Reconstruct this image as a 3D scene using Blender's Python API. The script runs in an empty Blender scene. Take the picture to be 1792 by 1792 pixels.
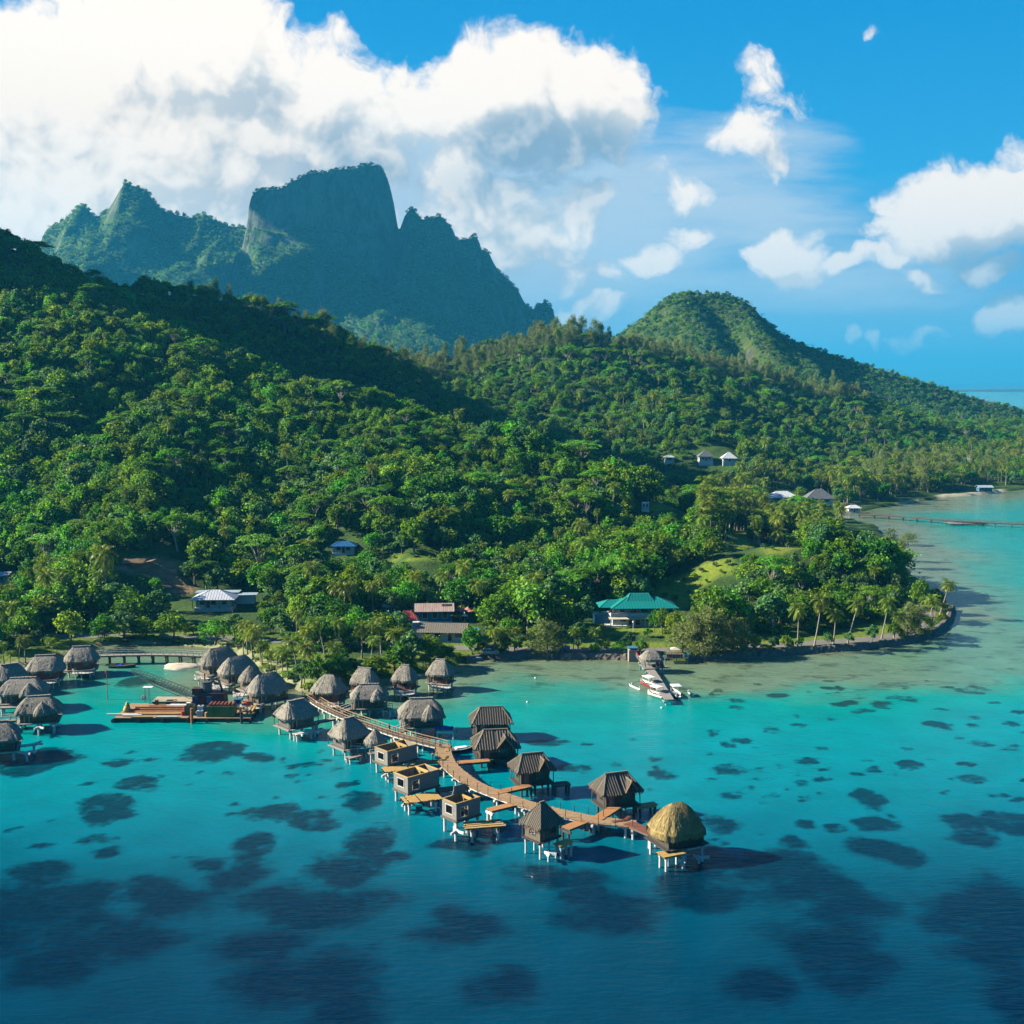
import bpy, math, random
import numpy as np
from mathutils import Vector, Matrix

random.seed(7)
RNG = np.random.default_rng(11)
S = bpy.context.scene
COL = S.collection

# ------------------------------------------------------------------ camera
F = 2090.0
PITCH = math.radians(6.25)
CP, SP = math.cos(PITCH), math.sin(PITCH)
CZ = 70.0
cam = bpy.data.cameras.new("camera")
cam.sensor_width = 36.0
cam.lens = 36.0 * F / 1792.0
cam.clip_start = 1.0
cam.clip_end = 90000.0
cam_o = bpy.data.objects.new("camera", cam)
cam_o.location = (0, 0, CZ)
cam_o.rotation_euler = (math.pi / 2 - PITCH, 0, 0)
COL.objects.link(cam_o)
S.camera = cam_o


def ray(px, py):
    a = (px - 896.0) / F
    b = (896.0 - py) / F
    return a, CP + b * SP, -SP + b * CP


def gp(px, py, z=0.0):
    d = ray(px, py)
    t = (z - CZ) / d[2]
    return Vector((d[0] * t, d[1] * t, z))


def at(px, py, Y):
    d = ray(px, py)
    t = Y / d[1]
    return Vector((d[0] * t, Y, CZ + d[2] * t))


def proj(x, y, z):
    zc = y * CP - (z - CZ) * SP
    up = y * SP + (z - CZ) * CP
    return 896.0 + F * x / zc, 896.0 - F * up / zc


# ------------------------------------------------------------------ numpy noise
def _hash(ix, iy, seed):
    h = (ix.astype(np.int64) * 374761393 + iy.astype(np.int64) * 668265263 + seed * 974711) & 0x7FFFFFFF
    h = ((h ^ (h >> 13)) * 1274126177) & 0x7FFFFFFF
    h = ((h ^ (h >> 16)) * 668265261) & 0x7FFFFFFF
    return (h & 0xFFFF) / 65535.0


def vnoise(x, y, seed=0):
    x = np.asarray(x, float)
    y = np.asarray(y, float)
    ix = np.floor(x)
    iy = np.floor(y)
    fx = x - ix
    fy = y - iy
    fx = fx * fx * fx * (fx * (fx * 6 - 15) + 10)
    fy = fy * fy * fy * (fy * (fy * 6 - 15) + 10)
    a = _hash(ix, iy, seed)
    b = _hash(ix + 1, iy, seed)
    c = _hash(ix, iy + 1, seed)
    d = _hash(ix + 1, iy + 1, seed)
    return (a * (1 - fx) + b * fx) * (1 - fy) + (c * (1 - fx) + d * fx) * fy


def fbm(x, y, seed=0, octaves=5, gain=0.5):
    s = 0.0
    a = 1.0
    t = 0.0
    for k in range(octaves):
        s = s + a * vnoise(x * 2 ** k + 17.3 * k, y * 2 ** k - 9.1 * k, seed + k)
        t += a
        a *= gain
    return s / t


def ridged(x, y, seed=0, octaves=4):
    s = 0.0
    a = 1.0
    t = 0.0
    for k in range(octaves):
        s = s + a * (1 - np.abs(2 * vnoise(x * 2 ** k + 5.7 * k, y * 2 ** k + 3.3 * k, seed + k) - 1))
        t += a
        a *= 0.5
    return s / t


def sstep(a, b, x):
    t = np.clip((x - a) / (b - a), 0, 1)
    return t * t * (3 - 2 * t)


# ------------------------------------------------------------------ materials
MATS = {}
ALB = 0.61  # the photograph is exposed bright: plain reflectances, scaled once


def new_mat(name):
    m = bpy.data.materials.new(name)
    m.use_nodes = True
    m.node_tree.nodes.clear()
    MATS[name] = m
    return m, m.node_tree.nodes, m.node_tree.links


def pm(name, c1, c2=None, scale=1.5, rough=0.75, bump=0.0, stretch=(1, 1, 1), spec=0.3, metal=0.0, rnd=0.0, detail=5.0, bscale=None):
    """surface whose colour wanders between c1 and c2, with grain along one axis when stretched"""
    if name in MATS:
        return MATS[name]
    m, n, l = new_mat(name)
    c1 = tuple(c * ALB for c in c1)
    c2 = None if c2 is None else tuple(c * ALB for c in c2)
    out = n.new("ShaderNodeOutputMaterial")
    p = n.new("ShaderNodeBsdfPrincipled")
    p.inputs["Roughness"].default_value = rough
    p.inputs["Specular IOR Level"].default_value = spec
    p.inputs["Metallic"].default_value = metal
    l.new(p.outputs[0], out.inputs[0])
    if c2 is None:
        c2 = tuple(min(1, c * 0.72) for c in c1)
    tc = n.new("ShaderNodeTexCoord")
    mp = n.new("ShaderNodeMapping")
    mp.inputs["Scale"].default_value = stretch
    l.new(tc.outputs["Object"], mp.inputs[0])
    nz = n.new("ShaderNodeTexNoise")
    nz.inputs["Scale"].default_value = scale
    nz.inputs["Detail"].default_value = detail
    nz.inputs["Roughness"].default_value = 0.65
    l.new(mp.outputs[0], nz.inputs["Vector"])
    rp = n.new("ShaderNodeValToRGB")
    rp.color_ramp.elements[0].position = 0.32
    rp.color_ramp.elements[1].position = 0.68
    rp.color_ramp.elements[0].color = (*c1, 1)
    rp.color_ramp.elements[1].color = (*c2, 1)
    l.new(nz.outputs["Fac"], rp.inputs[0])
    col = rp.outputs[0]
    if rnd:
        oi = n.new("ShaderNodeObjectInfo")
        mr = n.new("ShaderNodeMapRange")
        mr.inputs[3].default_value = 1 - rnd
        mr.inputs[4].default_value = 1 + rnd
        l.new(oi.outputs["Random"], mr.inputs[0])
        hv = n.new("ShaderNodeHueSaturation")
        l.new(mr.outputs[0], hv.inputs["Value"])
        l.new(col, hv.inputs["Color"])
        col = hv.outputs[0]
    l.new(col, p.inputs["Base Color"])
    if bump:
        nb = nz
        if bscale:
            nb = n.new("ShaderNodeTexNoise")
            nb.inputs["Scale"].default_value = bscale
            nb.inputs["Detail"].default_value = 3
            l.new(mp.outputs[0], nb.inputs["Vector"])
        b = n.new("ShaderNodeBump")
        b.inputs["Strength"].default_value = bump
        b.inputs["Distance"].default_value = 0.15
        l.new(nb.outputs["Fac"], b.inputs["Height"])
        l.new(b.outputs[0], p.inputs["Normal"])
    return m


def leaf_mat(name, dark, mid, light, trans=0.34, rough=0.5, rnd=0.25, hue=0.03):
    """leaves: tint per leaf clump (mesh attribute), variation per tree, light passing through"""
    m, n, l = new_mat(name)
    out = n.new("ShaderNodeOutputMaterial")
    at_ = n.new("ShaderNodeAttribute")
    at_.attribute_name = "tint"
    rp = n.new("ShaderNodeValToRGB")
    e = rp.color_ramp.elements
    e[0].position = 0.05
    e[0].color = (*dark, 1)
    e[1].position = 0.95
    e[1].color = (*light, 1)
    k = e.new(0.5)
    k.color = (*mid, 1)
    l.new(at_.outputs["Fac"], rp.inputs[0])
    oi = n.new("ShaderNodeObjectInfo")
    mv = n.new("ShaderNodeMapRange")
    mv.inputs[3].default_value = 1 - rnd
    mv.inputs[4].default_value = 1 + rnd
    l.new(oi.outputs["Random"], mv.inputs[0])
    # hue shift decorrelated from the value shift
    ml = n.new("ShaderNodeMath")
    ml.operation = "MULTIPLY"
    ml.inputs[1].default_value = 7.13
    fr = n.new("ShaderNodeMath")
    fr.operation = "FRACT"
    l.new(oi.outputs["Random"], ml.inputs[0])
    l.new(ml.outputs[0], fr.inputs[0])
    mh = n.new("ShaderNodeMapRange")
    mh.inputs[3].default_value = 0.5 - hue
    mh.inputs[4].default_value = 0.5 + hue
    l.new(fr.outputs[0], mh.inputs[0])
    hv = n.new("ShaderNodeHueSaturation")
    l.new(mv.outputs[0], hv.inputs["Value"])
    l.new(mh.outputs[0], hv.inputs["Hue"])
    l.new(rp.outputs[0], hv.inputs["Color"])
    p = n.new("ShaderNodeBsdfPrincipled")
    p.inputs["Roughness"].default_value = rough
    p.inputs["Specular IOR Level"].default_value = 0.12
    l.new(hv.outputs[0], p.inputs["Base Color"])
    t = n.new("ShaderNodeBsdfTranslucent")
    hs = n.new("ShaderNodeHueSaturation")
    hs.inputs["Hue"].default_value = 0.48
    hs.inputs["Saturation"].default_value = 1.1
    hs.inputs["Value"].default_value = 1.7
    l.new(hv.outputs[0], hs.inputs["Color"])
    l.new(hs.outputs[0], t.inputs["Color"])
    mx = n.new("ShaderNodeMixShader")
    mx.inputs[0].default_value = trans
    l.new(p.outputs[0], mx.inputs[1])
    l.new(t.outputs[0], mx.inputs[2])
    l.new(mx.outputs[0], out.inputs[0])
    return m


# ------------------------------------------------------------------ mesh builder
class MB:
    def __init__(s):
        s.v = []
        s.f = []
        s.m = []

    def add(s, vs, fs, mi=0):
        o = len(s.v)
        s.v.extend([tuple(p) for p in vs])
        for f in fs:
            s.f.append(tuple(o + i for i in f))
            s.m.append(mi)
        return s

    def box(s, c, d, rz=0.0, mi=0, top=1.0, M=None):
        hx, hy, hz = d[0] / 2, d[1] / 2, d[2] / 2
        vs = []
        for z, k in ((-hz, 1.0), (hz, top)):
            for x, y in ((-hx, -hy), (hx, -hy), (hx, hy), (-hx, hy)):
                vs.append(Vector((x * k, y * k, z)))
        R = Matrix.Rotation(rz, 3, "Z")
        if M is not None:
            R = R @ M
        vs = [R @ p + Vector(c) for p in vs]
        return s.add(vs, [(3, 2, 1, 0), (4, 5, 6, 7), (0, 1, 5, 4), (1, 2, 6, 5), (2, 3, 7, 6), (3, 0, 4, 7)], mi)

    def beam(s, p, q, w, h=None, mi=0, up=(0, 0, 1)):
        p = Vector(p)
        q = Vector(q)
        h = w if h is None else h
        d = (q - p)
        if d.length < 1e-6:
            return s
        d = d.normalized()
        u = Vector(up)
        if abs(d.dot(u)) > 0.97:
            u = Vector((1, 0, 0))
        a = d.cross(u).normalized() * (w / 2)
        b = a.cross(d).normalized() * (h / 2)
        vs = [p - a - b, p + a - b, p + a + b, p - a + b, q - a - b, q + a - b, q + a + b, q - a + b]
        return s.add(vs, [(0, 1, 2, 3), (7, 6, 5, 4), (0, 4, 5, 1), (1, 5, 6, 2), (2, 6, 7, 3), (3, 7, 4, 0)], mi)

    def tube(s, pts, r, n=8, mi=0, cap=True):
        pts = [Vector(p) for p in pts]
        rs = r if isinstance(r, (list, tuple)) else [r] * len(pts)
        vs = []
        for i, p in enumerate(pts):
            d = (pts[min(i + 1, len(pts) - 1)] - pts[max(i - 1, 0)]).normalized()
            u = Vector((0, 0, 1)) if abs(d.z) < 0.9 else Vector((1, 0, 0))
            a = d.cross(u).normalized()
            b = d.cross(a).normalized()
            for k in range(n):
                t = 2 * math.pi * k / n
                vs.append(p + (a * math.cos(t) + b * math.sin(t)) * rs[i])
        fs = []
        for i in range(len(pts) - 1):
            for k in range(n):
                k2 = (k + 1) % n
                fs.append((i * n + k, i * n + k2, (i + 1) * n + k2, (i + 1) * n + k))
        if cap:
            fs.append(tuple(range(n - 1, -1, -1)))
            fs.append(tuple((len(pts) - 1) * n + k for k in range(n)))
        return s.add(vs, fs, mi)

    def prism(s, poly, z0, z1, mi=0):
        n = len(poly)
        vs = [(x, y, z0) for x, y in poly] + [(x, y, z1) for x, y in poly]
        fs = [tuple(range(n - 1, -1, -1)), tuple(range(n, 2 * n))]
        fs += [(i, (i + 1) % n, n + (i + 1) % n, n + i) for i in range(n)]
        return s.add(vs, fs, mi)

    def build(s, name, mats, parent=None, smooth=False):
        me = bpy.data.meshes.new(name)
        me.from_pydata(s.v, [], s.f)
        mats = mats if isinstance(mats, (list, tuple)) else [mats]
        for m in mats:
            me.materials.append(m)
        if len(mats) > 1:
            me.polygons.foreach_set("material_index", s.m)
        if smooth:
            me.polygons.foreach_set("use_smooth", [True] * len(me.polygons))
        me.update()
        o = bpy.data.objects.new(name, me)
        COL.objects.link(o)
        if parent is not None:
            o.parent = parent
        return o


def tag(o, label=None, cat=None, group=None, kind=None):
    if label:
        o["label"] = label
    if cat:
        o["category"] = cat
    if group:
        o["group"] = group
    if kind:
        o["kind"] = kind
    return o


def thing(name, label, cat, loc=(0, 0, 0), rz=0.0, group=None):
    o = bpy.data.objects.new(name, None)
    o.empty_display_size = 0.5
    o.location = loc
    o.rotation_euler = (0, 0, rz)
    COL.objects.link(o)
    return tag(o, label, cat, group)


def grid_mesh(name, xs, ys, Z, attrs, mat, kind="structure", smooth=True):
    nx, ny = len(xs), len(ys)
    XX, YY = np.meshgrid(xs, ys)
    co = np.stack([XX, YY, Z], -1).reshape(-1, 3)
    idx = np.arange(nx * ny).reshape(ny, nx)
    q = np.stack([idx[:-1, :-1], idx[:-1, 1:], idx[1:, 1:], idx[1:, :-1]], -1).reshape(-1, 4)
    me = bpy.data.meshes.new(name)
    me.vertices.add(len(co))
    me.vertices.foreach_set("co", co.astype(np.float32).ravel())
    me.loops.add(q.size)
    me.loops.foreach_set("vertex_index", q.astype(np.int32).ravel())
    me.polygons.add(len(q))
    me.polygons.foreach_set("loop_start", np.arange(0, q.size, 4, dtype=np.int32))
    me.polygons.foreach_set("loop_total", np.full(len(q), 4, dtype=np.int32))
    me.update(calc_edges=True)
    me.polygons.foreach_set("use_smooth", np.full(len(q), smooth))
    for k, a in attrs.items():
        t = me.attributes.new(k, "FLOAT", "POINT")
        t.data.foreach_set("value", a.astype(np.float32).ravel())
    me.materials.append(mat)
    o = bpy.data.objects.new(name, me)
    COL.objects.link(o)
    o["kind"] = kind
    return o


# ------------------------------------------------------------------ render settings
S.render.engine = "CYCLES"
cy = S.cycles
cy.max_bounces = 5
cy.diffuse_bounces = 2
cy.glossy_bounces = 2
cy.transmission_bounces = 2
cy.transparent_max_bounces = 4
cy.volume_bounces = 0
cy.use_denoising = True
cy.caustics_reflective = False
cy.caustics_refractive = False
cy.use_adaptive_sampling = True
cy.adaptive_threshold = 0.02
S.view_settings.view_transform = "Standard"
S.view_settings.look = "None"
S.view_settings.gamma = 1.0
S.view_settings.exposure = 2.1
S.view_settings.use_curve_mapping = False

# ------------------------------------------------------------------ sun
SUN_EL = math.radians(29)
SUN_BACK = math.radians(3)
SDIR = Vector((-math.cos(SUN_EL) * math.cos(SUN_BACK), math.cos(SUN_EL) * math.sin(SUN_BACK), math.sin(SUN_EL)))
sl = bpy.data.lights.new("sun", "SUN")
sl.energy = 5.0
sl.angle = math.radians(0.53)
sl.color = (1.0, 0.91, 0.74)
so = bpy.data.objects.new("sun", sl)
so.rotation_euler = SDIR.to_track_quat("Z", "Y").to_euler()
so.location = (-300, 100, 400)
COL.objects.link(so)

# ------------------------------------------------------------------ sky with clouds (world)
W = bpy.data.worlds.new("World")
S.world = W
W.use_nodes = True
wn, wl = W.node_tree.nodes, W.node_tree.links
wn.clear()


def M_(op, a, b=None, c=None, nodes=None, links=None, clamp=False):
    nd = nodes.new("ShaderNodeMath")
    nd.operation = op
    nd.use_clamp = clamp
    for i, v in enumerate((a, b, c)):
        if v is None:
            continue
        if isinstance(v, (int, float)):
            nd.inputs[i].default_value = v
        else:
            links.new(v, nd.inputs[i])
    return nd.outputs[0]


def uv(px, py):
    d = ray(px, py)
    return d[0] / d[1], d[2] / d[1]


# cumulus: (px, py, rx, ry, strength)
CLOUDS = [
    (40, 150, 280, 120, 1.45), (250, 105, 200, 135, 1.5), (400, 95, 120, 125, 1.35), (110, 290, 290, 160, 1.45), (330, 270, 260, 160, 1.35),
    (560, 170, 130, 105, 1.3), (470, 220, 170, 80, 1.0), (60, 400, 240, 120, 1.35), (250, 380, 240, 110, 1.25), (420, 350, 140, 90, 1.0),
    (680, 180, 110, 80, 1.0), (900, 165, 160, 105, 1.4), (1000, 175, 130, 105, 1.35), (800, 200, 150, 70, 1.1), (960, 240, 150, 60, 1.0),
    (600, 250, 220, 70, 0.95), (820, 330, 90, 70, 0.9), (880, 400, 180, 95, 0.92), (1010, 360, 60, 70, 0.85),
    (1170, 455, 38, 36, 1.0), (1140, 470, 45, 30, 0.95), (1205, 410, 40, 32, 1.0), (1390, 450, 68, 45, 1.15), (1060, 490, 40, 16, 0.7),
    (1330, 145, 40, 48, 0.75), (1385, 170, 60, 30, 0.65), (1320, 245, 60, 62, 0.85), (1525, 62, 26, 22, 0.55),
    (1690, 370, 120, 75, 1.2), (1770, 360, 90, 80, 1.25), (1600, 420, 75, 45, 1.05), (1510, 460, 75, 22, 0.9), (1610, 490, 50, 20, 0.8), (1730, 470, 55, 30, 0.85),
    (1150, 300, 60, 26, 0.40), (1190, 330, 50, 30, 0.50), (990, 480, 150, 40, 0.50), (800, 300, 110, 60, 0.85), (760, 420, 90, 60, 0.8), (905, 330, 90, 60, 0.8),
    (1750, 560, 55, 40, 1.05), (1020, 545, 60, 22, 0.85), (1490, 590, 18, 18, 0.65), (1530, 588, 22, 20, 0.65), (1600, 590, 50, 14, 0.6),
]
# thin veils
VEILS = [
    (1130, 310, 260, 80, 0.85), (950, 430, 340, 130, 1.35), (1250, 380, 250, 70, 0.9), (1330, 270, 150, 60, 0.6), (1080, 500, 320, 60, 0.8),
    (720, 300, 320, 110, 1.3), (560, 270, 280, 120, 1.3), (1400, 250, 110, 40, 0.3), (60, 60, 230, 40, 0.3),
    (1450, 480, 280, 70, 0.6), (1000, 560, 240, 40, 0.8),
]


def blob_group(name, blobs):
    g = bpy.data.node_groups.new(name, "ShaderNodeTree")
    g.interface.new_socket("P", in_out="INPUT", socket_type="NodeSocketVector")
    g.interface.new_socket("D", in_out="OUTPUT", socket_type="NodeSocketFloat")
    n, l = g.nodes, g.links
    gi = n.new("NodeGroupInput")
    go = n.new("NodeGroupOutput")
    acc = None
    for (px, py, rx, ry, s) in blobs:
        u, v = uv(px, py)
        a = n.new("ShaderNodeVectorMath")
        a.operation = "SUBTRACT"
        a.inputs[1].default_value = (u, v, 0)
        l.new(gi.outputs[0], a.inputs[0])
        b = n.new("ShaderNodeVectorMath")
        b.operation = "MULTIPLY"
        b.inputs[1].default_value = (F / rx, F / ry, 0)
        l.new(a.outputs[0], b.inputs[0])
        c = n.new("ShaderNodeVectorMath")
        c.operation = "DOT_PRODUCT"
        l.new(b.outputs[0], c.inputs[0])
        l.new(b.outputs[0], c.inputs[1])
        # s * (1 - r^2/..): soft falloff
        d = M_("MULTIPLY_ADD", c.outputs["Value"], -0.62 * max(s, 0.75), s, nodes=n, links=l)
        acc = d if acc is None else M_("SMOOTH_MAX", acc, d, 0.18, nodes=n, links=l)
    l.new(M_("MAXIMUM", acc, -0.6, nodes=n, links=l), go.inputs[0])
    return g


CG = blob_group("cumulus_shapes", CLOUDS)
VG = blob_group("veil_shapes", VEILS)

def density_group(name, vd, nd):
    DG = bpy.data.node_groups.new(name, "ShaderNodeTree")
    DG.interface.new_socket("P", in_out="INPUT", socket_type="NodeSocketVector")
    DG.interface.new_socket("D", in_out="OUTPUT", socket_type="NodeSocketFloat")
    n, l = DG.nodes, DG.links
    gi = n.new("NodeGroupInput")
    go = n.new("NodeGroupOutput")
    wz = n.new("ShaderNodeTexNoise")
    wz.noise_dimensions = "2D"
    wz.inputs["Scale"].default_value = 16
    wz.inputs["Detail"].default_value = 4
    l.new(gi.outputs[0], wz.inputs["Vector"])
    ws = n.new("ShaderNodeVectorMath")
    ws.operation = "SUBTRACT"
    ws.inputs[1].default_value = (0.5, 0.5, 0.5)
    l.new(wz.outputs["Color"], ws.inputs[0])
    wm = n.new("ShaderNodeVectorMath")
    wm.operation = "SCALE"
    wm.inputs["Scale"].default_value = 0.05
    l.new(ws.outputs[0], wm.inputs[0])
    wa = n.new("ShaderNodeVectorMath")
    wa.operation = "ADD"
    l.new(gi.outputs[0], wa.inputs[0])
    l.new(wm.outputs[0], wa.inputs[1])
    cg = n.new("ShaderNodeGroup")
    cg.node_tree = CG
    l.new(wa.outputs[0], cg.inputs[0])
    vo = n.new("ShaderNodeTexVoronoi")
    vo.voronoi_dimensions = "2D"
    vo.feature = "F1"
    vo.inputs["Scale"].default_value = 34
    vo.inputs["Detail"].default_value = vd
    vo.inputs["Roughness"].default_value = 0.55
    vo.inputs["Lacunarity"].default_value = 2.2
    l.new(wa.outputs[0], vo.inputs["Vector"])
    nz = n.new("ShaderNodeTexNoise")
    nz.noise_dimensions = "2D"
    nz.inputs["Scale"].default_value = 11
    nz.inputs["Detail"].default_value = nd
    nz.inputs["Roughness"].default_value = 0.6
    l.new(gi.outputs[0], nz.inputs["Vector"])
    t1 = M_("MULTIPLY_ADD", vo.outputs["Distance"], -0.42, 0.22, nodes=n, links=l)
    t2 = M_("MULTIPLY_ADD", nz.outputs["Fac"], 1.0, -0.50, nodes=n, links=l)
    t3 = M_("ADD", t1, t2, nodes=n, links=l)
    t4 = M_("ADD", cg.outputs[0], t3, nodes=n, links=l)
    l.new(t4, go.inputs[0])
    return DG


DG = density_group("cumulus_density", 4.0, 9)
DS = density_group("cumulus_density_soft", 1.5, 4)

n, l = wn, wl
tc = n.new("ShaderNodeTexCoord")
sep = n.new("ShaderNodeSeparateXYZ")
l.new(tc.outputs["Generated"], sep.inputs[0])
ysafe = M_("MAXIMUM", sep.outputs[1], 0.05, nodes=n, links=l)
u_ = M_("DIVIDE", sep.outputs[0], ysafe, nodes=n, links=l)
v_ = M_("DIVIDE", sep.outputs[2], ysafe, nodes=n, links=l)
cmb = n.new("ShaderNodeCombineXYZ")
l.new(u_, cmb.inputs[0])
l.new(v_, cmb.inputs[1])
P = cmb.outputs[0]
d0 = n.new("ShaderNodeGroup")
d0.node_tree = DG
l.new(P, d0.inputs[0])
offv = n.new("ShaderNodeVectorMath")
offv.operation = "ADD"
offv.inputs[1].default_value = (-0.017, 0.021, 0)
l.new(P, offv.inputs[0])
d1 = n.new("ShaderNodeGroup")
d1.node_tree = DS
l.new(offv.outputs[0], d1.inputs[0])
# large-scale depth behind the cloud edge, towards the sun
off2 = n.new("ShaderNodeVectorMath")
off2.operation = "ADD"
off2.inputs[1].default_value = (-0.012, 0.055, 0)
l.new(P, off2.inputs[0])
d2 = n.new("ShaderNodeGroup")
d2.node_tree = CG
l.new(off2.outputs[0], d2.inputs[0])


def mrange(x, a, b, c, d, smooth=True):
    nd = wn.new("ShaderNodeMapRange")
    if smooth:
        nd.interpolation_type = "SMOOTHSTEP"
    nd.clamp = True
    for i, v in enumerate((a, b, c, d)):
        nd.inputs[1 + i].default_value = v
    wl.new(x, nd.inputs[0])
    return nd.outputs[0]


alpha = mrange(d0.outputs[0], 0.02, 0.62, 0, 1)
ds = n.new("ShaderNodeGroup")
ds.node_tree = DS
l.new(P, ds.inputs[0])
dif = M_("SUBTRACT", M_("MULTIPLY_ADD", d0.outputs[0], 0.22, M_("MULTIPLY", ds.outputs[0], 0.78, nodes=n, links=l), nodes=n, links=l), d1.outputs[0], nodes=n, links=l)
lit1 = mrange(dif, -0.34, 0.24, 0.0, 1.0, False)
lit2 = mrange(d2.outputs[0], 0.25, 1.25, 1.0, 0.0)
lit = M_("ADD", M_("MULTIPLY", lit1, 0.54, nodes=n, links=l), M_("MULTIPLY", lit2, 0.58, nodes=n, links=l), nodes=n, links=l, clamp=True)
# the western bank is the brightest
west = mrange(u_, -0.38, -0.03, 0.58, 0.0)
lit = M_("ADD", lit, west, nodes=n, links=l, clamp=True)
crp = n.new("ShaderNodeValToRGB")
ce = crp.color_ramp.elements
ce[0].position = 0.0
ce[0].color = (0.31, 0.40, 0.50, 1)
ce[1].position = 0.95
ce[1].color = (1.26, 1.09, 0.93, 1)
k = ce.new(0.45)
k.color = (0.74, 0.72, 0.70, 1)
k = ce.new(0.70)
k.color = (1.08, 0.96, 0.84, 1)
l.new(lit, crp.inputs[0])

# sky: nishita, deepened towards the zenith side as the clear tropical air shows it
sky = n.new("ShaderNodeTexSky")
sky.sky_type = "NISHITA"
sky.sun_disc = False
sky.sun_elevation = SUN_EL
sky.sun_rotation = math.atan2(SDIR.x, SDIR.y)
sky.air_density = 1.0
sky.dust_density = 0.2
sky.ozone_density = 4.0
hsv = n.new("ShaderNodeHueSaturation")
hsv.inputs["Saturation"].default_value = 1.25
l.new(sky.outputs[0], hsv.inputs["Color"])
grad = n.new("ShaderNodeValToRGB")
ge = grad.color_ramp.elements
ge[0].position = 0.0
ge[0].color = (0.26, 0.36, 0.48, 1)
ge[1].position = 1.0
ge[1].color = (0.02, 0.10, 0.34, 1)
for p_, c_ in ((0.12, (0.13, 0.29, 0.47)), (0.26, (0.01, 0.24, 0.50)), (0.45, (0.0, 0.19, 0.46))):
    k = ge.new(p_)
    k.color = (*c_, 1)
gpos = mrange(sep.outputs[2], 0.0, 0.62, 0, 1, False)
l.new(gpos, grad.inputs[0])
gs = n.new("ShaderNodeVectorMath")
gs.operation = "SCALE"
gs.inputs["Scale"].default_value = 3.4
l.new(grad.outputs[0], gs.inputs[0])
smix = n.new("ShaderNodeMix")
smix.data_type = "RGBA"
smix.inputs[0].default_value = 0.975
l.new(hsv.outputs[0], smix.inputs[6])
l.new(gs.outputs[0], smix.inputs[7])
skyc = smix.outputs[2]

vg = n.new("ShaderNodeGroup")
vg.node_tree = VG
l.new(P, vg.inputs[0])
vst = n.new("ShaderNodeMapping")
vst.inputs["Scale"].default_value = (5, 26, 1)
l.new(P, vst.inputs[0])
vnz = n.new("ShaderNodeTexNoise")
vnz.noise_dimensions = "2D"
vnz.inputs["Scale"].default_value = 1.0
vnz.inputs["Detail"].default_value = 7
vnz.inputs["Roughness"].default_value = 0.62
l.new(vst.outputs[0], vnz.inputs["Vector"])
vsum = M_("ADD", vg.outputs[0], M_("MULTIPLY_ADD", vnz.outputs["Fac"], 1.6, -0.72, nodes=n, links=l), nodes=n, links=l)
valpha = mrange(vsum, -0.05, 1.0, 0, 0.85)
vm = n.new("ShaderNodeMix")
vm.data_type = "RGBA"
l.new(valpha, vm.inputs[0])
l.new(skyc, vm.inputs[6])
vm.inputs[7].default_value = (1.55, 1.72, 1.9, 1)
cs = n.new("ShaderNodeVectorMath")
cs.operation = "SCALE"
cs.inputs["Scale"].default_value = 2.4
l.new(crp.outputs[0], cs.inputs[0])
cm = n.new("ShaderNodeMix")
cm.data_type = "RGBA"
l.new(alpha, cm.inputs[0])
l.new(vm.outputs[2], cm.inputs[6])
l.new(cs.outputs[0], cm.inputs[7])
bg_c = n.new("ShaderNodeBackground")
bg_c.inputs[1].default_value = 0.1
l.new(cm.outputs[2], bg_c.inputs[0])
bg_s = n.new("ShaderNodeBackground")
bg_s.inputs[1].default_value = 0.1
l.new(skyc, bg_s.inputs[0])
# the cloud field covers this part of the sky only
inw = M_("MULTIPLY", M_("GREATER_THAN", sep.outputs[1], 0.35, nodes=n, links=l),
         M_("MULTIPLY", M_("LESS_THAN", v_, 0.75, nodes=n, links=l), M_("GREATER_THAN", v_, -0.02, nodes=n, links=l), nodes=n, links=l), nodes=n, links=l)
msh = n.new("ShaderNodeMixShader")
l.new(inw, msh.inputs[0])
l.new(bg_s.outputs[0], msh.inputs[1])
l.new(bg_c.outputs[0], msh.inputs[2])
wo = n.new("ShaderNodeOutputWorld")
l.new(msh.outputs[0], wo.inputs[0])
W.cycles.sampling_method = "MANUAL"
W.cycles.sample_map_resolution = 512
# ------------------------------------------------------------------ land outline (pixels on the water -> metres)
SHORE_PX = [(-200, 1196), (-60, 1186), (0, 1176), (40, 1168), (90, 1160), (130, 1150), (160, 1138), (180, 1129), (260, 1127), (335, 1131), (385, 1138), (425, 1152), (452, 1168), (480, 1188),
            (508, 1204), (538, 1217), (562, 1216), (590, 1203), (630, 1196), (680, 1186), (735, 1178), (785, 1169), (815, 1159), (850, 1153), (900, 1151), (1000, 1152),
            (1100, 1154), (1200, 1158), (1300, 1151), (1400, 1144), (1500, 1137), (1580, 1127), (1635, 1111), (1662, 1090), (1668, 1068), (1655, 1050), (1625, 1030),
            (1596, 1005), (1574, 975), (1556, 945), (1535, 922), (1500, 912), (1476, 903), (1500, 897), (1540, 889), (1600, 881), (1650, 871), (1700, 867), (1792, 857),
            (1950, 846), (2200, 835)]
SHORE = [tuple(gp(x, y, 0))[:2] for x, y in SHORE_PX]
LAND = np.array(SHORE + [(1100, 900), (1500, 1200), (1500, 2300), (-1500, 2300), (-1500, 330)])


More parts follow.
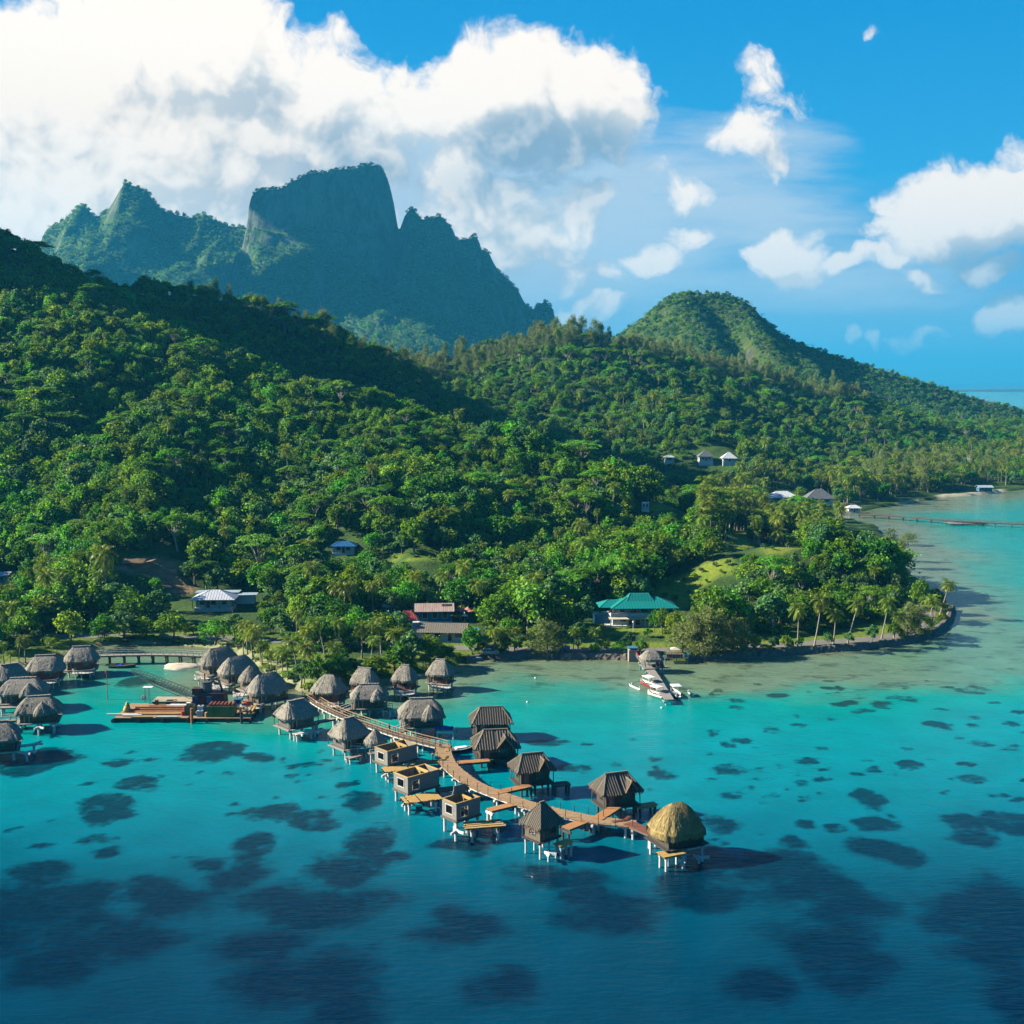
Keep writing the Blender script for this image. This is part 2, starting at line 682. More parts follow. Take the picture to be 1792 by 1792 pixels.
def poly_sdf(P, X, Y):
    """signed distance, positive inside"""
    d2 = np.full(X.shape, 1e18)
    inside = np.zeros(X.shape, bool)
    m = len(P)
    for i in range(m):
        ax, ay = P[i]
        bx, by = P[(i + 1) % m]
        ex, ey = bx - ax, by - ay
        L = ex * ex + ey * ey + 1e-9
        t = np.clip(((X - ax) * ex + (Y - ay) * ey) / L, 0, 1)
        d2 = np.minimum(d2, (X - ax - t * ex) ** 2 + (Y - ay - t * ey) ** 2)
        c = ((ay > Y) != (by > Y)) & (X < (bx - ax) * (Y - ay) / (by - ay + 1e-12) + ax)
        inside ^= c
    return np.where(inside, 1, -1) * np.sqrt(d2)


def inpoly(P, X, Y):
    inside = np.zeros(np.shape(X), bool)
    m = len(P)
    for i in range(m):
        ax, ay = P[i]
        bx, by = P[(i + 1) % m]
        inside ^= ((ay > Y) != (by > Y)) & (X < (bx - ax) * (Y - ay) / (by - ay + 1e-12) + ax)
    return inside


def ridge_pts(lst, drop):
    return [tuple(at(px, py, Y)) for px, py, Y in lst] if not drop else [(p.x, p.y, p.z - drop) for p in (at(px, py, Y) for px, py, Y in lst)]


RA = ridge_pts([(-620, 60, 800), (-400, 200, 760), (-180, 325, 725), (0, 405, 720), (60, 455, 735), (130, 490, 760), (230, 491, 780), (330, 492, 790), (430, 512, 800), (520, 547, 800),
                (600, 590, 790), (680, 625, 790), (760, 668, 780), (860, 720, 760), (980, 760, 740)], 9)
RB = ridge_pts([(-520, 300, 660), (-300, 370, 650), (-150, 420, 640), (0, 470, 630), (111, 497, 620), (223, 553, 600), (363, 617, 580), (502, 665, 560), (670, 710, 540), (870, 752, 515), (1000, 795, 495),
                (1090, 830, 478), (1180, 872, 462), (1270, 905, 450)], 8)
RC = ridge_pts([(1230, 975, 400), (1290, 962, 396), (1350, 955, 394), (1440, 958, 396), (1520, 975, 396), (1570, 1000, 390)], 0.5)
RD = ridge_pts([(600, 640, 900), (690, 632, 905), (760, 614, 920), (860, 598, 950), (900, 585, 950), (960, 566, 960), (1010, 570, 970), (1050, 588, 980), (1130, 596, 1000),
                (1200, 612, 1020), (1300, 634, 1050), (1400, 660, 1080), (1500, 690, 1090), (1600, 725, 1090), (1792, 752, 1060), (2000, 765, 1050)], 12)
# spurs that run down towards the camera
SP1 = [(RB[3][0], RB[3][1], RB[3][2]), (RB[3][0] - 6, 520, 70), (RB[3][0] + 4, 430, 26), (RB[3][0] + 10, 360, 6)]
SP2 = [(RB[6][0], RB[6][1], RB[6][2]), (RB[6][0] + 8, 480, 52), (RB[6][0] + 20, 410, 24), (RB[6][0] + 18, 355, 6)]
SP3 = [(RB[8][0], RB[8][1], RB[8][2]), (RB[8][0] + 18, 450, 34), (RB[8][0] + 30, 390, 14)]
SP4 = [(RD[5][0], RD[5][1], RD[5][2]), (RD[5][0] + 40, 860, 66), (RD[5][0] + 90, 760, 36), (RD[5][0] + 120, 690, 14)]
SP5 = [(RD[9][0], RD[9][1], RD[9][2]), (RD[9][0] + 10, 940, 50), (RD[9][0] + 30, 850, 22)]


def tent(X, Y, pts, s, r=14.0):
    h = np.full(X.shape, -1e9)
    for a, b in zip(pts[:-1], pts[1:]):
        ex, ey = b[0] - a[0], b[1] - a[1]
        t = np.clip(((X - a[0]) * ex + (Y - a[1]) * ey) / (ex * ex + ey * ey), 0, 1)
        d = np.sqrt((X - a[0] - t * ex) ** 2 + (Y - a[1] - t * ey) ** 2)
        h = np.maximum(h, a[2] + t * (b[2] - a[2]) - s * (np.sqrt(d * d + r * r) - r))
    return h


def smax(a, b, k):
    h = np.clip(0.5 + 0.5 * (a - b) / k, 0, 1)
    return b + (a - b) * h + k * h * (1 - h)


def terrain(X, Y):
    X = np.asarray(X, float)
    Y = np.asarray(Y, float)
    d = poly_sdf(LAND, X, Y)
    nz = fbm(X / 62.0, Y / 62.0, 3, 4)
    gul = ridged(X / 95.0 + 0.4 * nz, Y / 210.0, 21, 3)
    hills = tent(X, Y, RA, 0.70)
    hills = smax(hills, tent(X, Y, [(-470, 705, 350), (-640, 760, 430)], 1.5, 20), 10)  # unseen shoulder west of the view, raised to cast shade over the valley
    hills = smax(hills, tent(X, Y, RB, 0.50), 8)
    hills = smax(hills, tent(X, Y, RD, 0.42), 8)
    for s, k in ((SP1, 0.55), (SP2, 0.55), (SP3, 0.5), (SP4, 0.45), (SP5, 0.45)):
        hills = smax(hills, tent(X, Y, s, k, 8), 6)
    amp = np.clip((hills - 4) / 40.0, 0, 1)
    crest = np.clip((np.maximum(np.maximum(tent(X, Y, RA, 1), tent(X, Y, RB, 1)), tent(X, Y, RD, 1)) - hills + 30) / 30.0, 0, 1)
    hills = hills + amp * (1 - crest) * ((nz - 0.5) * 16 + (gul - 0.75) * 12)
    hills = smax(hills, tent(X, Y, RC, 0.42, 8), 4)
    plain = 1.3 + 0.055 * np.clip(d - 14, 0, 400)
    h = smax(hills, np.full_like(hills, 0) + plain, 3)
    # the coastal strip that carries the road stays level
    w = sstep(8, 24, d)
    h = np.where(d > 0, 1.3 * (1 - w) + h * w, h)
    h = np.where(d > 0, np.minimum(h, -0.3 + 1.1 * d), np.maximum(-0.3 + 0.6 * d, -4.0))
    return h


def px_poly(pts, z=None, Y=None):
    """pixel polygon for tests in the picture plane of the photograph's viewpoint"""
    return np.array(pts, float)


GRASS_PX = [[(1128, 1046), (1150, 1018), (1180, 1012), (1240, 985), (1282, 978), (1280, 1000), (1225, 1030), (1205, 1060), (1195, 1075), (1130, 1060)],
            [(1060, 1112), (1062, 1092), (1160, 1092), (1165, 1112)], [(1130, 880), (1195, 880), (1195, 896), (1130, 893)], [(1325, 952), (1395, 950), (1400, 968), (1330, 968)],
            [(680, 972), (764, 972), (772, 980), (680, 980)], [(1270, 918), (1320, 915), (1310, 960), (1275, 965)], [(850, 1075), (920, 1075), (925, 1090), (850, 1090)],
            [(1300, 1070), (1350, 1075), (1350, 1100), (1300, 1100)]]
SOIL_PX = [[(205, 988), (258, 974), (318, 986), (312, 1002), (262, 1008), (210, 1000)], [(270, 1012), (335, 1008), (335, 1040), (300, 1040)]]
GRASS_PX = [np.array(p, float) for p in GRASS_PX]
SOIL_PX = [np.array(p, float) for p in SOIL_PX]


def grid_coords(a, b, step):
    return np.arange(a, b + step * 0.5, step)


# ---- terrain material
def ground_mat():
    m, n, l = new_mat("hill_ground")
    out = n.new("ShaderNodeOutputMaterial")
    p = n.new("ShaderNodeBsdfPrincipled")
    p.inputs["Roughness"].default_value = 0.9
    p.inputs["Specular IOR Level"].default_value = 0.1
    l.new(p.outputs[0], out.inputs[0])
    tc = n.new("ShaderNodeTexCoord")

    def noise(scale, d=5):
        z = n.new("ShaderNodeTexNoise")
        z.inputs["Scale"].default_value = scale
        z.inputs["Detail"].default_value = d
        l.new(tc.outputs["Object"], z.inputs["Vector"])
        return z.outputs["Fac"]

    def ramp(fac, c1, c2, a=0.3, b=0.7):
        r = n.new("ShaderNodeValToRGB")
        r.color_ramp.elements[0].position = a
        r.color_ramp.elements[1].position = b
        r.color_ramp.elements[0].color = (*c1, 1)
        r.color_ramp.elements[1].color = (*c2, 1)
        l.new(fac, r.inputs[0])
        return r.outputs[0]

    def mix(f, a, b):
        x = n.new("ShaderNodeMix")
        x.data_type = "RGBA"
        l.new(f, x.inputs[0])
        l.new(a, x.inputs[6])
        l.new(b, x.inputs[7])
        return x.outputs[2]

    def attr(nm):
        x = n.new("ShaderNodeAttribute")
        x.attribute_name = nm
        return x.outputs["Fac"]

    base = ramp(noise(0.12), (0.0137, 0.0304, 0.0076), (0.0380, 0.0722, 0.0137))
    grass = ramp(noise(0.16, 8), (0.0646, 0.1140, 0.0091), (0.1292, 0.1520, 0.0190))
    soil = ramp(noise(0.3), (0.1216, 0.0722, 0.0418), (0.2280, 0.1520, 0.0912))
    sand = ramp(noise(0.2), (0.3800, 0.3192, 0.2280), (0.4712, 0.4180, 0.3192))
    c = mix(attr("grass"), base, grass)
    c = mix(attr("soil"), c, soil)
    c = mix(attr("sand"), c, sand)
    l.new(c, p.inputs["Base Color"])
    b = n.new("ShaderNodeBump")
    b.inputs["Strength"].default_value = 0.6
    b.inputs["Distance"].default_value = 0.6
    l.new(noise(0.9, 4), b.inputs["Height"])
    l.new(b.outputs[0], p.inputs["Normal"])
    return m


XS = grid_coords(-700, 640, 3.6)
YS = grid_coords(262, 1300, 3.6)
TX, TY = np.meshgrid(XS, YS)
TZ = terrain(TX, TY)
tpx, tpy = proj(TX, TY, TZ)
gr = np.zeros(TX.shape)
for P_ in GRASS_PX:
    gr = np.maximum(gr, inpoly(P_, tpx, tpy) & (TY < 520))
dsh = poly_sdf(LAND, TX, TY)
gr = np.maximum(gr, ((dsh > 0.8) & (dsh < 16) & (TY < 420)) * 0.7)
so_ = np.zeros(TX.shape)
for P_ in SOIL_PX:
    so_ = np.maximum(so_, inpoly(P_, tpx, tpy) & (TY < 520))
sa = ((dsh < 4.5) & (dsh > -1.5) & (TY > 600)).astype(float) * sstep(0.35, 0.6, vnoise(TX / 30, TY / 30, 66)) * 0.8
sa = np.maximum(sa, ((dsh < 3.0) & (dsh > -2) & (TX < -40) & (TY < 330)) * 0.35)
hills_o = grid_mesh("hill", XS, YS, TZ, {"grass": gr, "soil": so_, "sand": sa}, ground_mat())


def ground_z(x, y):
    """height of the built ground sheet (bilinear)"""
    x = np.asarray(x, float)
    y = np.asarray(y, float)
    i = np.clip((x - XS[0]) / 3.6, 0, len(XS) - 1.001)
    j = np.clip((y - YS[0]) / 3.6, 0, len(YS) - 1.001)
    i0 = i.astype(int)
    j0 = j.astype(int)
    fx = i - i0
    fy = j - j0
    return (TZ[j0, i0] * (1 - fx) + TZ[j0, i0 + 1] * fx) * (1 - fy) + (TZ[j0 + 1, i0] * (1 - fx) + TZ[j0 + 1, i0 + 1] * fx) * fy


def on_ground(px, py, y0=296, y1=1250):
    """first point of the ground met by the line of sight through a pixel"""
    d = ray(px, py)
    ys = np.arange(y0, y1, 0.5)
    t = ys / d[1]
    xs = d[0] * t
    zs = CZ + d[2] * t
    g = ground_z(xs, ys)
    k = np.nonzero(zs <= g)[0]
    k = k[0] if len(k) else len(ys) - 1
    return Vector((xs[k], ys[k], g[k]))


# ------------------------------------------------------------------ far hills: crest line x depth profile
def crest_hill(name, sil, Yc, xs, ys, front, back, mat, seed, blur=0.5, relief=1.0, cliff=None, dropz=0.0):
    """a hill whose crest line runs across at depth Yc; front(dy) metres fallen dy metres before the crest"""
    P = np.array([(at(px, py, Yc).x, at(px, py, Yc).z) for px, py in sil])
    o = np.argsort(P[:, 0])
    P = P[o]
    step = xs[1] - xs[0]
    sx = np.interp(xs, P[:, 0], P[:, 1]) - dropz
    sx = sx + (fbm(xs / (step * 6), xs * 0, seed, 4) - 0.5) * step * 1.2 * relief
    Z = np.zeros((len(ys), len(xs)))
    X, Y = np.meshgrid(xs, ys)
    wob = (fbm(X / 160, Y * 0 + 3.1, seed + 5, 3) - 0.5) * 90 * relief
    for j, y in enumerate(ys):
        dy = Yc - y
        sig = max(max(abs(dy) - (75 if relief > 0.9 else 25), 0) * blur / step, 0.01)
        if sig > 0.3:
            hw = int(sig * 3) + 1
            kx = np.arange(-hw, hw + 1)
            kk = np.exp(-0.5 * (kx / sig) ** 2)
            kk /= kk.sum()
            row = np.convolve(np.pad(sx, hw, mode="edge"), kk, mode="valid")
        else:
            row = sx
        Z[j] = row
    dy = (Yc - Y)
    dyf = np.maximum(dy + wob * sstep(30, 200, dy), 0)
    fall = np.where(dy >= 0, front(dyf, X), back(-dy))
    gul = ridged(X / (70 * relief + 30) + 0.5 * fbm(X / 90, Y / 90, seed + 9, 3), Y / 420, seed + 2, 4)
    sm = fbm(X / 45, Y / 45, seed + 3, 5)
    a = sstep(5, 140, dy)
    calm = 1.0
    if relief > 0.9:
        calm = 1 - 0.85 * sstep(mono_a - 10, mono_a + 10, X) * (1 - sstep(mono_b - 10, mono_b + 20, X)) * (1 - sstep(90, 170, dy))
    Z = Z - fall + a * calm * ((gul - 0.72) * 95 * relief + (sm - 0.5) * 34 * relief)
    return X, Y, Z


def rock_veg_mat(name, veg1, veg2, rock1, rock2, s=1.0):
    m, n, l = new_mat(name)
    out = n.new("ShaderNodeOutputMaterial")
    p = n.new("ShaderNodeBsdfPrincipled")
    p.inputs["Roughness"].default_value = 0.95
    p.inputs["Specular IOR Level"].default_value = 0.05
    l.new(p.outputs[0], out.inputs[0])
    tc = n.new("ShaderNodeTexCoord")
    mp = n.new("ShaderNodeMapping")
    mp.inputs["Scale"].default_value = (1, 1, 0.45)
    l.new(tc.outputs["Object"], mp.inputs[0])

    def ramp(scale, c1, c2, v):
        z = n.new("ShaderNodeTexNoise")
        z.inputs["Scale"].default_value = scale
        z.inputs["Detail"].default_value = 7
        z.inputs["Roughness"].default_value = 0.65
        l.new(v, z.inputs["Vector"])
        r = n.new("ShaderNodeValToRGB")
        r.color_ramp.elements[0].position = 0.33
        r.color_ramp.elements[1].position = 0.68
        r.color_ramp.elements[0].color = (*c1, 1)
        r.color_ramp.elements[1].color = (*c2, 1)
        l.new(z.outputs["Fac"], r.inputs[0])
        return r.outputs[0], z.outputs["Fac"]

    veg, f1 = ramp(0.030 * s, veg1, veg2, tc.outputs["Object"])
    rock, f2 = ramp(0.028 * s, rock1, rock2, mp.outputs[0])
    at_ = n.new("ShaderNodeAttribute")
    at_.attribute_name = "rock"
    ad = n.new("ShaderNodeMath")
    ad.operation = "ADD"
    l.new(at_.outputs["Fac"], ad.inputs[0])
    sb = n.new("ShaderNodeMath")
    sb.operation = "MULTIPLY_ADD"
    sb.inputs[1].default_value = 1.6
    sb.inputs[2].default_value = -0.8
    l.new(f2, sb.inputs[0])
    l.new(sb.outputs[0], ad.inputs[1])
    mr = n.new("ShaderNodeMapRange")
    mr.inputs[1].default_value = 0.42
    mr.inputs[2].default_value = 0.62
    l.new(ad.outputs[0], mr.inputs[0])
    x = n.new("ShaderNodeMix")
    x.data_type = "RGBA"
    l.new(mr.outputs[0], x.inputs[0])
    l.new(veg, x.inputs[6])
    l.new(rock, x.inputs[7])
    l.new(x.outputs[2], p.inputs["Base Color"])
    b = n.new("ShaderNodeBump")
    b.inputs["Strength"].default_value = 1.0
    b.inputs["Distance"].default_value = 14.0 / s
    bz = n.new("ShaderNodeTexNoise")
    bz.inputs["Scale"].default_value = 0.06 * s
    bz.inputs["Detail"].default_value = 6
    bz.inputs["Roughness"].default_value = 0.7
    l.new(mp.outputs[0], bz.inputs["Vector"])
    l.new(bz.outputs["Fac"], b.inputs["Height"])
    l.new(b.outputs[0], p.inputs["Normal"])
    return m


def slope_attr(X, Y, Z):
    gy, gx = np.gradient(Z, Y[:, 0], X[0])
    return np.sqrt(gx * gx + gy * gy)


MT_SIL = [(-60, 520), (0, 490), (40, 452), (62, 432), (75, 418), (80, 402), (100, 391), (112, 385), (128, 370), (141, 358), (150, 362), (160, 376), (172, 378), (190, 365), (203, 345), (212, 330),
          (219, 318), (230, 326), (243, 327), (258, 338), (268, 355), (282, 366), (300, 372), (330, 382), (355, 375), (370, 383), (400, 395), (434, 399), (437, 368), (440, 345), (450, 334),
          (490, 330), (515, 318), (540, 303), (570, 303), (600, 297), (620, 295), (640, 288), (665, 290), (676, 305), (683, 330), (690, 362), (694, 400), (702, 401), (706, 380), (716, 366),
          (722, 362), (733, 378), (740, 384), (752, 378), (758, 382), (765, 378), (775, 380), (785, 392), (795, 403), (798, 418), (820, 418), (830, 412), (838, 418), (841, 434), (855, 440),
          (862, 455), (872, 472), (890, 490), (905, 505), (915, 522), (925, 538), (935, 540), (945, 531), (955, 527), (968, 538), (972, 560), (985, 600), (1020, 640)]
MY = 3300.0
mono_a, mono_b = at(436, 400, MY).x, at(693, 400, MY).x


def mt_front(dy, X):
    mono = sstep(mono_a - 4, mono_a + 8, X + (fbm(X / 30, dy / 60, 9, 3) - 0.5) * 26) * (1 - sstep(mono_b - 10, mono_b + 40, X))
    tilt = np.interp(X, [mono_a, mono_b], [120, 250])
    base = 0.9 * np.minimum(dy, 90) + 0.55 * np.clip(dy - 90, 0, None)
    dq = np.maximum(dy + (vnoise(X / 55, X * 0 + 2.2, 4) - 0.5) * 22 * sstep(4, 30, dy) + (vnoise(X / 19, dy / 25, 6) - 0.5) * 16 * sstep(8, 30, dy), 0)
    cl = 0.22 * np.minimum(dq, 40) + tilt * (0.80 * sstep(16, 56, dq) + 0.20 * sstep(50 + 40 * vnoise(X / 40, X * 0, 12), 104, dq)) + 0.55 * np.clip(dq - 75, 0, None)
    return base * (1 - mono) + cl * mono


mxs = grid_coords(at(-80, 500, MY).x, at(1040, 600, MY).x, 6.5)
mys = np.concatenate([grid_coords(2150, MY - 130, 13), grid_coords(MY - 122, MY + 30, 5), grid_coords(MY + 45, MY + 500, 30)])
MX, MYY, MZ = crest_hill("mountain", MT_SIL, MY, mxs, mys, mt_front, lambda d: 0.25 * np.minimum(d, 60) + 1.3 * np.clip(d - 60, 0, None), None, 40, blur=0.42, relief=1.0)
# lower spur that stands out towards the camera, catching the sun
sp = tent(MX, MYY, [(at(640, 470, 3150).x, 3150, at(640, 480, 3150).z), (at(660, 520, 2850).x, 2850, at(660, 520, 2850).z), (at(700, 560, 2600).x, 2600, at(700, 575, 2600).z)], 0.55, 40)
sp2 = tent(MX, MYY, [(at(860, 470, 3250).x, 3250, at(860, 480, 3250).z), (at(900, 545, 2950).x, 2950, at(900, 545, 2950).z), (at(930, 580, 2700).x, 2700, at(930, 590, 2700).z)], 0.6, 40)
sp3 = tent(MX, MYY, [(at(150, 380, 3280).x, 3280, at(150, 390, 3280).z), (at(160, 430, 3080).x, 3080, at(160, 430, 3080).z), (at(150, 480, 2880).x, 2880, at(150, 480, 2880).z)], 0.8, 20)
for s_ in (sp, sp3):
    MZ = smax(MZ, s_ + (ridged(MX / 80, MYY / 200, 77, 4) - 0.7) * 60, 25)
MZ = np.maximum(MZ, 5)
msl = slope_attr(MX, MYY, MZ)
mount = grid_mesh("mountain", mxs, mys, MZ, {"rock": sstep(1.25, 2.6, msl)}, rock_veg_mat("mountain_ground", (0.014, 0.038, 0.014), (0.070, 0.115, 0.030), (0.012, 0.024, 0.016), (0.130, 0.140, 0.110)))

KN_SIL = [(1000, 640), (1060, 605), (1100, 585), (1118, 574), (1130, 562), (1138, 552), (1148, 540), (1155, 530), (1160, 520), (1168, 514), (1185, 510), (1200, 504), (1212, 503), (1225, 508),
          (1240, 507), (1262, 508), (1285, 513), (1300, 520), (1318, 530), (1330, 545), (1345, 560), (1370, 580), (1400, 594), (1430, 605), (1465, 618), (1500, 628), (1550, 642), (1600, 657),
          (1650, 672), (1700, 690), (1750, 700), (1792, 712), (1900, 730), (2100, 760)]
KY = 1520.0


def kn_front(dy, X):
    rk = 1 - sstep(at(1215, 560, KY).x, at(1300, 560, KY).x, X)
    return (0.95 * np.minimum(dy, 55) + 0.42 * np.clip(dy - 55, 0, None)) * (0.55 + 0.45 * rk)


kxs = grid_coords(at(990, 600, KY).x, at(2100, 600, KY).x, 4.0)
kys = np.concatenate([grid_coords(1180, KY + 20, 5), grid_coords(KY + 30, KY + 300, 20)])
KX, KYY, KZ = crest_hill("knob", KN_SIL, KY, kxs, kys, kn_front, lambda d: 0.3 * np.minimum(d, 40) + 0.8 * np.clip(d - 40, 0, None), None, 60, blur=0.30, relief=0.33, dropz=5)
kspur = tent(KX, KYY, [(at(1190, 510, KY).x, KY - 10, at(1190, 516, KY).z), (at(1210, 560, 1440).x, 1440, at(1210, 560, 1440).z), (at(1235, 600, 1350).x, 1350, at(1235, 605, 1350).z)], 0.8, 12)
KZ = smax(KZ, kspur + (fbm(KX / 20, KYY / 20, 5, 4) - 0.5) * 10, 8)
KZ = np.maximum(KZ, 0.5)
ksl = slope_attr(KX, KYY, KZ)
knob = grid_mesh("hill", kxs, kys, KZ, {"rock": sstep(0.85, 1.6, ksl)}, rock_veg_mat("knob_ground", (0.020, 0.042, 0.010), (0.055, 0.085, 0.016), (0.03, 0.034, 0.022), (0.09, 0.085, 0.055), 3.0))

# far low islet on the reef
ixs = grid_coords(2600, 6200, 60)
iys = grid_coords(8000, 8500, 50)
IX, IY = np.meshgrid(ixs, iys)
IZ = 13 * sstep(0, 150, 250 - np.abs(IY - 8250)) * sstep(0.30, 0.5, fbm(IX / 500, IY / 900, 8, 3)) * (0.6 + 0.8 * fbm(IX / 90, IY / 90, 4, 4)) - 1.0
grid_mesh("far_hill", ixs, iys, IZ, {}, pm("islet_green", (0.02, 0.05, 0.02), (0.05, 0.09, 0.03), 0.02))

# ------------------------------------------------------------------ water
CORAL = [(360, 1321, 62, 20), (240, 1376, 46, 17), (192, 1338, 32, 9), (180, 1418, 58, 20), (215, 1425, 30, 8), (163, 1464, 30, 12), (188, 1470, 20, 8), (200, 1492, 30, 12), (76, 1479, 19, 9), (446, 1326, 30, 7),
         (90, 1325, 60, 14), (480, 1424, 52, 22), (550, 1432, 48, 18), (612, 1392, 20, 9), (640, 1402, 40, 18), (640, 1470, 50, 40), (600, 1525, 70, 35), (455, 1485, 38, 25), (380, 1508, 40, 14),
         (425, 1535, 50, 35), (90, 1535, 60, 20), (60, 1590, 120, 55), (140, 1580, 40, 30), (275, 1565, 65, 28), (330, 1590, 110, 40), (140, 1650, 170, 50), (60, 1690, 120, 50), (240, 1660, 120, 40),
         (500, 1590, 70, 35), (570, 1600, 100, 45), (480, 1670, 100, 50), (560, 1745, 100, 70), (470, 1720, 80, 50), (690, 1500, 30, 12), (800, 1630, 85, 32), (760, 1660, 70, 28), (875, 1745, 80, 48), (1060, 1605, 95, 48), (1010, 1570, 60, 30),
         (1230, 1520, 70, 50), (1200, 1560, 80, 35), (960, 1530, 80, 28), (800, 1480, 90, 22), (1370, 1540, 90, 45), (1450, 1575, 110, 35), (1430, 1640, 130, 55), (1500, 1660, 80, 45), (1460, 1700, 110, 45), (1320, 1735, 65, 38),
         (1690, 1590, 120, 45), (1760, 1620, 110, 70), (1760, 1680, 90, 50), (1790, 1740, 60, 60), (1670, 1440, 46, 22), (1690, 1470, 60, 26), (1760, 1437, 66, 26), (1540, 1490, 70, 22), (1580, 1505, 40, 18), (1540, 1441, 36, 18),
         (1510, 1391, 32, 16), (1528, 1412, 16, 8), (1385, 1472, 30, 18), (1412, 1443, 24, 10), (1470, 1450, 30, 9), (1272, 1341, 32, 11), (1162, 1355, 26, 10), (1285, 1393, 24, 8), (1330, 1406, 12, 5), (1300, 1296, 18, 7), (1270, 1306, 14, 6),
         (1310, 1380, 11, 5), (1400, 1371, 12, 6), (1395, 1355, 10, 5), (1410, 1333, 24, 7), (1360, 1340, 10, 4), (1590, 1340, 24, 9), (1530, 1350, 22, 6), (1585, 1313, 14, 5), (1700, 1361, 30, 9), (1685, 1335, 18, 5), (1350, 1277, 17, 6),
         (1145, 1327, 12, 5), (960, 1306, 50, 9), (1010, 1340, 40, 8), (850, 1480, 20, 10), (1250, 1440, 40, 14), (1740, 1392, 10, 4), (1560, 1427, 10, 5), (540, 1338, 16, 5), (560, 1340, 12, 4), (510, 1356, 10, 4), (595, 1375, 14, 6), (620, 1370, 14, 5), (230, 1316, 9, 3), (345, 1353, 8, 3),
         (1640, 1270, 25, 6), (1520, 1245, 24, 6), (1700, 1212, 20, 5), (1545, 1233, 20, 5), (1640, 1240, 14, 4), (1650, 1274, 18, 5), (1770, 1265, 18, 6), (1460, 1215, 12, 4), (1590, 1225, 18, 5), (1720, 1300, 24, 6), (235, 1193, 34, 8), (30, 1345, 40, 16)]
_r = random.Random(5)
for _ in range(70):
    CORAL.append((_r.uniform(1240, 1800), 1190 + 220 * _r.random() ** 1.4, _r.uniform(6, 20), _r.uniform(2.2, 5)))
for _ in range(40):
    CORAL.append((_r.uniform(-20, 700), _r.uniform(1300, 1520), _r.uniform(5, 15), _r.uniform(2.5, 6)))
for _ in range(22):
    CORAL.append((_r.uniform(950, 1750), _r.uniform(1290, 1480), _r.uniform(5, 14), _r.uniform(2.5, 6)))
wxs = np.concatenate([-np.geomspace(40000, 232, 34), grid_coords(-215, 330, 1.25), np.geomspace(340, 40000, 36)])
wys = np.concatenate([np.array([-3000, -900, -200, 0, 60]), grid_coords(100, 345, 1.0), grid_coords(348, 800, 3.5), np.geomspace(815, 42000, 46)])
WX, WY = np.meshgrid(wxs, wys)
wd = poly_sdf(LAND, WX, WY)
warp = fbm(WX / 14, WY / 14, 31, 4) - 0.5
warp2 = fbm(WX / 14 + 40, WY / 14, 32, 4) - 0.5
cor = np.zeros(WX.shape)
for (cx, cyy, rx, ry) in CORAL:
    if cyy > 1515:
        rx, ry = rx * 1.22, ry * 1.2
    c = gp(cx, cyy, 0)
    rxm = rx * c.y / F * 1.02
    a, b = gp(cx, cyy - ry, 0).y, gp(cx, min(cyy + ry, 2400), 0).y
    rym = abs(a - b) / 2 * 1.02
    k = 1.7 * min(rxm, 8)
    ex = (WX - c.x + warp * k) / rxm
    ey = (WY - c.y + warp2 * k * 1.4) / rym
    soft = 0.38 + 0.42 * float(np.clip((190 - c.y) / 50, 0, 1))
    cor = np.maximum(cor, np.clip((1.12 - np.sqrt(ex * ex + ey * ey)) / soft, 0, 1) * float(np.clip(0.55 + 0.4 * (rx / 30), 0, 1)))
# depth in metres: a reef flat along the shore, a sandy shelf, then the drop towards the camera
far_out = np.clip(-wd, 0, None)
skew = np.interp(WX, [-200, 0, 60, 120, 200], [6, 0, -6, -16, -26])
depth = 0.5 + 2.2 * sstep(8, 46, far_out + (fbm(WX / 18, WY / 18, 51, 4) - 0.5) * 26 - np.interp(WX, [-60, 40, 120], [0, 8, 26])) \
    + 2.4 * sstep(265, 196, WY + skew) + 6.5 * sstep(205, 122, WY + skew * 0.7)
depth = np.where(far_out < 8, 0.12 + far_out * 0.05, depth)
bay = (WX > 90) & (WY > 330) & (WY < 1000)
depth = np.where(bay, 0.35 + 2.1 * sstep(10, 60, far_out + (fbm(WX / 30, WY / 60, 52, 4) - 0.5) * 40), depth)
depth = np.where((WX > 70) & (WY > 240) & (WY < 345), depth + 0.35 * sstep(70, 120, WX), depth)  # eastern flats shifted so the water colour carries a sky reflection
depth = np.where(WY > 1000, 2.2, depth)
depth = np.where(WY > 9500, 14.0, depth)
depth += (fbm(WX / 40, WY / 40, 53, 4) - 0.5) * 0.9 * sstep(0.5, 2.5, depth)
depth = np.maximum(depth, 0.05)


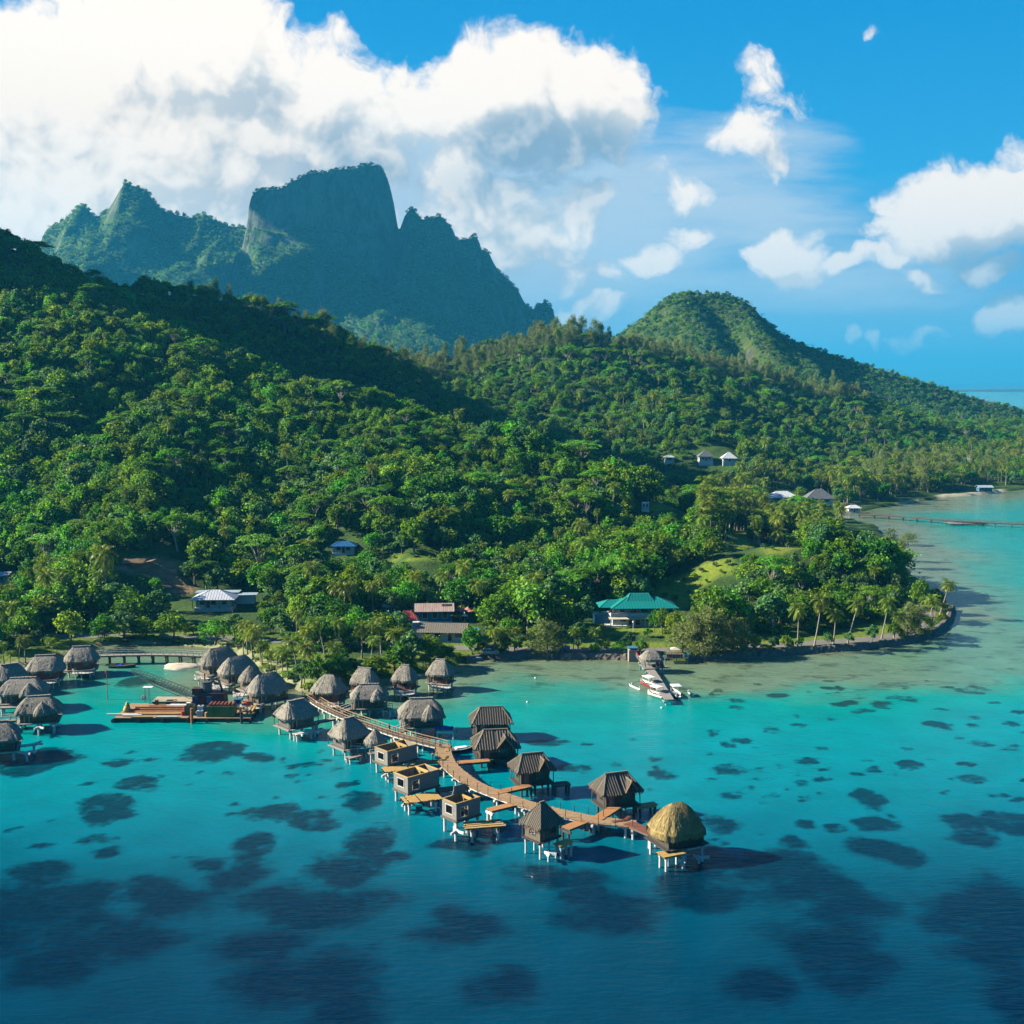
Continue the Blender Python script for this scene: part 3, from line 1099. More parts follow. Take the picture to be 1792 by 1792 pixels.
def water_mat():
    m, n, l = new_mat("lagoon_water")
    out = n.new("ShaderNodeOutputMaterial")
    p = n.new("ShaderNodeBsdfPrincipled")
    p.inputs["Roughness"].default_value = 0.12
    p.inputs["IOR"].default_value = 1.333
    p.inputs["Specular IOR Level"].default_value = 0.11
    l.new(p.outputs[0], out.inputs[0])
    tc = n.new("ShaderNodeTexCoord")

    def noise(scale, d=4, st=(1, 1, 1), rough=0.55):
        mp = n.new("ShaderNodeMapping")
        mp.inputs["Scale"].default_value = st
        l.new(tc.outputs["Object"], mp.inputs[0])
        z = n.new("ShaderNodeTexNoise")
        z.inputs["Scale"].default_value = scale
        z.inputs["Detail"].default_value = d
        z.inputs["Roughness"].default_value = rough
        l.new(mp.outputs[0], z.inputs["Vector"])
        return z.outputs["Fac"]

    def math_(op, a, b=None, c=None, clamp=False):
        return M_(op, a, b, c, nodes=n, links=l, clamp=clamp)

    ad = n.new("ShaderNodeAttribute")
    ad.attribute_name = "depth"
    ac = n.new("ShaderNodeAttribute")
    ac.attribute_name = "coral"
    # water over sand, by depth (0 .. 12 m)
    r = n.new("ShaderNodeValToRGB")
    dn = math_("DIVIDE", ad.outputs["Fac"], 12.0)
    l.new(dn, r.inputs[0])
    e = r.color_ramp.elements
    e[0].position = 0.0
    e[0].color = (0.20, 0.21, 0.11, 1)
    e[1].position = 1.0
    e[1].color = (0.0, 0.040, 0.088, 1)
    for p_, c_ in ((0.05, (0.155, 0.255, 0.165)), (0.11, (0.055, 0.295, 0.215)), (0.20, (0.0, 0.31, 0.275)), (0.36, (0.0, 0.275, 0.320)), (0.52, (0.0, 0.175, 0.245)), (0.75, (0.0, 0.078, 0.135))):
        k = e.new(p_)
        k.color = (*c_, 1)
    rc = n.new("ShaderNodeValToRGB")
    l.new(dn, rc.inputs[0])
    e = rc.color_ramp.elements
    e[0].position = 0.0
    e[0].color = (0.0239, 0.0260, 0.0122, 1)
    e[1].position = 1.0
    e[1].color = (0.0000, 0.0078, 0.0225, 1)
    for p_, c_ in ((0.12, (0.0078, 0.0304, 0.0260)), (0.35, (0.0000, 0.0239, 0.0369)), (0.6, (0.0000, 0.0130, 0.0269))):
        k = e.new(p_)
        k.color = (*c_, 1)
    # coral heads: ragged edge from the attribute and two noises
    n1 = noise(0.55, 5)
    n2 = noise(0.10, 4)
    n3 = noise(0.17, 5, (0.8, 1, 1), 0.6)
    edge = math_("ADD", math_("MULTIPLY_ADD", n1, 1.7, -0.85), math_("MULTIPLY_ADD", n3, 2.8, -1.4))
    calm = n.new("ShaderNodeMapRange")
    calm.inputs[1].default_value = 4.5
    calm.inputs[2].default_value = 9.5
    calm.inputs[3].default_value = 1.0
    calm.inputs[4].default_value = 0.42
    l.new(ad.outputs["Fac"], calm.inputs[0])
    edge = math_("MULTIPLY", edge, calm.outputs[0])
    ce_ = math_("ADD", ac.outputs["Fac"], math_("MULTIPLY", edge, math_("MINIMUM", math_("MULTIPLY", ac.outputs["Fac"], 4.0), 1.0)))
    mr = n.new("ShaderNodeMapRange")
    mr.interpolation_type = "SMOOTHSTEP"
    mr.inputs[1].default_value = 0.12
    mr.inputs[2].default_value = 1.0
    l.new(ce_, mr.inputs[0])
    # reef rubble scattered over the shallows
    shallow = n.new("ShaderNodeMapRange")
    shallow.inputs[1].default_value = 2.6
    shallow.inputs[2].default_value = 0.7
    l.new(ad.outputs["Fac"], shallow.inputs[0])
    rub = n.new("ShaderNodeMapRange")
    rub.interpolation_type = "SMOOTHSTEP"
    rub.inputs[1].default_value = 0.50
    rub.inputs[2].default_value = 0.68
    l.new(noise(0.16, 7, (0.7, 1.0, 1), 0.68), rub.inputs[0])
    rubf = math_("MULTIPLY", rub.outputs[0], math_("MULTIPLY", shallow.outputs[0], 0.75))
    fac = math_("MAXIMUM", math_("MULTIPLY", mr.outputs[0], 0.97), rubf)
    mx = n.new("ShaderNodeMix")
    mx.data_type = "RGBA"
    l.new(fac, mx.inputs[0])
    # sand ripples and brightness wander
    hv = n.new("ShaderNodeHueSaturation")
    l.new(math_("MULTIPLY_ADD", n2, 0.32, 0.36), hv.inputs["Value"])
    l.new(r.outputs[0], hv.inputs["Color"])
    l.new(hv.outputs[0], mx.inputs[6])
    hc = n.new("ShaderNodeHueSaturation")
    l.new(math_("MULTIPLY_ADD", noise(0.9, 6, (1, 1, 1), 0.7), 2.4, -0.15), hc.inputs["Value"])
    l.new(rc.outputs[0], hc.inputs["Color"])
    l.new(hc.outputs[0], mx.inputs[7])
    l.new(mx.outputs[2], p.inputs["Base Color"])
    # waves: long swell, wind chop, ripples
    b1 = n.new("ShaderNodeBump")
    b1.inputs["Strength"].default_value = 0.35
    b1.inputs["Distance"].default_value = 0.6
    l.new(noise(0.16, 3, (0.6, 1.2, 1)), b1.inputs["Height"])
    b2 = n.new("ShaderNodeBump")
    b2.inputs["Strength"].default_value = 0.55
    b2.inputs["Distance"].default_value = 0.35
    l.new(noise(0.75, 6, (0.55, 1.35, 1), 0.62), b2.inputs["Height"])
    l.new(b1.outputs[0], b2.inputs["Normal"])
    l.new(b2.outputs[0], p.inputs["Normal"])
    return m


water = grid_mesh("water", wxs, wys, np.zeros(WX.shape), {"depth": depth, "coral": cor}, water_mat())

# ------------------------------------------------------------------ air
hz = MB().box((0, 19000, 420), (84000, 48000, 860))
hm, n, l = new_mat("sea_air")
out = n.new("ShaderNodeOutputMaterial")
pv = n.new("ShaderNodeVolumePrincipled")
pv.inputs["Color"].default_value = (0.036, 0.335, 0.61, 1)
pv.inputs["Density"].default_value = 0.000090
pv.inputs["Anisotropy"].default_value = 0.1
l.new(pv.outputs[0], out.inputs["Volume"])
haze = tag(hz.build("haze", hm), kind="stuff")

# ------------------------------------------------------------------ unseen cloud added outside the view to shade the mountain
def shadow_cloud():
    rg = random.Random(3)
    k = (1180 - 330) / math.tan(SUN_EL)
    ox, oy = -math.cos(SUN_BACK) * k, math.sin(SUN_BACK) * k
    import bmesh
    bm = bmesh.new()
    for i in range(110):
        u, v = rg.uniform(-1, 1), rg.uniform(-1, 1)
        if u * u + v * v > 1:
            continue
        cx, cy = (-124 + 300 * u, 3190 + 240 * v) if i < 70 else (-470 + 230 * u, 2900 + 190 * v)
        r = rg.uniform(55, 115) * (1.15 - 0.5 * (u * u + v * v))
        m4 = Matrix.Translation((cx + ox, cy + oy, 1130 + r * 0.55 + rg.uniform(-10, 60))) @ Matrix.Diagonal((1, 1, 0.7, 1))
        bmesh.ops.create_icosphere(bm, subdivisions=3, radius=r, matrix=m4)
    for q in bm.verts:
        d = float(vnoise(np.array([q.co.x / 38]), np.array([q.co.y / 38 + q.co.z / 29]), 5)[0] - 0.5)
        q.co += Vector((d * 26, d * 20, d * 26))
        q.co.z = max(q.co.z, 1095)
    me = bpy.data.meshes.new("cloud")
    bm.to_mesh(me)
    bm.free()
    me.materials.append(pm("shade_cloud_white", (1.0, 1.0, 1.0), (0.95, 0.95, 0.95), 0.01, 1.0, spec=0.0))
    o = bpy.data.objects.new("unseen_shade_clouds", me)
    COL.objects.link(o)
    tag(o, kind="stuff")


shadow_cloud()
# ------------------------------------------------------------------ foliage
LEAF = leaf_mat("broad_leaves", (0.0201, 0.0653, 0.0061), (0.0568, 0.1545, 0.0113), (0.1211, 0.2691, 0.0174), rnd=0.38, hue=0.035)
LEAF_B = leaf_mat("grey_green_leaves", (0.0229, 0.0643, 0.0203), (0.0518, 0.1278, 0.0343), (0.1030, 0.2011, 0.0626), rnd=0.3, hue=0.02)
LEAF_U = leaf_mat("feathery_leaves", (0.0284, 0.0834, 0.0065), (0.0646, 0.1731, 0.0102), (0.1163, 0.2722, 0.0142), rnd=0.25, hue=0.02)
LEAF_P = leaf_mat("palm_fronds", (0.0402, 0.0766, 0.0070), (0.0849, 0.1388, 0.0131), (0.1620, 0.1963, 0.0265), trans=0.3, rough=0.38, rnd=0.22, hue=0.02)
LEAF_I = leaf_mat("needle_sprays", (0.0558, 0.0880, 0.0237), (0.1130, 0.1521, 0.0404), (0.1842, 0.2246, 0.0649), trans=0.2, rough=0.7, rnd=0.2, hue=0.015)
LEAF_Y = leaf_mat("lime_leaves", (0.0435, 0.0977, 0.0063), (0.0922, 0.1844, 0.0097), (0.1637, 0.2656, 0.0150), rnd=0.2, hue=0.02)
BARK = pm("bark", (0.10, 0.075, 0.055), (0.22, 0.18, 0.14), 3.0, 0.9, stretch=(1, 1, 0.25))
BARK_P = pm("palm_bark", (0.20, 0.165, 0.125), (0.36, 0.31, 0.25), 2.5, 0.85, stretch=(0.6, 0.6, 3))
BARK_U = pm("pale_bark", (0.24, 0.21, 0.17), (0.40, 0.37, 0.32), 2.0, 0.85, stretch=(1, 1, 0.3))


def unit(v):
    return v / (np.linalg.norm(v, axis=-1, keepdims=True) + 1e-9)


def leaves(c, nrm, L, Wd, rng, tint, along=None):
    """rhombic leaf clumps: centres, facing directions, length, width"""
    nrm = unit(nrm)
    t = rng.normal(size=c.shape) if along is None else along
    t = unit(t - nrm * np.sum(t * nrm, -1, keepdims=True))
    b = np.cross(nrm, t)
    L = np.broadcast_to(np.asarray(L, float), (len(c),))[:, None]
    Wd = np.broadcast_to(np.asarray(Wd, float), (len(c),))[:, None]
    dip = nrm * (0.12 * L)
    v = np.stack([c - t * L / 2 - dip, c - b * Wd / 2, c + t * L / 2 - dip, c + b * Wd / 2], 1).reshape(-1, 3)
    f = np.arange(len(c) * 4).reshape(-1, 4)
    return v, f, np.repeat(tint, 4)


def leaf_mesh(name, parts, mat, woods=None, wood_mat=None):
    """mesh of leaves (list of (v, f, tint)) with optional wood (MB) as second material"""
    vs, fs, ts = [], [], []
    o = 0
    for v, f, t in parts:
        vs.append(v)
        fs.append(f + o)
        ts.append(t)
        o += len(v)
    v = np.concatenate(vs)
    f = np.concatenate(fs)
    t = np.concatenate(ts)
    nl = len(f)
    verts = v.tolist()
    faces = f.tolist()
    if woods is not None:
        verts = verts + [tuple(p) for p in woods.v]
        faces = faces + [tuple(i + o for i in q) for q in woods.f]
        t = np.concatenate([t, np.full(len(woods.v), 0.5)])
    me = bpy.data.meshes.new(name)
    me.from_pydata(verts, [], faces)
    me.materials.append(mat)
    if woods is not None:
        me.materials.append(wood_mat)
        mi = np.zeros(len(faces), dtype=np.int32)
        mi[nl:] = 1
        me.polygons.foreach_set("material_index", mi)
    a = me.attributes.new("tint", "FLOAT", "POINT")
    a.data.foreach_set("value", t.astype(np.float32))
    me.update()
    return me


def limb(mb, p, q, r0, r1, rng, bend=0.15, n=6):
    p = np.array(p, float)
    q = np.array(q, float)
    L = np.linalg.norm(q - p)
    k = rng.normal(size=3) * L * bend
    pts, rs = [], []
    for i in range(5):
        t = i / 4
        pts.append(p * (1 - t) + q * t + k * math.sin(math.pi * t) * 0.6)
        rs.append(r0 * (1 - t) + r1 * t)
    mb.tube(pts, rs, n)


def broadleaf(seed, R=4.2, H=9.0, nl=11, n_leaf=1500, leaf=0.62, mat=LEAF, wild=0.25):
    rng = np.random.default_rng(seed)
    cs, rl = [], []
    for i in range(nl):
        a = 2.4 * i + rng.uniform(0, 0.9)
        r = R * 0.66 * math.sqrt((i + 0.3) / nl)
        z = H * (0.42 + 0.38 * (1 - (r / (R * 0.7)) ** 2)) + rng.uniform(-1.0, 0.6) * H * 0.09
        cs.append((r * math.cos(a), r * math.sin(a), z))
        rl.append(R * rng.uniform(0.28, 0.46))
    cs = np.array(cs)
    rl = np.array(rl)
    w = rl ** 2 / np.sum(rl ** 2)
    parts = []
    for i in range(nl):
        m = int(n_leaf * w[i])
        # secondary puffs on each lobe
        k = 7
        pd = unit(rng.normal(size=(k, 3)) + np.array([0, 0, 0.5]))
        pc = cs[i] + pd * rl[i] * 0.62 * np.array([1, 1, 0.85])
        pr = rl[i] * rng.uniform(0.35, 0.55, k)
        j = rng.integers(0, k, m)
        d = unit(rng.normal(size=(m, 3)) + np.array([0, 0, 0.35]))
        c = pc[j] + d * pr[j][:, None] * rng.uniform(0.72, 1.08, (m, 1))
        stray = (rng.uniform(size=m) < 0.16)[:, None] * np.abs(rng.normal(size=(m, 1))) * rl[i] * 0.34
        c = c + d * stray
        keep = np.ones(m, bool)
        for q in range(nl):
            if q != i:
                keep &= np.linalg.norm((c - cs[q]) / rl[q], axis=1) > 0.62
        keep &= c[:, 2] > H * 0.12
        c, d, j = c[keep], d[keep], j[keep]
        nrm = d * 0.75 + rng.normal(size=c.shape) * 0.55 + np.array([0, 0, 0.30])
        L = leaf * rng.uniform(0.75, 1.35, len(c))
        ti = np.clip(rng.uniform(0.25, 0.75) + 0.18 * rng.normal(size=k)[j] + rng.normal(size=len(c)) * wild, 0, 1)
        parts.append(leaves(c, nrm, L, L * 0.72, rng, ti))
    wood = MB()
    fork = np.array([rng.normal() * 0.3, rng.normal() * 0.3, H * 0.32])
    limb(wood, (0, 0, -0.8), fork, 0.055 * R + 0.08, 0.045 * R, rng, 0.05, 7)
    for i in range(0, nl, 2):
        limb(wood, fork, cs[i] - np.array([0, 0, rl[i] * 0.3]), 0.028 * R, 0.008 * R, rng, 0.12, 5)
    return parts, wood, mat, BARK


def umbrella(seed, R=6.0, H=11.0, n_leaf=2100):
    rng = np.random.default_rng(seed)
    nd = 11
    parts = []
    wood = MB()
    fork = np.array([rng.normal() * 0.4, rng.normal() * 0.4, H * 0.45])
    limb(wood, (0, 0, -0.8), fork, 0.30, 0.22, rng, 0.05, 7)
    for i in range(nd):
        a = 2.4 * i + rng.uniform(0, 0.8)
        r = R * 0.72 * math.sqrt((i + 0.2) / nd)
        c0 = np.array([r * math.cos(a), r * math.sin(a), H * (0.97 - 0.24 * (r / R) ** 1.6) + rng.uniform(-0.5, 0.4)])
        rr = R * rng.uniform(0.26, 0.40)
        m = n_leaf // nd
        q = rng.uniform(0, 1, m) ** 0.5
        th = rng.uniform(0, 2 * math.pi, m)
        edge = 1 + 0.25 * np.sin(th * 3 + rng.uniform(0, 6)) + 0.12 * np.sin(th * 7 + rng.uniform(0, 6))
        c = c0 + np.stack([np.cos(th) * q * rr * edge, np.sin(th) * q * rr * edge, rr * 0.28 * (1 - q ** 2) + rng.normal(size=m) * 0.13], -1)
        nrm = np.stack([np.cos(th) * q * 0.5, np.sin(th) * q * 0.5, np.ones(m)], -1) + rng.normal(size=(m, 3)) * 0.32
        L = rng.uniform(0.45, 0.85, m)
        ti = np.clip(rng.uniform(0.3, 0.75) + rng.normal(size=m) * 0.2, 0, 1)
        parts.append(leaves(c, nrm, L, L * 0.6, rng, ti))
        limb(wood, fork, c0 - np.array([0, 0, 0.1]), 0.13, 0.03, rng, 0.10, 5)
    return parts, wood, LEAF_U, BARK_U


def palm(seed, H=11.0, nf=24, L=3.7, lean=0.12):
    rng = np.random.default_rng(seed)
    wood = MB()
    la = rng.uniform(0, 2 * math.pi)
    lx, ly = math.cos(la) * H * lean, math.sin(la) * H * lean
    pts, rs = [], []
    for i in range(9):
        t = i / 8
        pts.append((lx * t ** 1.7, ly * t ** 1.7, -0.6 + (H + 0.6) * t))
        rs.append(0.21 * (1 - 0.42 * t) + (0.13 * (1 - t) ** 6))
    wood.tube(pts, rs, 7)
    top = np.array([lx, ly, H])
    parts = []
    rach = MB()
    for i in range(nf):
        az = 2.39996 * i + rng.uniform(-0.25, 0.25)
        k = i / (nf - 1)
        el = math.radians(84 - 122 * k + rng.uniform(-9, 9))
        FL = L * rng.uniform(0.85, 1.1) * (0.75 + 0.25 * min(1, k * 3))
        droop = rng.uniform(0.95, 1.4)
        n = 9
        p = top.copy()
        pp = [p.copy()]
        e = el
        tw = az
        for s in range(n):
            d = np.array([math.cos(e) * math.cos(tw), math.cos(e) * math.sin(tw), math.sin(e)])
            p = p + d * FL / n
            pp.append(p.copy())
            e -= droop * (0.10 + 0.20 * s / n) * (1.1 if e > -1.0 else 0.2)
        pp = np.array(pp)
        m = 15
        ts = np.linspace(0.14, 0.99, m)
        idx = ts * n
        i0 = np.minimum(idx.astype(int), n - 1)
        fr = (idx - i0)[:, None]
        c = pp[i0] * (1 - fr) + pp[i0 + 1] * fr
        tang = unit(pp[i0 + 1] - pp[i0])
        side = unit(np.cross(tang, np.array([0, 0, 1.0]) + 0 * tang))
        upv = np.cross(side, tang)
        ll = FL * 0.27 * np.sin(np.pi * np.clip(ts * 0.82 + 0.12, 0, 1)) + 0.12
        dry = (k > 0.86) and rng.uniform() < 0.55
        ti0 = 0.92 if dry else rng.uniform(0.15, 0.75) * (1 - 0.2 * k)
        for sg in (-1, 1):
            dr = unit(side * sg * 0.85 + tang * 0.55 - upv * rng.uniform(0.25, 0.7) - np.array([0, 0, 0.30]))
            cc = c + dr * (ll / 2)[:, None]
            nrm = upv + side * sg * 0.5
            parts.append(leaves(cc, nrm, ll, np.full(m, 0.20 * L / 4.4), rng, np.clip(ti0 + rng.normal(size=m) * 0.10, 0, 1), along=dr))
        # midrib as a thin ridge of leaf colour
        mid = (pp[:-1] + pp[1:]) / 2
        sg_ = pp[1:] - pp[:-1]
        parts.append(leaves(mid, np.cross(unit(sg_), rng.normal(size=3)), np.linalg.norm(sg_, axis=1) * 1.15, np.full(n, 0.09), rng, np.full(n, min(1, ti0 + 0.25)), along=sg_))
    return parts, wood, LEAF_P, BARK_P


def ironwood(seed, R=3.6, H=14.0, n_leaf=2400):
    rng = np.random.default_rng(seed)
    wood = MB()
    limb(wood, (0, 0, -0.8), (rng.normal() * 0.4, rng.normal() * 0.4, H * 0.9), 0.22, 0.04, rng, 0.03, 6)
    parts = []
    nb = 34
    for i in range(nb):
        t = rng.uniform(0.18, 1.0)
        a = rng.uniform(0, 2 * math.pi)
        r = R * (1 - t) ** 0.6 * rng.uniform(0.45, 1.1) + 0.35
        z = H * t * rng.uniform(0.92, 1.02)
        c0 = np.array([r * math.cos(a), r * math.sin(a), z])
        m = n_leaf // nb
        rr = R * rng.uniform(0.20, 0.36)
        d = rng.normal(size=(m, 3))
        c = c0 + d * rr * np.array([0.55, 0.55, 0.75])
        al = np.array([math.cos(a) * 0.5, math.sin(a) * 0.5, 0.9]) + rng.normal(size=(m, 3)) * 0.45
        L = rng.uniform(0.5, 1.15, m)
        ti = np.clip(rng.uniform(0.25, 0.75) + rng.normal(size=m) * 0.2, 0, 1)
        parts.append(leaves(c, rng.normal(size=(m, 3)), L, L * 0.20, rng, ti, along=al))
        if i % 3 == 0:
            limb(wood, (0, 0, z * 0.75), c0, 0.06, 0.02, rng, 0.05, 4)
    return parts, wood, LEAF_I, BARK


PROTO = {}


def make_proto(kind, specs):
    lst = []
    for parts, wood, lm, bm in specs:
        crown = leaf_mesh(kind + "_crown", parts, lm)
        tr = bpy.data.meshes.new(kind + "_trunk")
        tr.from_pydata([tuple(p) for p in wood.v], [], wood.f)
        tr.materials.append(bm)
        tr.polygons.foreach_set("use_smooth", [True] * len(tr.polygons))
        whole = leaf_mesh(kind + "_whole", parts, lm, wood, bm)
        lst.append((crown, tr, whole))
    PROTO[kind] = lst


make_proto("broadleaf_tree", [broadleaf(1), broadleaf(2, 4.6, 8.2, 13), broadleaf(3, 3.8, 9.6, 9, mat=LEAF_B), broadleaf(4, 4.4, 9.0, 12, leaf=0.72), broadleaf(5, 3.6, 8.0, 9, 1300, 0.75, LEAF_B),
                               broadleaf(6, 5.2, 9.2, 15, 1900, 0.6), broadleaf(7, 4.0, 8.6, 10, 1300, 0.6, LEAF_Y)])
make_proto("umbrella_tree", [umbrella(11), umbrella(12, 7.0, 12.5, 2500), umbrella(13, 5.2, 10.5, 1700)])
make_proto("coconut_palm", [palm(21), palm(22, 12.0, 25, 3.9, 0.2), palm(23, 9.5, 23, 3.5, 0.08), palm(24, 10.5, 22, 3.9, 0.16), palm(25, 12.5, 26, 3.6, 0.05)])
make_proto("ironwood_tree", [ironwood(31), ironwood(32, 4.4, 13.0), ironwood(33, 3.0, 15.0, 2000)])
make_proto("shrub", [broadleaf(41, 1.9, 2.6, 7, 520, 0.42), broadleaf(42, 2.4, 3.0, 8, 650, 0.45, LEAF_Y), broadleaf(43, 1.6, 2.4, 6, 450, 0.40, LEAF_B)])
make_proto("far_tree", [broadleaf(51, 5.6, 8.5, 7, 170, 1.7), broadleaf(52, 6.2, 9.5, 8, 190, 1.9, LEAF_B), broadleaf(53, 5.0, 7.0, 6, 150, 1.6), umbrella(54, 6.5, 9, 160)])
HGT = {"broadleaf_tree": [8.7, 8, 9.2, 8.7, 7.8, 9, 8.3], "umbrella_tree": [11, 12.5, 10.5], "coconut_palm": [13.6, 14.6, 11.8, 13.2, 15], "ironwood_tree": [14, 13, 15], "shrub": [2.6, 3, 2.4]}
RAD = {"broadleaf_tree": 4.3, "umbrella_tree": 5.8, "coconut_palm": 2.8, "ironwood_tree": 3.2, "shrub": 2.0}


# ------------------------------------------------------------------ instanced masses (kind = stuff)
def mass(name, label, cat, kind, pts, rz, sc, idx, tilt=0.06):
    """one object that carries a great many small trees as instances on points"""
    coll = bpy.data.collections.new(name + "_kit")
    for i, (_, _, whole) in enumerate(PROTO[kind]):
        coll.objects.link(bpy.data.objects.new(f"{name}_kit_{i:02d}", whole))
    me = bpy.data.meshes.new(name)
    me.vertices.add(len(pts))
    me.vertices.foreach_set("co", np.asarray(pts, np.float32).ravel())
    rot = np.stack([RNG.normal(size=len(pts)) * tilt, RNG.normal(size=len(pts)) * tilt, rz], -1)
    a = me.attributes.new("rot", "FLOAT_VECTOR", "POINT")
    a.data.foreach_set("vector", rot.astype(np.float32).ravel())
    a = me.attributes.new("scl", "FLOAT_VECTOR", "POINT")
    a.data.foreach_set("vector", np.asarray(sc, np.float32).ravel())
    a = me.attributes.new("pick", "INT", "POINT")
    a.data.foreach_set("value", np.asarray(idx, np.int32))
    me.update()
    o = bpy.data.objects.new(name, me)
    COL.objects.link(o)
    g = bpy.data.node_groups.new(name + "_spread", "GeometryNodeTree")
    g.interface.new_socket("Geometry", in_out="INPUT", socket_type="NodeSocketGeometry")
    g.interface.new_socket("Geometry", in_out="OUTPUT", socket_type="NodeSocketGeometry")
    n, l = g.nodes, g.links
    gi, go = n.new("NodeGroupInput"), n.new("NodeGroupOutput")
    ci = n.new("GeometryNodeCollectionInfo")
    ci.inputs["Collection"].default_value = coll
    ci.inputs["Separate Children"].default_value = True
    ci.inputs["Reset Children"].default_value = True
    ip = n.new("GeometryNodeInstanceOnPoints")
    ip.inputs["Pick Instance"].default_value = True

    def na(nm, ty):
        x = n.new("GeometryNodeInputNamedAttribute")
        x.data_type = ty
        x.inputs[0].default_value = nm
        return x.outputs[0]

    l.new(gi.outputs[0], ip.inputs["Points"])
    l.new(ci.outputs[0], ip.inputs["Instance"])
    l.new(na("pick", "INT"), ip.inputs["Instance Index"])
    e2r = n.new("FunctionNodeEulerToRotation")
    l.new(na("rot", "FLOAT_VECTOR"), e2r.inputs[0])
    l.new(e2r.outputs[0], ip.inputs["Rotation"])
    l.new(na("scl", "FLOAT_VECTOR"), ip.inputs["Scale"])
    l.new(ip.outputs[0], go.inputs[0])
    md = o.modifiers.new("spread", "NODES")
    md.node_group = g
    return tag(o, label, cat, kind="stuff")


# ------------------------------------------------------------------ where the trees stand
KEEP = [  # (px0, py0, px1, py1, Y): nothing nearer than Y may stand in front of this
    (1052, 1040, 1190, 1072, 320), (1058, 1040, 1126, 1100, 318), (330, 1036, 448, 1074, 372), (694, 1058, 830, 1112, 312), (788, 1108, 826, 1127, 308), (796, 1062, 832, 1084, 330),
    (1062, 1092, 1138, 1114, 312), (460, 1002, 494, 1024, 360), (584, 944, 622, 970, 400), (640, 1036, 696, 1066, 335), (205, 968, 312, 1004, 420), (1118, 880, 1142, 896, 470),
    (1214, 784, 1290, 812, 760), (1345, 857, 1392, 873, 690), (1410, 855, 1454, 873, 690), (1290, 1105, 1590, 1138, 318), (1170, 975, 1288, 1014, 390), (1150, 1010, 1216, 1060, 350), (1325, 950, 1398, 968, 430), (680, 971, 766, 980, 400),
    (1122, 880, 1192, 894, 480), (892, 1124, 1092, 1146, 312), (155, 1128, 365, 1160, 306), (1276, 918, 1312, 958, 420), (0, 1000, 14, 1016, 400), (1480, 868, 1792, 930, 660), (1165, 800, 1180, 810, 800), (1700, 846, 1742, 862, 800)]

TREES = []  # (kind, variant, x, y, z, rz, sx, sz)


def add_tree(kind, x, y, z, s=1.0, sz=None, v=None, rz=None):
    v = random.randrange(len(PROTO[kind])) if v is None else v
    TREES.append((kind, v, x, y, z, random.uniform(0, 6.283) if rz is None else rz, s, s * (sz or 1.0)))


def explicit(kind, px, py_top, h, s=None, v=None, zg=None):
    """a tree whose top is seen at this pixel and which is about h metres tall; one that would stand in the water moves back to the shore"""
    p = gp(px, py_top, 2.0 + h)
    Y = p.y
    for _ in range(80):
        q = at(px, py_top, Y)
        if float(poly_sdf(LAND, np.array([q.x]), np.array([q.y]))[0]) > 1.2:
            break
        Y += 0.8
    v = random.randrange(len(PROTO[kind])) if v is None else v
    hh = HGT[kind][v]
    zb = max(float(ground_z(q.x, q.y)), 0.6) - 0.1
    ht = max(q.z - zb, 0.45 * h)
    if kind == "coconut_palm" and ht < 0.75 * hh:
        s = max(ht / hh * 1.25, 0.6)
    TREES.append((kind, v, q.x, q.y, zb, random.uniform(0, 6.283), s or (ht / hh) ** 0.5, ht / hh))


LEANS = {}


def leaning_palm(tx, ty, bx, by, zb=None, v=None):
    """crown centre and foot as seen in the photograph; the foot stands on the ground"""
    q = on_ground(bx, by)
    v = random.choice([0, 2, 4]) if v is None else v
    top = at(tx, ty, q.y)
    trunk = [11.0, 12.0, 9.5, 10.5, 12.5][v]
    ht = max(top.z - q.z, 3.0)
    LEANS[len(TREES)] = math.atan2(top.x - q.x, ht)
    TREES.append(("coconut_palm", v, q.x, q.y, q.z - 0.1, random.uniform(0, 6.283), 0.95, ht / math.cos(LEANS[len(TREES)]) / trunk))


for tx, ty, bx, by in [(1400, 1061, 1395.5, 1133), (1442, 1050, 1424.6, 1132), (1467.5, 1072, 1458, 1130), (1499, 1056, 1483, 1127), (1556.5, 1050, 1542, 1121), (1567, 1075, 1564, 1119), (1595, 1072, 1581, 1112), (1614, 1047, 1611, 1080),
                       (1632, 1050, 1627, 1085), (1663, 1022, 1643, 1080), (1661, 1060, 1652, 1085), (1530, 997, 1528, 1040), (1563, 1004, 1557, 1030), (1629, 1043, 1632, 1082)]:
    leaning_palm(tx, ty, bx, by)
for x, y, h in [(590, 450, 10), (700, 470, 10), (640, 590, 9), (1080, 490, 10), (1200, 420, 11), (1310, 420, 11), (1490, 440, 10), (1640, 420, 10), (1740, 520, 9), (760, 740, 8), (820, 700, 9),
                (910, 640, 10), (1010, 630, 10), (1340, 620, 9), (1350, 790, 8), (1650, 770, 8), (560, 560, 8), (1560, 560, 8), (980, 560, 9), (690, 640, 9)]:
    explicit("coconut_palm", 300 + x / 4.48, 980 + y / 4.48, h, s=0.95)
for x, y, h in [(960, 380, 10), (1040, 400, 10), (1110, 400, 9.5), (1240, 420, 9.5), (1720, 400, 9), (1550, 400, 9), (100, 340, 10), (220, 400, 9), (420, 600, 8), (120, 630, 8), (270, 530, 8), (340, 590, 7.5), (450, 620, 7),
                (1070, 500, 7), (870, 520, 5)]:
    explicit("coconut_palm", 640 + x / 4.267, 1000 + y / 4.267, h, s=0.95)
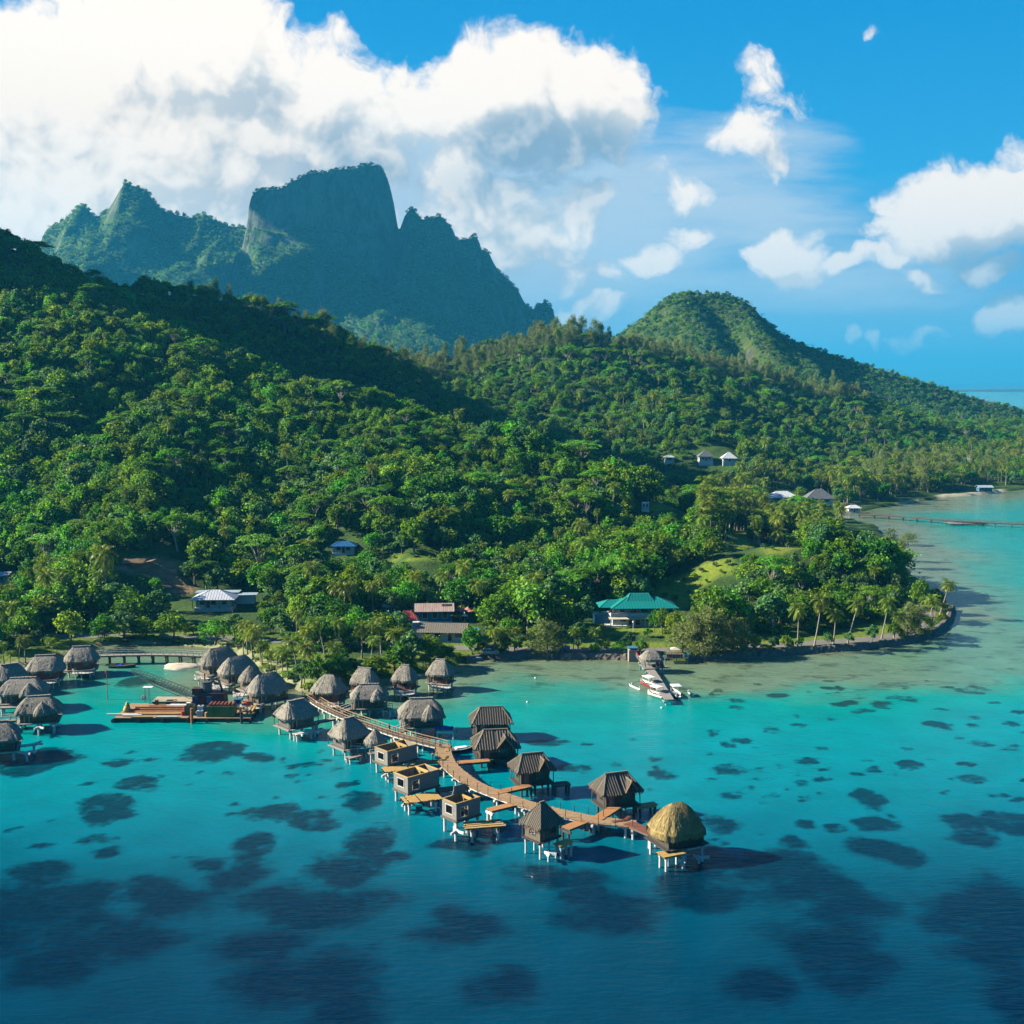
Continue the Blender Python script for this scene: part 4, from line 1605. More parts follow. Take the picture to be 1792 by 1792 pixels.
for x, y, h in [(110, 130, 10), (150, 90, 11), (330, 110, 11), (360, 170, 9), (20, 130, 10), (1580, 70, 10), (1640, 130, 10), (1700, 190, 9), (1770, 200, 9), (60, 210, 8), (10, 230, 8)]:
    explicit("coconut_palm", x / 3.584, 1080 + y / 3.584, h, s=0.98)
for px, py, h in [(1216, 1072, 10), (1238, 1062, 12), (1262, 1068, 11), (1284, 1085, 9), (1228, 1095, 8), (1300, 1095, 8), (1196, 1090, 7), (1250, 1090, 9), (1590, 1055, 9), (1606, 1060, 8), (945, 1085, 9), (960, 1092, 8), (1590, 935, 11), (1560, 925, 11), (1575, 945, 9)]:
    explicit("ironwood_tree", px, py, h, s=1.15)
for px, py, h, s in [(503, 1184, 4.2, 0.62), (558, 1148, 7, 0.95), (590, 1146, 6.5, 0.9), (618, 1150, 6, 0.85), (690, 1140, 6.5, 0.95), (722, 1102, 9, 1.2), (752, 1112, 8.5, 1.1), (700, 1122, 7, 0.9), (532, 1152, 6, 0.8), (585, 1160, 5, 0.8),
                     (656, 1148, 5.5, 0.8), (770, 1128, 7, 0.85), (826, 1098, 7, 0.75), (1012, 1085, 7, 0.8), (1146, 1068, 6, 0.55), (1160, 1064, 7, 0.6), (1180, 1072, 7, 0.7), (1030, 1040, 7.5, 0.7), (1100, 1105, 4.5, 0.6), (1085, 1122, 4, 0.5),
                     (1122, 1118, 4.5, 0.55), (1205, 1148, 3.4, 0.5), (1322, 1112, 5, 0.6), (1375, 1112, 4.5, 0.55), (1355, 1112, 4.5, 0.5), (1450, 1104, 4.5, 0.45), (1485, 1106, 4.5, 0.5), (1527, 1092, 6, 0.55), (1566, 1090, 6.5, 0.6), (1600, 1080, 6, 0.6), (1625, 1078, 5, 0.6),
                     (1612, 1013, 9, 0.7), (1640, 1030, 6, 0.6), (120, 1068, 9, 1.1), (215, 1066, 9.5, 1.25), (250, 1080, 8, 1.0), (300, 1072, 8, 1.0), (375, 1085, 7.5, 1.0), (275, 1028, 10, 1.2), (230, 1034, 10, 1.2), (410, 1070, 7, 0.9), (180, 1075, 8, 1.0),
                     (890, 1080, 6.5, 0.7), (880, 1108, 5, 0.6), (985, 1100, 7, 0.8)]:
    explicit("broadleaf_tree", px, py, h, s=s)
for px, py in [(x, 1119 + (x % 3) * 2) for x in range(168, 352, 9)] + [(450, 1175), (540, 1195), (650, 1175), (670, 1172), (1040, 1128), (1060, 1120), (1095, 1112), (1135, 1100), (1290, 1118), (1305, 1120), (1340, 1128), (720, 1155), (765, 1150), (800, 1142), (840, 1128), (905, 1120), (1010, 1118),
               (1385, 1120), (1400, 1116), (470, 1165), (600, 1178), (1580, 1108), (1610, 1100), (1640, 1090), (1650, 1075)]:
    explicit("shrub", px, py, random.uniform(1.6, 2.6), s=random.uniform(0.8, 1.2))
for px, py in [(1150, 1030), (1163, 1045), (1172, 1022), (1188, 1036), (1196, 1018), (1206, 1040), (1215, 1012), (1228, 1002), (1236, 1020), (1250, 992), (1262, 1002), (1275, 990), (1180, 1052), (1141, 1050), (1335, 960), (1352, 963), (1390, 957), (690, 977), (722, 975), (752, 978)]:
    q = on_ground(px, py)
    add_tree("shrub", q.x, q.y, q.z - 0.1, random.uniform(0.35, 0.8))
N_EXPLICIT = len(TREES)
for _ in range(900):
    ux, uy = random.uniform(-150, 110), random.uniform(268, 352)
    ud = float(poly_sdf(LAND, np.array([ux]), np.array([uy]))[0])
    upx, upy = proj(ux, uy, 2.0)
    if ud < 1.5 or (4.5 < ud < 13.5 and upx > 430) or (uy < 300 and upx < 430) or (upx > 1290 and ud < 14):
        continue
    uz = float(ground_z(ux, uy))
    SHRUBS_ = (upx, upy, ux, uy, uz)
    if any(inpoly(P_, np.array([upx]), np.array([upy]))[0] for P_ in GRASS_PX + SOIL_PX):
        continue
    if ud < 5 and random.random() < 0.45:
        continue
    add_tree("shrub", ux, uy, uz - 0.1, random.uniform(0.7, 1.3))

# random forest on the hills
cand = []
y = 300.0
while y < 1290:
    st = 4.7 if y < 560 else (5.6 if y < 800 else 7.0)
    half = 0.47 * y + 60
    xs_ = np.arange(-half - 40, half, st)
    cand.append(np.stack([xs_ + RNG.uniform(-0.45, 0.45, len(xs_)) * st, y + RNG.uniform(-0.45, 0.45, len(xs_)) * st], -1))
    y += st
base_n = sum(len(c_) for c_ in cand)
y = 345.0
while y < 700:
    half = 0.47 * y + 20
    xs_ = np.arange(-half, half, 7.5)
    cand.append(np.stack([xs_ + RNG.uniform(-0.5, 0.5, len(xs_)) * 7, y + RNG.uniform(-0.5, 0.5, len(xs_)) * 7], -1))
    y += 7.5
cand = np.concatenate(cand)
cx, cyv = cand[:, 0], cand[:, 1]
cz = ground_z(cx, cyv)
cd = poly_sdf(LAND, cx, cyv)
bpx, bpy_ = proj(cx, cyv, cz)
n1 = vnoise(cx / 34, cyv / 34, 71)
n2 = vnoise(cx / 22, cyv / 22, 72)
n3 = RNG.uniform(size=len(cx))
dRD = tent(cx, cyv, [(a, b, 0) for a, b, _ in RD], 1.0, 0.01)
dRB = tent(cx, cyv, [(a, b, 0) for a, b, _ in RB], 1.0, 0.01)
dRA = tent(cx, cyv, [(a, b, 0) for a, b, _ in RA], 1.0, 0.01)
kp = np.full(len(cx), 0.012)
kp = np.where((bpx > 1040) & (bpx < 1800) & (bpy_ > 630) & (bpy_ < 830) & (cyv > 560), 0.06 + 0.24 * (n1 > 0.58), kp)
kp = np.where((bpx > 1225) & (bpx < 1570) & (bpy_ > 835) & (bpy_ < 975) & (cyv > 405), 0.62, kp)
kp = np.where((bpx > 1500) & (bpy_ > 800) & (bpy_ < 885), 0.45, kp)
kp = np.where((cyv < 350) & (bpx < 880), 0.16, kp)
kp = np.where((bpx > 700) & (bpx < 1030) & (bpy_ > 900) & (bpy_ < 1030), 0.13, kp)
ki = np.where((dRD > -38) & (bpx > 640) & (bpx < 1520), 0.72, 0.0)
ki = np.maximum(ki, np.where((dRA > -14) & (bpx > 330), 0.22, 0.0))
ki = np.maximum(ki, np.where((bpx > 1500) & (bpy_ > 810) & (bpy_ < 880), 0.15, 0.0))
ku = np.where((n2 > 0.66), 0.13, 0.014) * (cyv > 345)
ku = np.where((cd < 40), 0.01, ku)
kinds = []
for i in range(len(cx)):
    r = n3[i]
    if r < kp[i]:
        k = "coconut_palm"
    elif r < kp[i] + ki[i]:
        k = "ironwood_tree"
    elif r < kp[i] + ki[i] + ku[i]:
        k = "umbrella_tree"
    else:
        k = "broadleaf_tree"
    kinds.append(k)
kinds = np.array(kinds)
svar = np.clip(0.20 + 1.5 * fbm(cx / 24, cyv / 24, 91, 3) + RNG.normal(size=len(cx)) * 0.17, 0.55, 1.75)
svar[base_n:] = RNG.uniform(0.42, 0.75, len(cx) - base_n)
kinds[base_n:] = np.where(kinds[base_n:] == "umbrella_tree", "broadleaf_tree", kinds[base_n:])
# the umbrella crowns stand well clear of each other
ok = (cz > 1.4) & (cd > np.where(bpx < 420, 4.0, 15.0))
ok &= ~((cyv < 300) & (bpx > 440))
ok &= ~((cd < 20) & (bpx > 860) & (bpx < 1700) & (cyv < 345))
ok &= ~((cyv < 330) & (bpx > 1290) & (cd < 15))
mg = np.maximum(0.0, -cx * 0)  # margin
inframe = (bpx > -330) & (bpx < 1900)
ok &= inframe
for P_ in GRASS_PX + SOIL_PX:
    top = proj(cx, cyv, cz + 5.0)
    hit = (inpoly(P_, bpx, bpy_) | inpoly(P_, top[0], top[1])) & (cyv < 520)
    ok &= ~hit
hk = np.array([{"broadleaf_tree": 8.5, "umbrella_tree": 11, "coconut_palm": 12.5, "ironwood_tree": 14}[k] for k in kinds]) * svar
rk = np.array([RAD[k] for k in kinds]) * svar
tpx_, tpy_ = proj(cx, cyv, cz + hk)
ppm = F / cyv
for (x0, y0, x1, y1, D) in KEEP:
    hit = (cyv < D) & (tpx_ + rk * ppm * 0.8 > x0) & (tpx_ - rk * ppm * 0.8 < x1) & (bpy_ > y0) & (tpy_ < y1)
    ok &= ~hit
# house plots
PLOTS = []


def plot(px, py, z, r):
    p = gp(px, py, z)
    PLOTS.append((p.x, p.y, r))


for px_, py_, dd_, r_ in ((1116, 1097, 4.6, 13), (378, 1072, 4.5, 13), (330, 1068, 4.5, 9), (300, 1066, 4.5, 9), (272, 1064, 4.5, 8), (714, 1100, 2.6, 6), (760, 1093, 5.4, 9), (776, 1125, 4.2, 9), (603, 972, 2.6, 8), (690, 1100, 2.6, 8), (1050, 1097, 4.6, 10), (1020, 1095, 4.6, 9)):
    q_ = on_ground(px_, py_)
    PLOTS.append((q_.x, q_.y + dd_, r_))
plot(1120, 1085, 4, 14)
plot(388, 1062, 6, 13)
plot(340, 1062, 6, 10)
plot(296, 1060, 6, 11)
plot(262, 1058, 6, 8)
plot(750, 1085, 4, 12)
plot(770, 1108, 3, 11)
for (x, y, r) in PLOTS:
    ok &= (np.hypot(cx - x, cyv - y) > r)
# hidden behind a hill?
vis = np.ones(len(cx), bool)
for t in np.linspace(0.25, 0.985, 60):
    yy = cyv * t
    m = yy > 296
    g = np.where(m, ground_z(cx * t, yy), -9)
    vis &= ~(m & (g + 3.0 > CZ + (cz + hk - CZ) * t))
near_left = (bpx < 0) & (bpx > -330)
ok &= (vis | near_left)
keep_i = np.nonzero(ok)[0]
umb = [i for i in keep_i if kinds[i] == "umbrella_tree"]
for i in keep_i:
    k = kinds[i]
    s = svar[i] * (1.0 if k != "coconut_palm" else 0.92)
    if k == "umbrella_tree":
        s = float(np.clip(s * random.uniform(0.85, 1.2), 0.7, 1.35))
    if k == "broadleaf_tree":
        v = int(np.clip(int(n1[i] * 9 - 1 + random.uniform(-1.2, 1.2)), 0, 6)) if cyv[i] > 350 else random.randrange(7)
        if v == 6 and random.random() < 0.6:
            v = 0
        if dRB[i] > -70 and random.random() < 0.45:  # lime crowns massed along this spur, sunlit brightness put into leaf colour
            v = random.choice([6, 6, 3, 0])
    else:
        v = None
    add_tree(k, float(cx[i]), float(cyv[i]), float(cz[i]) - 0.2, float(s), random.uniform(0.85, 1.12), v)

def in_the_way(t):
    k, v, x, y, z, rz, s, sz = t
    px, pb = proj(x, y, z)
    _, pt = proj(x, y, z + HGT[k][v] * sz)
    w = RAD[k] * s * F / y * 0.8
    return any(y < D and px + w > x0 and px - w < x1 and pb > y0 and pt < y1 for (x0, y0, x1, y1, D) in KEEP) or any(math.hypot(x - a, y - b) < r - 3 for a, b, r in PLOTS)


TREES = TREES[:N_EXPLICIT] + [t for t in TREES[N_EXPLICIT:] if t[0] != "shrub" or not in_the_way(t)]
# which trees show largest: nearest first, on a coverage grid of the photograph
order = sorted(range(len(TREES)), key=lambda i: TREES[i][3])
cov = np.zeros((226, 226), bool)
score = np.zeros(len(TREES))
for i in order:
    k, v, x, y, z, rz, s, sz = TREES[i]
    h = HGT[k][v] * sz
    r = RAD[k] * s
    px, pt = proj(x, y, z + h)
    _, pb = proj(x, y, z + h * 0.35 if k != "coconut_palm" else z + h * 0.68)
    w = r * F / y * 0.75
    x0, x1, y0, y1 = int((px - w) / 8), int((px + w) / 8) + 1, int(pt / 8), int(pb / 8) + 1
    x0, y0 = max(0, x0), max(0, y0)
    x1, y1 = min(226, x1), min(226, y1)
    if x1 <= x0 or y1 <= y0:
        continue
    blk = cov[y0:y1, x0:x1]
    free = 1 - blk.mean()
    if px < 4 or px > 1788:
        free *= 0.3
    score[i] = free * (2 * w) * max(pb - pt, 1)
    if k == "coconut_palm":
        if i >= N_EXPLICIT:
            pass
    else:
        blk[:] = True
CAP = {"broadleaf_tree": 295, "umbrella_tree": 190, "coconut_palm": 280, "ironwood_tree": 110, "shrub": 60}
chosen = set()
for k, c in CAP.items():
    ids = [i for i in range(len(TREES)) if TREES[i][0] == k and score[i] > 60]
    ids.sort(key=lambda i: (i >= N_EXPLICIT, -score[i]))
    chosen.update(ids[:c])

WORD = {"broadleaf_tree": "broadleaf tree", "umbrella_tree": "flat topped umbrella tree", "coconut_palm": "coconut palm", "ironwood_tree": "feathery ironwood tree", "shrub": "leafy shrub"}
CATS = {"broadleaf_tree": "tree", "umbrella_tree": "tree", "coconut_palm": "palm tree", "ironwood_tree": "tree", "shrub": "shrub"}


def region(px, py, Y, x):
    if Y < 300 and px > 420 and px < 830:
        return "among the thatched huts on the low peninsula"
    if Y < 352:
        if px < 160:
            return "behind the shaded huts at the western shore"
        if px < 330:
            return "behind the long lagoon footbridge"
        if px < 470:
            return "below the white roofed house by the inlet"
        if px < 690:
            return "along the shore road west of the red pavilion"
        if px < 850:
            return "beside the tan roofed shop on the road"
        if px < 1040:
            return "between the tan roofed shop and teal roofed house"
        if px < 1200:
            return "around the teal roofed house"
        if px < 1320:
            return "east of the teal roofed house by the sea wall"
        return "on the headland with the stone sea wall"
    if Y < 470:
        if px < 200:
            return "on the western slope below the stacked lumber"
        if px < 440:
            return "on the slope around the cleared brown soil"
        if px < 700:
            return "on the slope behind the blue roofed house"
        if px < 1000:
            return "on the slope behind the pink parasols"
        if px < 1230:
            return "on the slope above the teal roof"
        return "on the wooded mound behind the headland road"
    if Y < 660:
        if px < 350:
            return "high on the sunlit western spur"
        if px < 700:
            return "midway along the sunlit spur"
        if px < 1000:
            return "on the lower sunlit spur above the valley"
        if px < 1230:
            return "at the spur's end near the small white hut"
        return "in the grove around the white roofed beach houses"
    if px < 500:
        return "on the shaded ridge under the twin peaks"
    if px < 800:
        return "on the shaded ridge under the square rock peak"
    if px < 1150:
        return "on the middle hill under its feathery crest"
    if px < 1500:
        return "on the slope below the domed hill"
    return "behind the far beach by the long jetty"


for i in sorted(chosen):
    k, v, x, y, z, rz, s, sz = TREES[i]
    px, py = proj(x, y, z + HGT[k][v] * sz * 0.7)
    h = HGT[k][v] * sz
    if k == "coconut_palm":
        adj = "tall" if h > 12.2 else ("low" if h < 9 else "medium")
    else:
        adj = {"broadleaf_tree": ["round crowned", "wide domed", "grey green", "big leaved", "silvery green", "spreading", "lime green"],
               "umbrella_tree": ["", "broad", "small"], "ironwood_tree": ["", "bushy", "slender"], "shrub": ["dark", "lime green", "grey green"]}[k][v]
    lab = f"{adj} {WORD[k]} {region(px, py, y, x)}".strip()
    t = thing(k, lab, CATS[k], (x, y, z), rz, group=lab)
    u_k = math.exp(random.gauss(0, 0.11)) if k in ("broadleaf_tree", "umbrella_tree") else 1.0
    t.scale = (s * u_k, s / u_k, sz)
    if i in LEANS:
        t.rotation_mode = "QUATERNION"
        t.rotation_quaternion = Vector((math.sin(LEANS[i]), 0, math.cos(LEANS[i]))).rotation_difference(Vector((0, 0, 1))).inverted() @ Matrix.Rotation(rz, 4, "Z").to_quaternion()
    crown, trunk, _ = PROTO[k][v]
    for nm, me in (("trunk", trunk), ("crown", crown)):
        c = bpy.data.objects.new(nm, me)
        COL.objects.link(c)
        c.parent = t

rest = {}
for i in range(len(TREES)):
    if i not in chosen:
        rest.setdefault(TREES[i][0], []).append(TREES[i])
NAMES = {"broadleaf_tree": ("broadleaf_tree_forest", "dense green broadleaf forest that covers the island's hills", "forest"),
         "umbrella_tree": ("umbrella_tree_forest", "farther flat topped umbrella trees spread over the hills", "forest"),
         "coconut_palm": ("coconut_palm_forest", "farther coconut palms scattered through the hill forest", "palms"),
         "ironwood_tree": ("ironwood_tree_forest", "farther feathery ironwood trees along the hill crests", "forest"),
         "shrub": ("shrub_undergrowth", "low shrubs between the trees along the shore", "shrubs")}
for k, lst in rest.items():
    a = np.array([(t[2], t[3], t[4], t[5], t[6], t[7], t[1]) for t in lst])
    mass(*NAMES[k], k, a[:, :3], a[:, 3], np.stack([a[:, 4] * np.exp(RNG.normal(size=len(a)) * 0.13), a[:, 4] * np.exp(RNG.normal(size=len(a)) * 0.13), a[:, 5]], -1), a[:, 6])
print("TREES", len(TREES), {k: sum(1 for t in TREES if t[0] == k) for k in PROTO}, "chosen", len(chosen))


# forest on the mountain and on the domed hill
def hill_forest(name, label, X, Y, Z, SL, step, smin, smax_, slope_max, kind="far_tree"):
    xs_, ys_ = X[0], Y[:, 0]
    pts = []
    yv = ys_[0]
    gx = np.arange(xs_[0], xs_[-1], step)
    gy = np.arange(ys_[0], ys_[-1], step)
    PX, PY = np.meshgrid(gx, gy)
    PX = (PX + RNG.uniform(-0.5, 0.5, PX.shape) * step).ravel()
    PY = (PY + RNG.uniform(-0.5, 0.5, PY.shape) * step).ravel()
    i = np.clip(np.searchsorted(xs_, PX) - 1, 0, len(xs_) - 2)
    j = np.clip(np.searchsorted(ys_, PY) - 1, 0, len(ys_) - 2)
    fx = np.clip((PX - xs_[i]) / (xs_[i + 1] - xs_[i]), 0, 1)
    fy = np.clip((PY - ys_[j]) / (ys_[j + 1] - ys_[j]), 0, 1)

    def bil(A):
        return (A[j, i] * (1 - fx) + A[j, i + 1] * fx) * (1 - fy) + (A[j + 1, i] * (1 - fx) + A[j + 1, i + 1] * fx) * fy

    z = bil(Z)
    sl = bil(SL)
    nn = fbm(PX / (step * 12), PY / (step * 12), 5, 4)
    good = (sl < slope_max * (0.75 + 0.6 * nn)) & (z > 6)
    px, py = proj(PX, PY, z)
    good &= (px > -30) & (px < 1830)
    # only what is not hidden behind the nearer ground
    for t in np.linspace(0.1, 0.42, 40):
        yy = PY * t
        m = (yy > 296) & (yy < 1290)
        g = np.where(m, ground_z(PX * t, yy), -9)
        good &= ~(m & (g > CZ + (z + 10 - CZ) * t))
    PX, PY, z = PX[good], PY[good], z[good]
    s = RNG.uniform(smin, smax_, len(PX))
    sc = np.stack([s, s, s * RNG.uniform(0.8, 1.15, len(PX))], -1)
    mass(name, label, "forest", kind, np.stack([PX, PY, z - 1.5], -1), RNG.uniform(0, 6.28, len(PX)), sc, RNG.integers(0, 4, len(PX)))
    print(name, len(PX))


hill_forest("mountain_forest", "far blue green forest on the slopes of the rocky mountain", MX, MYY, MZ, msl, 9.5, 0.7, 1.25, 1.35)
hill_forest("hill_forest", "forest over the domed hill and the long slope to the sea", KX, KYY, KZ, ksl, 5.4, 0.35, 0.80, 1.15)
# ------------------------------------------------------------------ materials of the built things
THATCH = pm("thatch", (0.33, 0.305, 0.26), (0.155, 0.14, 0.115), 2.2, 0.95, 0.9, stretch=(1.4, 1.4, 0.5), spec=0.05, rnd=0.12, detail=8)
THATCH_CAP = pm("thatch_ridge", (0.36, 0.34, 0.30), (0.24, 0.22, 0.19), 3.0, 0.95, 0.5, spec=0.05)
THATCH_NEW = pm("fresh_thatch", (0.42, 0.32, 0.14), (0.24, 0.18, 0.07), 2.0, 0.9, 0.9, stretch=(1.6, 1.6, 0.5), spec=0.08, detail=8)
WOOD_OLD = pm("weathered_wood", (0.17, 0.135, 0.10), (0.09, 0.07, 0.052), 1.4, 0.85, 0.3, stretch=(4, 4, 0.6), rnd=0.15)
WOOD_DK = pm("dark_boards", (0.075, 0.065, 0.055), (0.04, 0.035, 0.03), 1.6, 0.8, 0.3, stretch=(1, 1, 6))
WOOD_GREY = pm("grey_cladding", (0.16, 0.155, 0.145), (0.10, 0.097, 0.09), 1.2, 0.85, 0.35, stretch=(0.5, 0.5, 9))
PRIMED = pm("pale_primed_cladding", (0.27, 0.262, 0.235), (0.17, 0.165, 0.15), 1.2, 0.85, 0.35, stretch=(0.5, 0.5, 9))
BOARD_GREY = pm("primed_panel", (0.20, 0.205, 0.20), (0.15, 0.155, 0.155), 0.8, 0.8)
WOOD_ORANGE = pm("fresh_decking", (0.46, 0.22, 0.085), (0.30, 0.135, 0.05), 1.6, 0.75, 0.25, stretch=(1, 5, 1), rnd=0.12)
WOOD_TAN = pm("sunned_decking", (0.44, 0.285, 0.15), (0.29, 0.18, 0.09), 1.4, 0.8, 0.25, stretch=(1.5, 1.5, 1), rnd=0.1)
WOOD_YEL = pm("pine_boards", (0.55, 0.36, 0.12), (0.36, 0.21, 0.06), 1.5, 0.75, 0.2, stretch=(1, 4, 1), rnd=0.15)
WOOD_RED = pm("red_boards", (0.24, 0.085, 0.05), (0.14, 0.05, 0.03), 1.5, 0.75, 0.2, stretch=(4, 1, 1))
DECK_GREY = pm("bleached_deck", (0.34, 0.31, 0.27), (0.22, 0.20, 0.175), 1.5, 0.85, 0.2, stretch=(5, 1, 1))
SLAT_ROOF = pm("roof_boards", (0.10, 0.092, 0.08), (0.058, 0.052, 0.046), 1.5, 0.8, 0.2, stretch=(4, 4, 1))
BATTEN = pm("roof_battens", (0.27, 0.225, 0.165), (0.17, 0.14, 0.10), 1.5, 0.85)
RAFTER = pm("rafter_tails", (0.42, 0.19, 0.085), (0.25, 0.11, 0.05), 2, 0.8)
CONC = pm("white_concrete", (0.72, 0.71, 0.69), (0.55, 0.54, 0.52), 1.0, 0.8, 0.2)
PILE_DK = pm("wet_pile", (0.10, 0.095, 0.085), (0.05, 0.05, 0.048), 2.0, 0.6)
PAINT_W = pm("white_paint", (0.80, 0.79, 0.77), (0.70, 0.69, 0.67), 0.8, 0.45)
RAIL_W = pm("white_rail", (0.66, 0.63, 0.58), (0.50, 0.47, 0.42), 1.5, 0.7)
GLASS = pm("dark_glass", (0.02, 0.03, 0.035), (0.03, 0.045, 0.05), 0.5, 0.12, spec=0.6)
DOOR_M = pm("door_wood", (0.12, 0.075, 0.045), (0.08, 0.05, 0.03), 2, 0.6, stretch=(5, 5, 0.6))
STEEL = pm("dark_steel", (0.045, 0.047, 0.05), (0.025, 0.026, 0.028), 1.5, 0.55, metal=0.3)
RUST = pm("rusty_steel", (0.42, 0.17, 0.065), (0.22, 0.085, 0.04), 1.6, 0.8, 0.2, stretch=(0.5, 2, 2))
BLUE_TARP = pm("blue_tarp", (0.02, 0.08, 0.42), (0.015, 0.05, 0.28), 1.2, 0.5, 0.4)
ROAD_M = pm("asphalt", (0.20, 0.185, 0.165), (0.14, 0.13, 0.115), 0.35, 0.9, 0.2)
STONE = pm("sea_wall_stone", (0.19, 0.17, 0.145), (0.08, 0.072, 0.064), 0.9, 0.9, 0.8, detail=7)
SAND_M = pm("coral_sand", (0.60, 0.53, 0.42), (0.46, 0.40, 0.30), 0.5, 0.95)
RED_P = pm("red_paint", (0.50, 0.035, 0.04), (0.38, 0.025, 0.03), 1.0, 0.5)
BLACKP = pm("black_rubber", (0.02, 0.02, 0.022), (0.03, 0.03, 0.03), 1.0, 0.6)


def qxy(a):
    return Vector((math.cos(a), math.sin(a), 0))


# ------------------------------------------------------------------ roofs
def ring_point(t, a, b, nexp):
    c, s = math.cos(t), math.sin(t)
    return (math.copysign(abs(c) ** (2 / nexp), c) * a, math.copysign(abs(s) ** (2 / nexp), s) * b)


def thatch_roof(mb, a, b, ridge, rise, z0, nexp=6.0, seed=0, cx=0.0, cy=0.0, rot=0.0, hollow=0.10, tufts=420, lip=0.38, skew=0.0):
    """thatch coat: eave ring lofted to a ridge, shaggy and uneven, with a thick lip and loose ends"""
    rg = random.Random(seed)
    N = 56
    ph = [rg.uniform(0, 6.28) for _ in range(4)]
    rings = []
    K = 8
    R = Matrix.Rotation(rot, 2)

    def P(t, k):
        x, y = ring_point(t, a, b, nexp)
        rx = max(-ridge, min(ridge, x * (ridge / a) * 1.15)) + skew
        u = k
        X = x * (1 - u) + rx * u
        Yv = y * (1 - u)
        wv = 1 + (0.022 * math.sin(5 * t + ph[0]) + 0.018 * math.sin(11 * t + ph[1]) + 0.015 * math.sin(19 * t + ph[2])) * (1 - u)
        z = rise * (u + hollow * math.sin(math.pi * u)) if hollow >= 0 else rise * (u ** (1 - hollow))
        z += 0.06 * math.sin(7 * t + ph[3] + 4 * u) * (1 - u)
        q = R @ Vector((X * wv, Yv * wv))
        return Vector((cx + q.x, cy + q.y, z0 + z))

    vs, fs = [], []
    # under-lip, lip, surface
    for kk in range(-2, K + 1):
        for i in range(N):
            t = 2 * math.pi * i / N
            p = P(t, max(kk, 0) / K)
            jit = rg.uniform(-0.05, 0.05)
            if kk == -1:
                p = P(t, 0.015) - Vector((0, 0, lip + rg.uniform(-0.10, 0.14)))
            elif kk == -2:
                p = P(t, 0.16) - Vector((0, 0, 0.30))
            else:
                p = p + Vector((0, 0, jit * (1 - kk / K)))
            vs.append(p)
    M = K + 3
    for k in range(M - 1):
        for i in range(N):
            j = (i + 1) % N
            fs.append((k * N + i, k * N + j, (k + 1) * N + j, (k + 1) * N + i))
    mb.add(vs, fs)
    # loose straw
    for _ in range(tufts):
        t = rg.uniform(0, 2 * math.pi)
        k = rg.uniform(0.0, 0.92) if rg.random() < 0.55 else 0.0
        p = P(t, k)
        q = P(t, max(k - 0.12, 0.0)) if k > 0.12 else P(t, 0) - Vector((0, 0, lip + rg.uniform(0.0, 0.28)))
        out_ = (P(t, 0) - P(t, 0.3))
        out_.z = 0
        out_ = out_.normalized() if out_.length > 1e-6 else Vector((1, 0, 0))
        side = Vector((-out_.y, out_.x, 0)) * rg.uniform(0.05, 0.13)
        lift = out_ * rg.uniform(0.03, 0.12) + Vector((0, 0, rg.uniform(0.01, 0.06)))
        mb.add([p - side, p + side, q + lift + side * 0.4, q + lift - side * 0.4], [(0, 1, 2, 3)])


